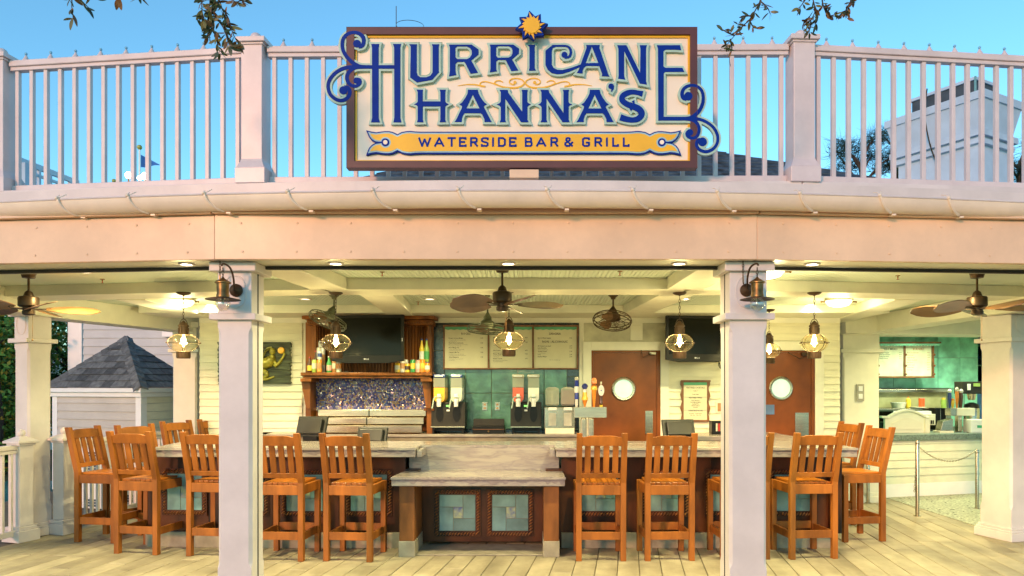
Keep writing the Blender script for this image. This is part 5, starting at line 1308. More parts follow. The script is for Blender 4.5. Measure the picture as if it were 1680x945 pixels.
m.tube([P(u, v, my - .012) for u, v in smooth_pts([(408, 612), (400, 608), (390, 612), (380, 606), (372, 598)], 4)], [.05 - .0018 * i for i in range(17)], 10)
m.tube([P(u, v, my - .012) for u, v in smooth_pts([(425, 605), (434, 610), (438, 616), (430, 621), (438, 622), (450, 618)], 4)], [.04 - .0014 * i for i in range(21)], 10)
m.build('figure', gold2, t, smooth=True)
m = MB(); m.ball(P(451, 578, my - .02), .009, 8, 5); m.ball(P(450, 574.5, my - .045), .006, 6, 4)
m.build('face_detail', gold2, t, smooth=True)
m = MB()
for k in range(5): m.tube([P(u, v, my - .03) for u, v in smooth_pts([(446 - k, 570 + k * .6), (438 - k, 572 + k * 1.5), (434 - k, 580 + k), (430 - k * 2, 588 + k)], 4)], .011, 6)
m.build('hair', gold2, t, smooth=True)
MB().lathe([(.001, -.022), (.04, -.02), (.046, -.008), (.046, .0)], P(461.5, 575, my - .01), 20, 'y').build('sun_disc', s_gold, t, smooth=True)

# ================================================================ MACHINES ON THE BACK COUNTER
slv = {k: mat('slush ' + k, v, .25, var=.1, coat=.4, emit=v, estr=.12) for k, v in dict(orange=(.85, .42, .02), lemon=(.66, .64, .42), red=(.70, .10, .03), cream=(.72, .68, .48)).items()}
def slush(label, pxa, pxb, ca, cb, lidc):
    y = 9.42; s_ = F / y; xc = X((pxa + pxb) / 2, y); w_ = (pxb - pxa) / s_
    t = thing('slush_machine', label, 'slush machine', (xc, 9.58, CT), 0, 'twin slush machines')
    h0, h1 = .30, .355
    m = MB(); m.box(-w_ / 2, w_ / 2, -.14, .17, .09, .405); m.build('cabinet', darkgr, t, world=False, bevel=.008)
    m = MB(); m.box(-w_ / 2, w_ / 2, -.20, -.10, .08, .098); m.build('drip_tray', steel, t, world=False, bevel=.003)
    m = MB()
    for a in (-w_ / 2 + .03, w_ / 2 - .03):
        for b in (-.16, .14): m.box(a - .012, a + .012, b - .012, b + .012, 0, .085)
    m.build('feet', blackpl, t, world=False)
    B(-w_ / 2 + .02, w_ / 2 - .02, -.09, .15, .03, .088).build('compressor_box', blackpl, t, world=False, bevel=.004)
    for k, c in enumerate((ca, cb)):
        x = (-1 if k == 0 else 1) * w_ / 4
        N = 16; pr = [(x + .068 * cos(pi * i / N - pi), .22 + .405 - .22 + .045 + .045 * sin(pi * i / N - pi) * 1) for i in range(N + 1)]
        pr = [(x + .070 * cos(a), .47 + .068 * sin(a)) for a in [pi + pi * i / N for i in range(N + 1)]]
        low = pr + [(x + .070, .595), (x - .070, .595)]
        MB().prism([low], -.19, .15).build('slush', slv[c], t, world=False, smooth=False)
        up = [(x - .072, .60), (x + .072, .60), (x + .072, .72), (x - .072, .72)]
        MB().prism([up], -.19, .15).build('hopper', glassy('hopper plastic', (.93, .92, .80), .28), t, world=False)
        B(x - .078, x + .078, -.195, .155, .722, .765).build('lid', lidc, t, world=False, bevel=.012)
        B(x - .06, x + .05, -.1975, -.1955, .735, .752).build('lid_label', wh, t, world=False)
        m = MB(); m.lathe([(.030, -.19), (.030, -.225), (.022, -.23)], (x, 0, .44), 14, 'y'); m.box(x - .022, x + .022, -.235, -.192, .47, .515); m.lathe([(.028, .35), (.032, .44)], (x, -.215, 0), 12)
        m.build('tap', wh, t, world=False, bevel=.003)
        MB().tube([(x + .035, -.24, .475), (x - .045, -.24, .475), (x - .062, -.25, .45), (x - .075, -.26, .36), (x - .082, -.26, .33)], .0085, 8).build('tap_handle', mat('pale green handle', (.42, .52, .44), .4), t, world=False, smooth=True)
        m = MB(); m.prism([[(x + .05 * cos(a) , .26 + .11 * sin(a)) for a in [2 * pi * i / 20 for i in range(20)]]], -.146, -.1405); m.build('scoop_recess', blackpl, t, world=False)
    m = MB(); B(-.024, .024, -.146, -.1405, .350, .368).build('display', mat('lit green display', (.1, .6, .1), .4, emit=(.2, .9, .1), estr=1.2), t, world=False)
    B(-.035, .035, -.146, -.1405, .325, .338).build('keypad', darkgr, t, world=False); B(-.02, .02, -.146, -.1405, .29, .312).build('badge', wh, t, world=False)
    m = MB()
    for k in range(8): m.box(w_ / 2, w_ / 2 + .006, -.10, .13, .14 + k * .028, .15 + k * .028)
    m.build('side_vent', blackpl, t, world=False)
bl = mat('blue lid plastic', (.02, .06, .30), .3, coat=.3)
slush('slush machine with orange and lemon slush and blue lids', 707, 763, 'orange', 'lemon', bl)
slush('slush machine with red and cream slush and clear lids', 837.5, 888, 'red', 'cream', mat('clear lid plastic', (.60, .58, .44), .2, coat=.4))
t = thing('juice_dispenser', 'steel two bowl juice dispenser, one bowl empty and one dark red', 'juice dispenser', (X(918, 9.5), 9.55, CT)); w_ = .395
B(-w_ / 2, w_ / 2, -.10, .15, .06, .345).build('body', steel, t, world=False, bevel=.01); B(-w_ / 2 + .01, w_ / 2 - .01, -.14, -.101, .0, .07).build('drip_tray', opal, t, world=False, bevel=.004); B(-w_ / 2, w_ / 2, -.1, .15, 0, .059).build('foot', blackpl, t, world=False)
for k, x in ((0, -.095), (1, .105)):
    gm = glassy('hopper plastic', (.93, .92, .80), .28)
    m = MB().lathe([(.100, .36), (.125, .38), (.125, .56), (.115, .585), (.06, .60), (.05, .602)], (x, .02, 0), 4, M=Matrix.Rotation(R(45), 4, 'Z')); m.build('bowl', gm, t, world=False)
    if k: MB().lathe([(.095, .365), (.118, .38), (.118, .56)], (x, .02, 0), 4, M=Matrix.Rotation(R(45), 4, 'Z')).build('red_juice', mat('dark red juice', (.16, .015, .02), .2, coat=.4), t, world=False)
    else: MB().lathe([(.012, .37), (.012, .56)], (x, .02, 0), 10).build('spray_tube', opal, t, world=False)
    B(x - .055, x + .055, -.12, -.1, .30, .34).build('valve', wh, t, world=False, bevel=.006); B(x - .05, x + .05, -.108, -.1005, .10, .27).build('panel', mat('grey panel', (.45, .44, .38), .4), t, world=False, bevel=.004)
t = thing('drip_box', 'black louvred plastic box between the two slush machines', 'box', (X(802, 9.5), 9.5, CT)); B(-.205, .205, -.08, .12, .0, .10).build('tray', blackpl, t, world=False, bevel=.006)
for k in range(3): B(-.20, .20, .0 + k * .03, .01 + k * .03, .1005, .19 - k * .01).build('divider', darkgr, t, world=False, bevel=.002)
B(-.205, .205, -.086, -.0805, .055, .06).build('lip', brownframe, t, world=False); MB().ball((0, -.085, .03), .012, 8, 5).build('knob', brass, t, world=False)

# beer tower
y = 8.30; t = thing('beer_tower', 'brushed steel beer tower with a box head, left of the first door', 'beer tower', (X(968, y), y, BT - .18)); zb = t.location.z
hx = 26.5 * y / F
B(-hx, hx, -.06, .06, Z(685, y) - zb, Z(667.5, y) - zb).build('head', steel, t, world=False, bevel=.004)
for a in (-.06, .02): B(a - .045, a + .02, -.04, .04, 0, Z(685.5, y) - zb).build('stem', steel, t, world=False, bevel=.012)
def tap(label, px, parts, tl=0):
    t = thing('tap_handle', label, 'tap handle', (X(px, y), y, Z(667.5, y) + .001), 0, 'beer tap handles on the steel tower'); t.rotation_euler[1] = tl
    for nm, prof, mm in parts: MB().lathe(prof, n=12).build(nm, mm, t, world=False, smooth=True)
    return t
tap('tall blue and white tap handle, leftmost on the steel tower', 946, [('base', [(.012, 0), (.018, .02), (.018, .085)], B_['white']), ('shaft', [(.02, .085), (.026, .11), (.018, .14), (.026, .2), (.02, .28), (.024, .30)], mat('tap blue', (.01, .03, .30), .3, coat=.4)), ('band', [(.024, .16), (.0275, .18), (.0275, .21), (.024, .23)], B_['white']), ('top', [(.018, .30), (.024, .315), (.02, .335), (.005, .34)], B_['cream'])])
tap('yellow and orange striped tap handle with a blue crest', 959.5, [('base', [(.008, 0), (.022, .05), (.03, .075)], B_['orange']), ('shaft', [(.036, .076), (.036, .10), (.026, .12), (.024, .165)], B_['yellow']), ('band', [(.025, .166), (.02, .2)], B_['white']), ('top', [(.022, .2), (.036, .23), (.03, .25), (.012, .265)], B_['blue'])])
tap('tapered orange tap handle with a round orange top', 974.5, [('shaft', [(.012, 0), (.026, .15), (.034, .24)], B_['orange']), ('band', [(.036, .19), (.038, .21), (.03, .24)], B_['yellow']), ('top', [(.01, .24), (.032, .265), (.032, .30), (.02, .325), (.004, .33)], mat('tap coral', (.75, .24, .06), .3, coat=.3))])
t = tap('brown tap handle with an oval white plaque', 986, [('base', [(.018, 0), (.018, .02)], B_['yellow']), ('shaft', [(.012, .02), (.024, .04), (.016, .09), (.022, .13), (.014, .25)], B_['brown']), ('top', [(.006, .25), (.012, .27), (.008, .285)], B_['cream'])])
MB().prism([[(.034 * cos(2 * pi * i / 20), .185 + .062 * sin(2 * pi * i / 20)) for i in range(20)]], -.03, -.02).build('plaque', B_['white'], t, world=False)
MB().prism([[(.008 * cos(2 * pi * i / 10), .185 + .008 * sin(2 * pi * i / 10)) for i in range(10)]], -.032, -.0301).build('plaque_star', B_['blue'], t, world=False)
# order terminals
def terminal(label, px, y, rz, zb, w_=.36, h=.22, grp='black order terminals'):
    t = thing('order_terminal', label, 'terminal', (X(px, y), y, zb), rz, grp)
    M = Matrix.Translation((0, 0, h * .62)) @ Matrix.Rotation(R(-20), 4, 'X')
    MB().cbox(None, (w_, .035, h), M=M).build('housing', mat('terminal casing', (.012, .015, .010), .40, var=.1), t, world=False, bevel=.008)
    MB().cbox(None, (w_ * .8, .05, h * .75), M=M @ Matrix.Translation((0, -.04, -.01))).build('rear_shell', mat('terminal shell', (.008, .008, .006), .4), t, world=False, bevel=.012)
    B(-w_ * .25, w_ * .25, -.05, .09, -.06, h * .4).build('stand', blackpl, t, world=False, bevel=.01)
terminal('black order terminal seen from behind, above the chair right of the left column', 512, 8.40, R(-14), 1.04, .37, .24)
terminal('low black order terminal behind the chair left of the low table', 611, 8.40, R(-10), .96, .36, .20)
terminal('black order terminal seen from behind, below the small wooden menu', 1113, 8.35, R(8), 1.03, .38, .22)
t = thing('glass_rack', 'small clear plastic tub on the steel shelf beside the right hand chairs', 'tub', (X(939, 8.3), 8.3, BT - .10)); B(-.05, .05, -.04, .04, 0, .08).build('tub', glassy('tub plastic', (.9, .9, .88), .4), t, world=False, bevel=.006); B(-.056, .056, -.046, .046, .0805, .09).build('rim', wh, t, world=False)
# ================================================================ GRILL COUNTER ON THE RIGHT
gc = thing('grill_counter', 'green topped pale clapboard serving counter at the far right', 'counter', (5.22, 10.85, 0), math.atan2(.43, 1.62))
siding(gc, 0, 2.6, .20, .84, .118, wsiding, y=0)
B(0, 2.6, .012, .5, 0, .84).build('counter_core', cream, gc, world=False)
B(-.0, 2.6, -.025, .012, 0, .20).build('skirting', wh, gc, world=False, bevel=.005)
B(-.2, 2.6, -.06, .6, .845, .93).build('counter_top', mat('grey green worktop', (.16, .22, .18), .35, var=.25, scale=40), gc, world=False, bevel=.006)
gw = thing('grill_tile_wall', 'sea green glazed tile wall behind the grill counter', 'tile wall', (6.5, 12.8, 0))
B(5.0, 9.0, 12.80, 12.9, 0, 2.8).build('backing', grout, gw)
for i in range(7):
    for j in range(2):
        a = X(1392 + i * 36.5, 12.8); b = X(1392 + (i + 1) * 36.5, 12.8); z0 = Z(638 - j * 34, 12.8) if False else (1.62 + j * .53)
        if a > 7.72: continue
        B(a + .003, b - .003, 12.785, 12.799, z0 + .003, z0 + .527).build('tile', gteal, gw, bevel=.003)
for j in range(5): B(X(1603, 12.8), X(1625, 12.8), 12.785, 12.799, 1.0 + j * .34, 1.336 + j * .34).build('tile', mat('blue border tile', (.02, .12, .30), .2, var=.2, rnd=.1), gw, bevel=.003)
for i in range(2): a = X(1560 + i * 22, 12.8); B(a, a + .22, 12.785, 12.799, .95, 1.617).build('tile', gteal, gw, bevel=.003)
hd = thing('pass_hood', 'steel pass shelf with a lit opening below the green tiles', 'pass shelf', (6.7, 12.6, 0.9))
B(X(1425, 12.6), X(1563, 12.6), 12.62, 12.78, 1.55, 1.60).build('top_trim', steel, hd, bevel=.003)
B(X(1425, 12.6), X(1558, 12.6), 12.70, 12.79, 1.28, 1.549).build('recess_back', mat('pass back', (.45, .42, .22), .4), hd)
B(X(1425, 12.5), X(1558, 12.5), 12.40, 12.70, 1.25, 1.275).build('shelf', steel, hd, bevel=.003)
B(X(1425, 12.5), X(1556, 12.5), 12.55, 12.60, 1.00, 1.245).build('front_panel', steel, hd, bevel=.003)
B(X(1436, 12.3), X(1523, 12.3), 12.20, 12.26, 1.18, 1.24).build('rail', wh, hd, bevel=.004)
def item(nm, lb, cat, px, y, z, parts, grp=None):
    t = thing(nm, lb, cat, (X(px, y), y, z), 0, grp)
    for n_, prof, mm in parts: MB().lathe(prof, n=14).build(n_, mm, t, world=False, smooth=True)
    return t
zz = 1.276
item('sauce_bottle', 'yellow sauce bottle on the pass shelf', 'bottle', 1490, 12.55, zz, [('body', [(.04, 0), (.04, .14), (.015, .18)], B_['yellow']), ('cap', [(.012, .18), (.004, .21)], B_['red'])])
item('food_tub', 'shallow cream tub on the pass shelf, left of the yellow bottle', 'tub', 1474, 12.5, zz, [('tub', [(.10, 0), (.12, .09)], opal), ('rim', [(.125, .09), (.125, .10)], wh)])
item('plastic_jug', 'tall orange plastic jug on the pass shelf', 'jug', 1512, 12.5, zz, [('jug', [(.045, 0), (.05, .17)], mat('orange jug', (.85, .12, .03), .35)), ('lid', [(.052, .17), (.052, .18)], B_['pink'])])
item('food_plate', 'white plate stack below the orange jug', 'plate', 1506, 12.42, zz, [('plate', [(.05, 0), (.13, .02), (.13, .024)], wh), ('rim', [(.132, .020), (.132, .026)], opal)])
item('sauce_bottle', 'green yellow bottle at the right end of the pass shelf', 'bottle', 1548, 12.55, zz, [('body', [(.045, 0), (.045, .15)], B_['lime']), ('cap', [(.03, .15), (.03, .18)], B_['yellow'])])
y = 11.9
bx = thing('coffee_grinder_boxes', 'two pale slotted dispensers behind the arched counter shield', 'dispenser', (X(1500, y), y, .93))
for px in (1487, 1522):
    o = B(X(px - 13, y), X(px + 13, y), y, y + .25, 1.02, 1.20).build('dispenser_box', opal, bx, bevel=.006)
    for k in range(7): x = X(px - 10 + k * 3, y); B(x, x + .018, y - .006, y - .0005, 1.04, 1.10).build('slot', blackpl, o)
t = thing('black_cabinet', 'dark open cabinet right of the slotted dispensers', 'cabinet', (X(1543, 12.2), 12.2, .93)); B(-.09, .09, 0, .2, 0, .36).build('box', blackpl, t, world=False, bevel=.003); B(-.004, .004, -.004, -.0005, 0, .36).build('divider', steel, t, world=False)
t = thing('order_terminal', 'dark order terminal left of the arched counter shield', 'terminal', (X(1451, 11.7), 11.7, .93), 0)
MB().cbox((0, 0, .24), (.28, .03, .20)).build('housing', mat('terminal green grey', (.05, .09, .06), .3), t, world=False, bevel=.006); B(-.12, .12, -.02, -.0155, .16, .32).build('screen', screen, t, world=False); B(-.06, .06, -.05, .08, 0, .14).build('stand', blackpl, t, world=False)
# arched shield
y = 11.35; t = thing('arched_shield', 'cream panelled counter shield with an arched moulded top', 'counter shield', (X(1488, y), y, .93)); hw = X(1528, y) - X(1488, y)
def archf(u, r_=.10): return .20 + r_ * max(0, cos(u * pi / 2)) ** 1.0 if abs(u) < 1 else .20
top_ = [(hw * u * .78, .235 + .11 * cos(u * pi / 2)) for u in [1 - i / 8 for i in range(17)]]
MB().prism([[(-hw * .9, 0), (hw * .9, 0), (hw * .9, .24)] + top_ + [(-hw * .9, .24)]], 0, .05).build('panel', cream, t, world=False, bevel=.004)
cr = [(hw * 1.06, .26), (hw * .85, .262)] + [(hw * u * .78, .255 + .11 * cos(u * pi / 2)) for u in [1 - i / 8 for i in range(17)]] + [(-hw * .85, .262), (-hw * 1.06, .26)]
lo = [(a, b - .03) for a, b in reversed(cr)]
MB().prism([cr + lo], -.035, .06).build('cornice', cream, t, world=False, bevel=.004)
inn = [(-hw * .62, .05), (hw * .62, .05), (hw * .62, .15)] + [(hw * .62 * u, .15 + .08 * cos(u * pi / 2)) for u in [.9 - i / 8 * .9 for i in range(17)]] + [(-hw * .62, .15)]
MB().prism([inn], -.012, -.0005).build('raised_panel', opal, t, world=False, bevel=.005)
for s_ in (-1, 1): B(s_ * hw * .72, s_ * hw * .92, -.02, -.0005, 0, .225).build('pilaster', opal, t, world=False, bevel=.004)
# second beer tower with a few handles
y = 11.5; t = thing('beer_tower', 'steel beer tower on the grill counter below the tiles', 'beer tower', (X(1576, y), y, .93)); 
B(-.19, -.09, -.06, .10, .26, .38).build('side_head', steel, t, world=False, bevel=.006); B(-.085, .20, -.05, .09, .26, .38).build('head', opal, t, world=False, bevel=.006); B(-.06, .0, -.04, .06, .012, .26).build('stem', steel, t, world=False, bevel=.008); B(-.16, .26, -.14, .10, 0, .012).build('tray', steel, t, world=False)
for px, c1_, c2_, h, lb in ((1558, 'blue', 'white', .30, 'blue and white tap handle on the far tower'), (1563, 'yellow', 'orange', .15, 'short yellow tap handle on the far tower'), (1570, 'orange', 'cream', .33, 'tall orange tap handle on the far tower'), (1577, 'brown', 'silver', .30, 'dark brown tap handle on the far tower')):
    item('tap_handle', lb, 'tap handle', px, y, .93 + .381, [('shaft', [(.012, 0), (.028, h * .6), (.022, h * .8)], B_[c1_]), ('top', [(.024, h * .8), (.030, h * .9), (.01, h)], B_[c2_])], 'tap handles on the far steel tower')
t = thing('steel_napkin_box', 'slanted steel box left of the far beer tower', 'box', (X(1550, 11.4), 11.4, .93)); MB().prism([[(-.1, .03), (.09, .03), (.1, .22), (-.06, .18)]], -.06, .10).build('box', steel, t, world=False, bevel=.006); B(-.12, .1, -.08, .12, 0, .03).build('foot', opal, t, world=False, bevel=.004)
y = 11.8; t = thing('coffee_brewer', 'steel and black coffee brewer with an urn at the right of the grill counter', 'coffee brewer', (X(1597, y), y, .93))
B(-.17, .17, 0, .25, .60, .80).build('head', darkgr, t, world=False, bevel=.01); B(-.10, -.05, -.012, -.0005, .66, .76).build('display', wh, t, world=False, bevel=.003); B(.0, .10, -.012, -.0005, .72, .77).build('badge', B_['lime'], t, world=False)
MB().lathe([(.05, .50), (.07, .60)], (.03, .10, 0), 16).build('brew_basket', steel, t, world=False, smooth=True); MB().lathe([(.11, .12), (.115, .36), (.10, .38)], (.03, .10, 0), 20).build('urn', steel, t, world=False, smooth=True)
MB().lathe([(.116, .38), (.10, .43), (.03, .46)], (.03, .10, 0), 20).build('urn_lid', blackpl, t, world=False, smooth=True); B(-.04, .10, -.06, .2, 0, .12).build('urn_stand', blackpl, t, world=False); B(-.16, -.13, .1, .14, .3, .6).build('neck', blackpl, t, world=False)
t = thing('white_container', 'white box with a green label beside the far beer tower', 'container', (X(1600, 11.35), 11.35, .93)); B(-.10, .12, -.05, .15, 0, .21).build('box', wh, t, world=False, bevel=.012); B(.0, .09, -.056, -.0505, .08, .12).build('label', mat('green label', (.05, .4, .2), .4), t, world=False)
# far menu
y = 12.55; fm = thing('far_menu_board', 'two panel lit menu board with a scalloped green awning on the sea green tiles', 'menu board', (X(1486, y), y, Z(620, y)))
for k, (pa, pb) in enumerate(((1440, 1482), (1485, 1528))):
    a, b, z0, z1 = X(pa, y), X(pb, y), Z(617, y), Z(566, y)
    pn = B(a, b, y, y + .02, z0, z1).build('menu_panel', mat('lit menu paper', (.72, .72, .50), .5, emit=(.75, .85, .5), estr=.04), fm)
    lw_ = b - a; m = MB()
    text_mb('KIDS MEALS' if k == 0 else 'BURGERS', .045, (a + b) / 2, z1 - .085, y - .001, 'CENTER', .0008, m)
    zc_ = z1 - .14
    for r_, tx in enumerate(('Chicken Nuggets', 'Kids Cheeseburger', 'Turkey Sandwich', 'Grilled Cheese') if k == 0 else ('Bacon Cheeseburger', 'Hamburger', 'Veggie Burger', 'Chicken Sandwich', 'Fish Tacos', 'Garden Salad', 'French Fries', 'Fruit Cup')):
        text_mb(tx, .024, a + .03, zc_, y - .001, 'LEFT', .0005, m); text_mb('8.99', .024, b - .03, zc_, y - .001, 'RIGHT', .0005, m); zc_ -= .033 if k == 0 else .042
    m.build('lettering', ink if k == 0 else mat('orange ink', (.5, .16, .06), .6), pn, kind='stuff')
for px in (1439, 1483.5, 1530):
    B(X(px - 1.3, y), X(px + 1.3, y), y - .03, y + .03, Z(618, y), Z(564, y)).build('frame_post', brownframe, fm, bevel=.003)
    for pz in (600, 582, 614): MB().ball((X(px + 1, y), y - .03, Z(pz, y)), .022, 8, 6).build('frame_knob', brownframe, fm, smooth=True)
B(X(1437, y), X(1532, y), y - .03, y + .04, Z(620, y), Z(617.2, y)).build('frame_rail', brownframe, fm, bevel=.003)
B(X(1437, y), X(1538, y), y - .12, y + .04, Z(564, y), Z(561.5, y)).build('awning_rail', brownframe, fm, bevel=.003)
N = 20; a, b, z1 = X(1439, y), X(1536, y), Z(564.3, y)
MB().prism([[(a, z1), (a, z1 - .03)] + [(a + (b - a) * i / (2 * N), z1 - .03 - .014 * (i % 2)) for i in range(1, 2 * N)] + [(b, z1 - .03), (b, z1)]], y - .11, y - .10).build('awning_valance', gteal, fm)
# header above the grill window, side wall, queue posts
hw_ = thing('grill_header', 'pale header panel above the grill window', 'wall panel', (6.4, 11.0, 2.4)); MB().bar((4.9, 10.95, 2.52), (8.4, 11.2, 2.52), .14, .24).build('header_board', cream, hw_, bevel=.004)
MB().bar((4.9, 10.86, 2.405), (8.4, 11.11, 2.405), .05, .03).build('moulding', cream, hw_, bevel=.004)
gwl = thing('grill_side_wall', 'plain cream side wall closing the grill kitchen', 'wall', (8.3, 11.8, 0)); B(8.2, 8.35, 10.9, 12.9, 0, 2.7).build('wall_face', cream, gwl); B(4.9, 5.05, 10.9, 12.9, 0, 2.7).build('wall_face', gteal, gwl)
for lb, x, y, h in (('steel queue post in front of the grill counter, middle one', X(1505, 9.30), 9.30, .965), ('steel queue post beside the column at the right edge', X(1603, 9.86), 9.86, .80), ('steel queue post behind the rightmost bar chair', X(1424, 10.35), 10.35, .93)):
    t = thing('queue_post', lb, 'post', (x, y, 0), 0, 'steel queue posts')
    MB().lathe([(.024, .012), (.024, h - .01), (.020, h)], n=16).build('tube', steel, t, world=False, smooth=True); MB().lathe([(.045, 0), (.045, .010), (.03, .014)], n=16).build('floor_flange', steel, t, world=False, smooth=True)
    MB().lathe([(.026, h - .05), (.026, h - .03)], n=16).build('ring', steel, t, world=False, smooth=True)
def chain(label, p, q, sag, n):
    t = thing('queue_chain', label, 'chain', p, 0, 'chains between the queue posts'); q = Vector(q) - Vector(p)
    for i in range(n):
        u = (i + .5) / n; c = Vector((q.x * u, q.y * u, q.z * u - sag * 4 * u * (1 - u))); d = Vector((q.x, q.y, q.z - sag * 4 * (1 - 2 * u))).normalized()
        s_ = d.cross(Vector((0, 0, 1))).normalized(); e_ = s_ if i % 2 else s_.cross(d)
        MB().tube([c + d * .021 * cos(a) + e_ * .009 * sin(a) for a in [2 * pi * k / 8 for k in range(8)]], .003, 4, close=True).build('link', steel, t, world=False)
chain('drooping chain between the middle and right queue posts', (X(1505, 9.3), 9.3, .90), (X(1603, 9.86), 9.86, .80), .18, 42)
chain('chain running back from the middle queue post', (X(1505, 9.3), 9.28, .90), (X(1500, 9.36), 9.36, .30), .0, 20)

# ================================================================ FLOOR LEVEL RAILINGS
def rail_newel(label, x, y, rz):
    t = thing('newel_post', label, 'post', (x, y, 0), rz, 'ball topped white newel posts'); h = .078
    B(-h, h, -h, h, .16, 1.02).build('shaft', white2, t, world=False, bevel=.006)
    MB().box(-h - .045, h + .045, -h - .045, h + .045, 0, .12).box(-h - .025, h + .025, -h - .025, h + .025, .12, .16).build('base', white2, t, world=False, bevel=.006)
    m = MB(); m.box(-h - .015, h + .015, -h - .015, h + .015, 1.02, 1.045).box(-h - .04, h + .04, -h - .04, h + .04, 1.045, 1.07)
    m.lathe([(.165, 1.07), (.05, 1.115), (.02, 1.12)], (0, 0, 0), 4, M=Matrix.Rotation(R(45), 4, 'Z')); m.build('cap', white2, t, world=False, bevel=.004)
    MB().ball((0, 0, 1.15), .042, 14, 9).build('ball', white2, t, world=False, smooth=True)
rail_newel('ball topped newel post left of the stout far left column', -5.47, 7.83, R(-17)); rail_newel('ball topped newel post right of the stout far left column', -5.27, 8.24, R(-17))
def floor_rail(label, a, b, nb):
    L = math.hypot(b[0] - a[0], b[1] - a[1]); rz = math.atan2(b[1] - a[1], b[0] - a[0])
    t = thing('porch_railing', label, 'railing', (a[0], a[1], 0), rz, 'white floor level railings')
    B(.08, L - .08, -.04, .04, .98, 1.03).build('top_rail', white2, t, world=False, bevel=.006); B(.08, L - .08, -.025, .025, .94, .978).build('under_rail', white2, t, world=False, bevel=.003); B(.08, L - .08, -.03, .03, .07, .13).build('bottom_rail', white2, t, world=False, bevel=.005)
    o = None
    for i in range(nb):
        x = .14 + (L - .28) * i / (nb - 1)
        if o is None: o = B(-.016, .016, -.016, .016, .13, .94).build('baluster', white2, t, world=False, bevel=.003); c = o
        else: c = o.copy(); col.objects.link(c); c.parent = t
        c.location = (x, 0, 0)
floor_rail('white railing behind the left chairs', (-5.27, 8.24), (-5.13, 10.35), 18)
floor_rail('white railing running forward from the stout far left column', (-5.62, 5.95), (-5.47, 7.83), 15)

# ================================================================ OUTDOORS: kiosk, siding building, louvred boxes
ks = thing('shingled_kiosk', 'small grey kiosk with a dark shingled hip roof', 'kiosk', (-6.62, 11.9, 0), R(-20))
hx, hy, ev, ap = .92, .52, 1.55, 2.44; ox, oy = 1.03, .63
B(-hx, hx, -hy, hy, 0, ev).build('core', gsiding, ks, world=False)
kb = mat('kiosk siding paint', (.52, .49, .42), .55, var=.05, scale=3, rnd=.04, bump=.05)
siding(ks, -hx + .09, hx - .09, .12, ev - .06, .127, kb, y=-hy - .001, name='wall_board')
for k in range(11):
    z = .12 + k * .127
    B(hx + .001, hx + .012, -hy + .09, hy - .09, z + .003, z + .124).build('wall_board', siding_m, ks, world=False, bevel=.003)
for sx in (-1, 1):
    for sy in (-1, 1): B(sx * (hx + .02), sx * (hx - .09), sy * (hy + .02), sy * (hy - .09), 0, ev - .001).build('corner_board', wh, ks, world=False, bevel=.004)
m = MB(); m.box(-ox, ox, -oy, oy, ev + .01, ev + .075); m.box(-ox + .05, ox - .05, -oy + .05, oy - .05, ev - .06, ev + .0095); m.build('eave_board', wh, ks, world=False, bevel=.004)
m = MB(); e = ev + .08; m.add([(-ox, -oy, e), (ox, -oy, e), (ox, oy, e), (-ox, oy, e), (0, 0, ap)], [(0, 1, 4), (1, 2, 4), (2, 3, 4), (3, 0, 4), (3, 2, 1, 0)])
shm = mat('slate shingle', (.115, .122, .115), .75, var=.22, scale=14, rnd=.48, bump=.5, bscale=90)
roof = m.build('roof', shm, ks, world=False)
def shingle_face(p0, p1, ap_, nrows=8, wd=.24):
    p0, p1, ap_ = Vector(p0), Vector(p1), Vector(ap_); mid = (p0 + p1) / 2; up = (ap_ - mid); sl = up.length; up.normalize(); ax = (p1 - p0).normalized(); nn = ax.cross(up).normalized(); L = (p1 - p0).length
    for r_ in range(nrows):
        u0 = sl * r_ / nrows; u1 = sl * (r_ + 1.12) / nrows; w0 = L * (1 - u0 / sl) / 2; x = -w0 - random.uniform(0, wd)
        while x < w0:
            xa, xb = max(x, -w0), min(x + wd * random.uniform(.85, 1.1), w0)
            if xb - xa > .02:
                th = random.uniform(.012, .02); w1 = max(.001, L * (1 - min(u1, sl) / sl) / 2); ua = min(u1, sl)
                q = [(xa + .002, u0), (xb - .002, u0), (min(xb - .002, w1), ua), (max(xa + .002, -w1), ua)]
                if q[2][0] < q[3][0]: q[2] = q[3] = ((q[2][0] + q[3][0]) / 2, ua); q = q[:3]
                n = len(q); vs = [mid + ax * a + up * b + nn * (th if b == u0 else .002) for a, b in q] + [mid + ax * a + up * b - nn * .001 for a, b in q]
                MB().add(vs, [tuple(range(n)), tuple(range(2 * n - 1, n - 1, -1))] + [(i, i + n, (i + 1) % n + n, (i + 1) % n) for i in range(n)]).build('shingle', shm, roof, world=False)
            x = xb if xb > x else x + wd
shingle_face((-ox, -oy, e), (ox, -oy, e), (0, 0, ap)); shingle_face((ox, -oy, e), (ox, oy, e), (0, 0, ap), wd=.22)
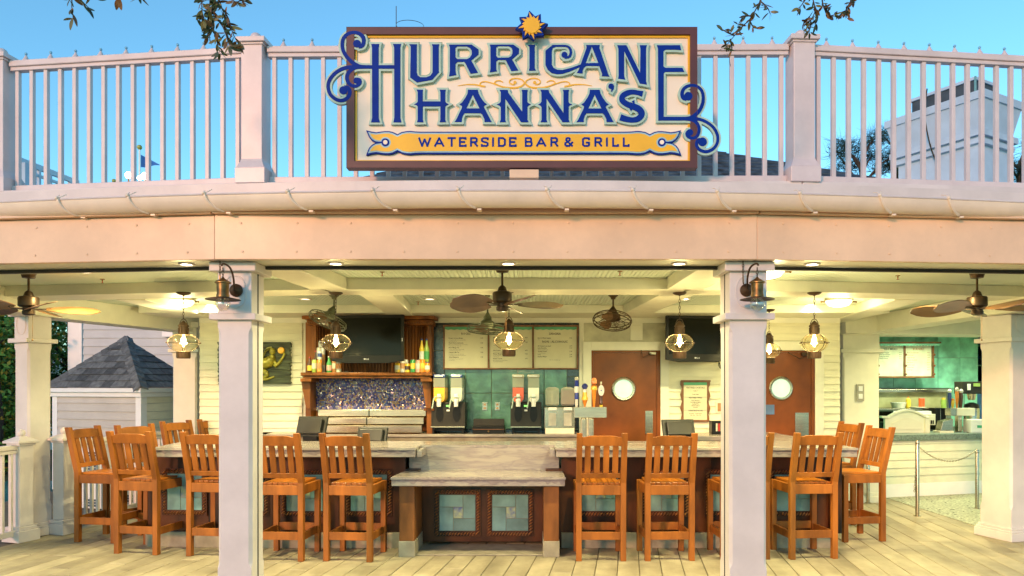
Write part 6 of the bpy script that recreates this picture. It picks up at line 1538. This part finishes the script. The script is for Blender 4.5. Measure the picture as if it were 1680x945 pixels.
for (sx, sy) in ((-1, -1), (1, -1)):
    a = Vector((sx * ox, sy * oy, e)); b = Vector((0, 0, ap))
    for k in range(10):
        p = a.lerp(b, k / 10); q = a.lerp(b, (k + 1.25) / 10); d = (q - p).normalized(); s1 = Vector((1, 0, 0)) * -sx; n1 = d.cross(Vector((0, 0, 1))).normalized(); upv = Vector((0, 0, .034))
        dn = Vector((0, 0, -.05)); h = .12
        sideA = (Vector((-sx, 0, 0)) - d * Vector((-sx, 0, 0)).dot(d)).normalized() * h; sideB = (Vector((0, -sy, 0)) - d * Vector((0, -sy, 0)).dot(d)).normalized() * h
        MB().add([p + upv, q + upv * .6, q + sideA + Vector((0, 0, .012)), p + sideA + Vector((0, 0, .02)), q + sideB + Vector((0, 0, .012)), p + sideB + Vector((0, 0, .02)), p, p + sideA, p + sideB],
                 [(0, 1, 2, 3), (1, 0, 5, 4), (3, 7, 6, 0), (0, 6, 8, 5)]).build('ridge_shingle', shm, roof, world=False)
gb_ = thing('siding_building', 'tall grey clapboard building beyond the kiosk with a white corner board', 'building', (X(127, 14.5), 14.5, 0))
xa = X(113, 14.5) - gb_.location.x
siding(gb_, xa + .28, 5.2, .3, 3.6, .165, gsiding); B(xa, xa + .28, -.04, .10, 0, 3.7).build('corner_board', wh, gb_, world=False, bevel=.006); B(xa + .02, 5.2, .013, 3.0, 0, 3.6).build('core', gsiding, gb_, world=False)
B(1.75, 2.35, -.16, -.02, 2.62, 2.86).build('meter_box', wh, gb_, world=False, bevel=.01)
MB().add([(xa - .3, -.4, 3.6), (5.6, -.4, 3.6), (5.6, 3.4, 3.6), (xa - .3, 3.4, 3.6), (xa + 1.5, 1.5, 4.3), (5.6, 1.5, 4.3)], [(0, 1, 5, 4), (1, 2, 5), (2, 3, 4, 5), (3, 0, 4), (3, 2, 1, 0)]).build('roof', shm, gb_, world=False)
lv = mat('dark louvre', (.05, .09, .12), .5)
for k, (px, y) in enumerate(((138, 9.9), (196, 10.3), (240, 10.7))):
    t = thing('louvred_box', ('louvred white equipment box behind the newel post', 'louvred white equipment box behind the leftmost chair', 'louvred white equipment box behind the second chair')[k], 'equipment box', (X(px, y), y, 0), R(-12), 'louvred equipment boxes behind the railing')
    w_ = .27; B(-w_, w_, 0, .5, 0, .88).build('case', wh, t, world=False, bevel=.01)
    for a in (-.14, .13):
        for z in (.03, .38):
            n = 3 if z < .1 else 11
            for j in range(n): B(a - .09, a + .09, -.012, -.002, z + j * .036, z + j * .036 + .026).build('louvre', lv, t, world=False)
# pool water and far ground
pool = B(-30, -7.6, 6.5, 13, -.058, -.03).build('pool_water', mat('pool water', (.05, .32, .36), .08, var=.15, scale=2, bump=.3, bscale=5)); pool['kind'] = 'structure'
lawn = B(-60, -5, 13, 60, -.058, -.04).build('lawn', mat('lawn green', (.035, .07, .015), .9, var=.4, scale=8, bump=.6)); lawn['kind'] = 'structure'

# ================================================================ TREES
leafc = lambda n, c: mat(n, c, .6, var=.25, scale=3)
def leaf_cloud(m, c, r_, n, s_, nm=3, sq=(1, 1, 1)):
    for i in range(n):
        while True:
            v = Vector((random.uniform(-1, 1), random.uniform(-1, 1), random.uniform(-1, 1)))
            if .25 < v.length < 1: break
        p = Vector(c) + Vector((v.x * r_ * sq[0], v.y * r_ * sq[1], v.z * r_ * sq[2]))
        a = Vector((random.gauss(0, 1), random.gauss(0, 1), random.gauss(0, 1))).normalized(); b = a.orthogonal().normalized(); k = s_ * random.uniform(.6, 1.3)
        m.cur = random.choices(range(nm), [3, 3, 1.2][:nm])[0]
        m.add([p - a * k, p + b * k * .45, p + a * k, p - b * k * .45], [(0, 1, 2, 3)])
g1, g2, g3 = leafc('leaf dark green', (.065, .19, .025)), leafc('leaf green', (.13, .31, .04)), leafc('leaf yellow green', (.42, .32, .03))
bark = mat('bark', (.075, .055, .04), .9, var=.3, scale=12, stretch=(1, 1, .2), bump=.8)
def tree(label, x, y, h, r_, nclump, nleaf, ls, z0=None, sq=(1, 1, 1)):
    t = thing('tree', label, 'tree', (x, y, 0), 0, 'trees beyond the porch'); m = MB(); z0 = z0 if z0 is not None else h - r_ * 1.3
    m.tube([(0, 0, -.1), (.05, 0, h * .3), (-.04, .03, h * .6), (0, 0, h * .9)], [r_ * .10, r_ * .08, r_ * .055, r_ * .02], 10)
    cl = []
    for i in range(nclump):
        a = random.uniform(0, 2 * pi); e_ = random.uniform(-.9, .95); rr = r_ * .75 * math.sqrt(1 - e_ * e_) * random.uniform(.5, 1); c = Vector((rr * cos(a) * sq[0], rr * sin(a) * sq[1], h - r_ + e_ * r_ * .85 * sq[2])); cl.append(c)
        b0 = Vector((0, 0, max(h * .35, c.z - r_ * .7))); m.tube([b0, b0.lerp(c, .5) + Vector((0, 0, .1)), c], [r_ * .03, r_ * .02, r_ * .008], 5)
    m.build('trunk', bark, t, world=False, smooth=True)
    m = MB()
    for c in cl: leaf_cloud(m, c, r_ * random.uniform(.28, .42), nleaf, ls)
    m.build('crown', [g1, g2, g3], t, world=False)
tree('leafy tree at the left edge beyond the far left column', -11.5, 14.3, 4.3, 2.1, 44, 420, .055)
tree('leafy tree seen between the far left column and the siding building', -10.9, 18.0, 4.4, 2.1, 40, 420, .055)
tree('dense tree farther back at the left edge', -14.0, 18.5, 5.0, 3.0, 38, 320, .085)
tree('low dark bushy tree behind the pool at the left edge', -12.6, 15.8, 2.6, 1.6, 22, 200, .09)
for k, (x, y) in enumerate(((-10.9, 13.6), (-10.2, 13.9), (-11.7, 14.4))):
    t = thing('bare_trunk', ('slim bare trunk nearest the left edge', 'slim bare trunk beside the far left column', 'slim bare trunk behind the pool')[k], 'tree trunk', (x, y, 0), 0, 'slim trunks at the left edge'); MB().tube([(0, 0, -.1), (.06, 0, 1.0), (-.03, 0, 2.4)], [.10, .085, .06], 9).build('trunk', bark, t, world=False, smooth=True)
    m = MB(); leaf_cloud(m, (0, 0, 2.4), .7, 260, .08); leaf_cloud(m, (.1, 0, .35), .45, 160, .06); m.build('foliage', [g1, g2, g3], t, world=False)
fh = thing('white_shed', 'small white building glimpsed between trunks at the left edge', 'building', (X(18, 19), 19, 0)); B(-.7, 1.0, 0, 1.5, 0, 2.0).build('wall', wh, fh, world=False); MB().add([(-.8, -.1, 2.0), (1.1, -.1, 2.0), (1.1, 1.6, 2.0), (-.8, 1.6, 2.0), (-.8, .75, 2.6), (1.1, .75, 2.6)], [(0, 1, 5, 4), (2, 3, 4, 5), (3, 0, 4), (1, 2, 5), (3, 2, 1, 0)]).build('roof', wh, fh, world=False); B(.1, .6, -.02, -.001, .9, 1.6).build('window', lv, fh, world=False)
pn_ = leafc('pine needles', (.022, .045, .018))
def pine(label, x, y, tips):
    t = thing('pine_tree', label, 'tree', (x, y, 0), 0, 'pines behind the terrace'); m = MB(); c = Vector((0, 0, 2))
    m.tube([(0, 0, -.1), (0, 0, 4), (0.1, 0, tips[0][1] - .3)], [.22, .16, .05], 8)
    f = MB()
    for (dx, z, r_) in tips:
        p = Vector((dx, random.uniform(-.5, .5), z)); m.tube([(0.05, 0, z - .5 - abs(dx) * .3), (dx * .6, p.y * .5, z - .2), p], [.04, .025, .012], 5)
        for k in range(int(130 * r_ / .3)):
            d = Vector((random.gauss(0, 1), random.gauss(0, 1), random.gauss(.3, 1))).normalized(); q = p + Vector((random.uniform(-.5, .5), random.uniform(-.5, .5), random.uniform(-.3, .3))) * r_; s_ = d.orthogonal().normalized() * .010
            e_ = q + d * r_ * random.uniform(.5, 1); f.add([q - s_, q + s_, e_ + s_ * .3, e_ - s_ * .3], [(0, 1, 2, 3)])
    m.build('trunk', bark, t, world=False, smooth=True); f.build('crown', pn_, t, world=False)
y = 20; zt = lambda py: Z(py, y)
pine('thin pine seen through the right railing, left of the chimney tower', X(1410, y), y, [(X(u, y) - X(1410, y), zt(v), .42) for u, v in ((1437, 225), (1440, 250), (1405, 240), (1380, 240), (1420, 262), (1362, 262), (1446, 275), (1395, 268), (1425, 235), (1455, 262))])
pine('thin pine right behind the chimney tower', X(1466, y), y, [(X(u, y) - X(1466, y), zt(v), .45) for u, v in ((1464, 215), (1468, 245), (1458, 262), (1475, 255), (1462, 280))])
pine('thin pine at the right edge behind the tower', X(1668, y), y, [(X(u, y) - X(1668, y), zt(v), .42) for u, v in ((1662, 245), (1672, 262), (1665, 280), (1675, 240), (1668, 292))])
# ================================================================ ROOFS AND TOWER BEHIND THE TERRACE
rfm = mat('dark roof shingle', (.05, .075, .10), .8, var=.4, scale=5, bump=.6)
y = 15.0
hr = thing('hipped_roof_building', 'low building behind with a dark shingled hip roof', 'building', (0, 17, 0))
def Pz(px, py, yy): return Vector(P(px, py, yy))
rz0 = Z(312, y); rt = Z(236, 18)
L0, R0 = X(520, y), X(1560, y)
B(L0 + .4, R0 - .4, y + .4, 21, 0, rz0).build('wall', cream, hr)
apL, apR = Vector((X(800, 18), 18, rt)), Vector((X(1100, 18), 18, rt)); c0_, c1_, c2_, c3_ = Vector((L0, y, rz0)), Vector((R0, y, rz0)), Vector((R0, 21.3, rz0)), Vector((L0, 21.3, rz0))
m = MB()
def rows(a, b, c, d, n=13):
    for i in range(n):
        p, q = a.lerp(d, i / n), b.lerp(c, i / n); r_, s_ = a.lerp(d, (i + 1) / n), b.lerp(c, (i + 1) / n); up = Vector((0, 0, .025))
        m.add([p + up, q + up, s_, r_, p, q], [(0, 1, 2, 3), (0, 4, 5, 1)])
rows(c0_, c1_, apR, apL); rows(c1_, c2_, apR, apR); rows(c3_, c0_, apL, apL); rows(c2_, c3_, apL, apR)
m.build('roof', rfm, hr)
tow = thing('chimney_tower', 'square sky tinted white stucco chimney tower with flared cap behind the terrace', 'tower', (7.4, 12.0, 0))
stu = mat('sky tinted white stucco', (.44, .57, .70), .7, var=.06, scale=3, bump=.2)  # blue skylit shade of the white tower put into this colour
u_ = Vector((-.84, 1.48, 0)).normalized(); v_ = Vector((1.02, .64, 0)).normalized(); 
u_ = Vector((-.50, .866, 0)); v_ = Vector((.866, .50, 0)); C0 = Vector((7.4, 12.0, 0)); LU, LV = 1.72, 1.18
def tbox(nm, e0, z0, z1, e1=None, m_=stu, par=None):
    e1 = e0 if e1 is None else e1; vs = []
    for e_, z in ((e0, z0), (e1, z1)):
        for (a, b) in ((-e_, -e_), (LU + e_, -e_), (LU + e_, LV + e_), (-e_, LV + e_)): p = C0 + u_ * a + v_ * b; vs.append((p.x, p.y, z))
    return MB().add(vs, [(3, 2, 1, 0), (4, 5, 6, 7), (0, 4, 7, 3)[::-1], (1, 2, 6, 5)[::-1], (0, 1, 5, 4)[::-1], (2, 3, 7, 6)[::-1]]).build(nm, m_, par or tow)
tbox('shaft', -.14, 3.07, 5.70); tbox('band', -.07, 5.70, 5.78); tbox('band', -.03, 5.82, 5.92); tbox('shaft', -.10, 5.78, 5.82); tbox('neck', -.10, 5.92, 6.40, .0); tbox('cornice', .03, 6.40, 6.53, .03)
tbox('rail_box', -.30, 6.50, 6.85, m_=mat('dark mesh', (.05, .07, .09), .7)); tbox('top_rail', -.27, 6.85, 6.90); 
for a, b in ((-.0, 0), (LU, 0), (LU, LV), (0, LV)): p = C0 + u_ * (a + (.28 if a == 0 else -.28)) + v_ * (b + (.28 if b == 0 else -.28)); MB().lathe([(.02, 6.5), (.02, 6.9)], (p.x, p.y, 0), 6).build('rail_post', steel, tow)
p = C0 + u_ * 1.0 + v_ * .08; MB().tube(smooth_pts([p + Vector((0, 0, 6.9)), p + Vector((-.12, -.15, 6.4)), p + Vector((-.02, -.12, 5.9)), p + Vector((.18, -.12, 5.2)), p + Vector((-.1, -.12, 4.9)), p + Vector((.2, -.12, 4.5)), p + Vector((0, -.1, 4.2))], 5), .012, 6).build('cable', dkbronze, tow)
# far left: terrace rail end, lamps, flag
y = 16.0
t = thing('roof_rail', 'pale sloping railing seen low through the left terrace railing', 'railing', P(30, 300, y)); m = MB(); A_, B2 = Vector(P(20, 258, 13)), Vector(P(128, 300, y)); 
m.bar(A_, B2, .06, .10).bar(A_ - Vector((0, 0, .16)), B2 - Vector((0, 0, .16)), .04, .05); m.build('rail', stu, t)
for k in range(6): p = A_.lerp(B2, k / 6 + .02); B(p.x - .03, p.x + .03, p.y - .03, p.y + .03, p.z - 1.3, p.z - .05).build('baluster', stu, t)
B(A_.x - .15, A_.x + .3, A_.y - .1, A_.y + .2, A_.z - 1.5, A_.z - .12).build('rail_post', stu, t)
y = 18.0
t = thing('flag_pole', 'green ball topped pole with a pointed blue pennant', 'flag', (X(229, y), y, 0)); h = Z(243, y)
MB().lathe([(.03, 0), (.02, h)], n=8).build('pole', wh, t, world=False, smooth=True); MB().ball((0, 0, h + .02), .062, 12, 8).build('ball', mat('green gold ball', (.30, .33, .08), .3), t, world=False, smooth=True)
N = 8; vs = []
for i in range(N + 1):
    u = i / N; x = .03 + u * .56; vs += [(x, .05 * sin(u * 7), h - .16 - u * .30), (x, .05 * sin(u * 7), h - .47 + .05 * u)]
MB().add(vs, [(2 * i, 2 * i + 1, 2 * i + 3, 2 * i + 2) for i in range(N)]).build('pennant', mat('pennant blue', (.01, .12, .42), .7), t, world=False)
for k, (px, py, r_) in enumerate(((211, 287.5, .075), (238, 289, .085), (229, 292, .05))):
    t = thing('flood_lamp', ('lit flood lamp left of the flag pole', 'lit flood lamp right of the flag pole', 'small lit flood lamp at the foot of the flag')[k], 'lamp', P(px, py, 17.0), 0, 'lit flood lamps below the flag')
    MB().ball((0, 0, 0), r_, 14, 9).build('globe', mat('flood lamp glow', (1, 1, .8), .3, emit=(.95, 1.0, .72), estr=9), t, world=False, smooth=True); MB().lathe([(.02, -5), (.02, -r_)], n=6).build('stand', dkbronze, t, world=False)
t = thing('flag_pole', 'second pole whose green ball just shows above the terrace floor', 'pole', (X(187, y), y, 0)); h = Z(298, y); MB().lathe([(.03, 0), (.02, h)], n=8).build('pole', wh, t, world=False); MB().ball((0, 0, h + .02), .05, 12, 8).build('ball', _m['green gold ball'], t, world=False, smooth=True)
y = 16
t = thing('antenna', 'thin antenna mast above the sign frame', 'antenna', (X(650, y), y, 0)); MB().lathe([(.012, 5), (.008, Z(10, y))], n=6).build('mast', dkbronze, t, world=False); MB().tube([(.3 * cos(a) + .3, .3 * sin(a), Z(42, y) + .03 * sin(a)) for a in [2 * pi * i / 20 for i in range(20)]], .006, 4, close=True).build('hoop', dkbronze, t, world=False)

# ================================================================ OAK BRANCHES HANGING IN FROM ABOVE
ol = [mat('oak leaf olive', (.15, .14, .032), .5, var=.3, scale=40, rnd=.5), mat('oak leaf dark', (.045, .07, .02), .45, var=.3, scale=40, rnd=.4), mat('oak leaf bronze', (.24, .12, .04), .5, var=.3, scale=40, rnd=.3)]
lfm = []
for k in range(3):
    N = 7; vs = []; 
    for i in range(N):
        u = i / (N - 1); h = .34 * sin(pi * min(1, u * .93 + .03)) ** .8 * (1 - .15 * u); vs += [(u, -h / 2, -.05 * sin(pi * u) + .04 * h), (u, 0, -.05 * sin(pi * u) - .0), (u, h / 2, -.05 * sin(pi * u) + .04 * h)]
    fs = []
    for i in range(N - 1): o = 3 * i; fs += [(o, o + 3, o + 4, o + 1), (o + 1, o + 4, o + 5, o + 2)]
    me = bpy.data.meshes.new('leaf'); me.from_pydata(vs, [], fs); me.materials.append(ol[k]); me.polygons.foreach_set('use_smooth', [True] * len(me.polygons)); lfm.append(me)
def branch(label, y, twigs, nper, size, w_=(4, 3, 2)):
    base = P(*twigs[0][0], y); t = thing('oak_branch', label, 'branch', base); m = MB()
    for tw_ in twigs:
        pts_ = smooth_pts([Vector(P(u, v, y)) - Vector(base) + Vector((0, random.uniform(-.04, .04), 0)) for u, v in tw_], 5)
        m.tube(pts_, [.005 - .0035 * i / len(pts_) for i in range(len(pts_))], 5)
        L = sum((Vector(pts_[i + 1]) - Vector(pts_[i])).length for i in range(len(pts_) - 1)); n = max(3, int(L * nper))
        for i in range(n):
            u = (i + random.random() * .6) / n; k = min(len(pts_) - 2, int(u * (len(pts_) - 1))); p = Vector(pts_[k]).lerp(Vector(pts_[k + 1]), random.random()); d = (Vector(pts_[k + 1]) - Vector(pts_[k])).normalized()
            e_ = (d * .5 + Vector((random.gauss(0, .8), random.gauss(0, .6), random.gauss(-.25, .6)))).normalized()
            o = bpy.data.objects.new('leaf', random.choices(lfm, w_)[0]); col.objects.link(o); o.parent = t
            s_ = size * random.uniform(.65, 1.25); q = e_.to_track_quat('X', 'Z') @ Matrix.Rotation(random.uniform(0, 6.28), 3, 'X').to_quaternion()
            o.rotation_mode = 'QUATERNION'; o.rotation_quaternion = q; o.scale = (s_, s_ * 1.15, s_); o.location = p + e_ * .006
    m.build('twig', bark, t, world=False, kind='stuff')
branch('olive oak sprig hanging in at the top left corner', 4.4, [[(105, -45), (112, -12), (118, 12), (120, 32)], [(112, -30), (128, -5), (140, 8)], [(118, -30), (150, -8), (160, 2)], [(185, -45), (190, -20), (192, -4)], [(210, -42), (222, -18), (230, -4)]], 52, .066)
branch('thick cluster of olive oak leaves hanging over the left terrace post', 4.4, [[(345, -55), (352, -10), (350, 30), (356, 62), (362, 88)], [(345, -50), (330, -10), (328, 12), (335, 30)], [(360, -50), (375, -10), (388, 2), (398, -6)], [(352, 0), (372, 25), (382, 55), (388, 68)], [(345, 15), (333, 40), (345, 62)], [(355, 30), (366, 45), (378, 75), (385, 82)], [(350, -20), (342, 20), (348, 48)], [(352, -10), (364, 10), (368, 35)]], 95, .056)
branch('sparse oak sprig over the right end of the sign', 4.4, [[(1256, -45), (1250, -5), (1240, 15), (1228, 35), (1215, 48), (1198, 66), (1190, 78)], [(1248, 0), (1256, 18), (1262, 24)], [(1228, 35), (1236, 44), (1240, 50)], [(1205, 58), (1190, 56), (1186, 48)], [(1198, 64), (1202, 78), (1198, 90)], [(1232, 28), (1218, 30), (1212, 40)]], 85, .046, (2, 4, 3))
branch('dark oak sprig hanging over the right terrace post', 4.4, [[(1335, -50), (1332, -5), (1335, 20), (1328, 38), (1325, 58)], [(1345, -45), (1350, 0), (1352, 18), (1362, 24), (1380, 24), (1392, 10), (1400, -5)], [(1330, 25), (1318, 40), (1314, 52)], [(1335, 15), (1345, 26), (1336, 42)], [(1395, 5), (1404, -8), (1412, -6)], [(1330, -20), (1318, 4), (1312, 10)], [(1388, 12), (1392, 25)]], 85, .046, (2, 5, 2))

# kitchen and inner lights that the photograph shows lit
lamp('kitchen_light', (6.4, 11.75, 2.62), 85, None, 'SPOT', .15, (.90, 1.0, .62), 160)
lamp('kitchen_light', (7.2, 11.5, 2.62), 55, None, 'SPOT', .15, (.90, 1.0, .62), 160)
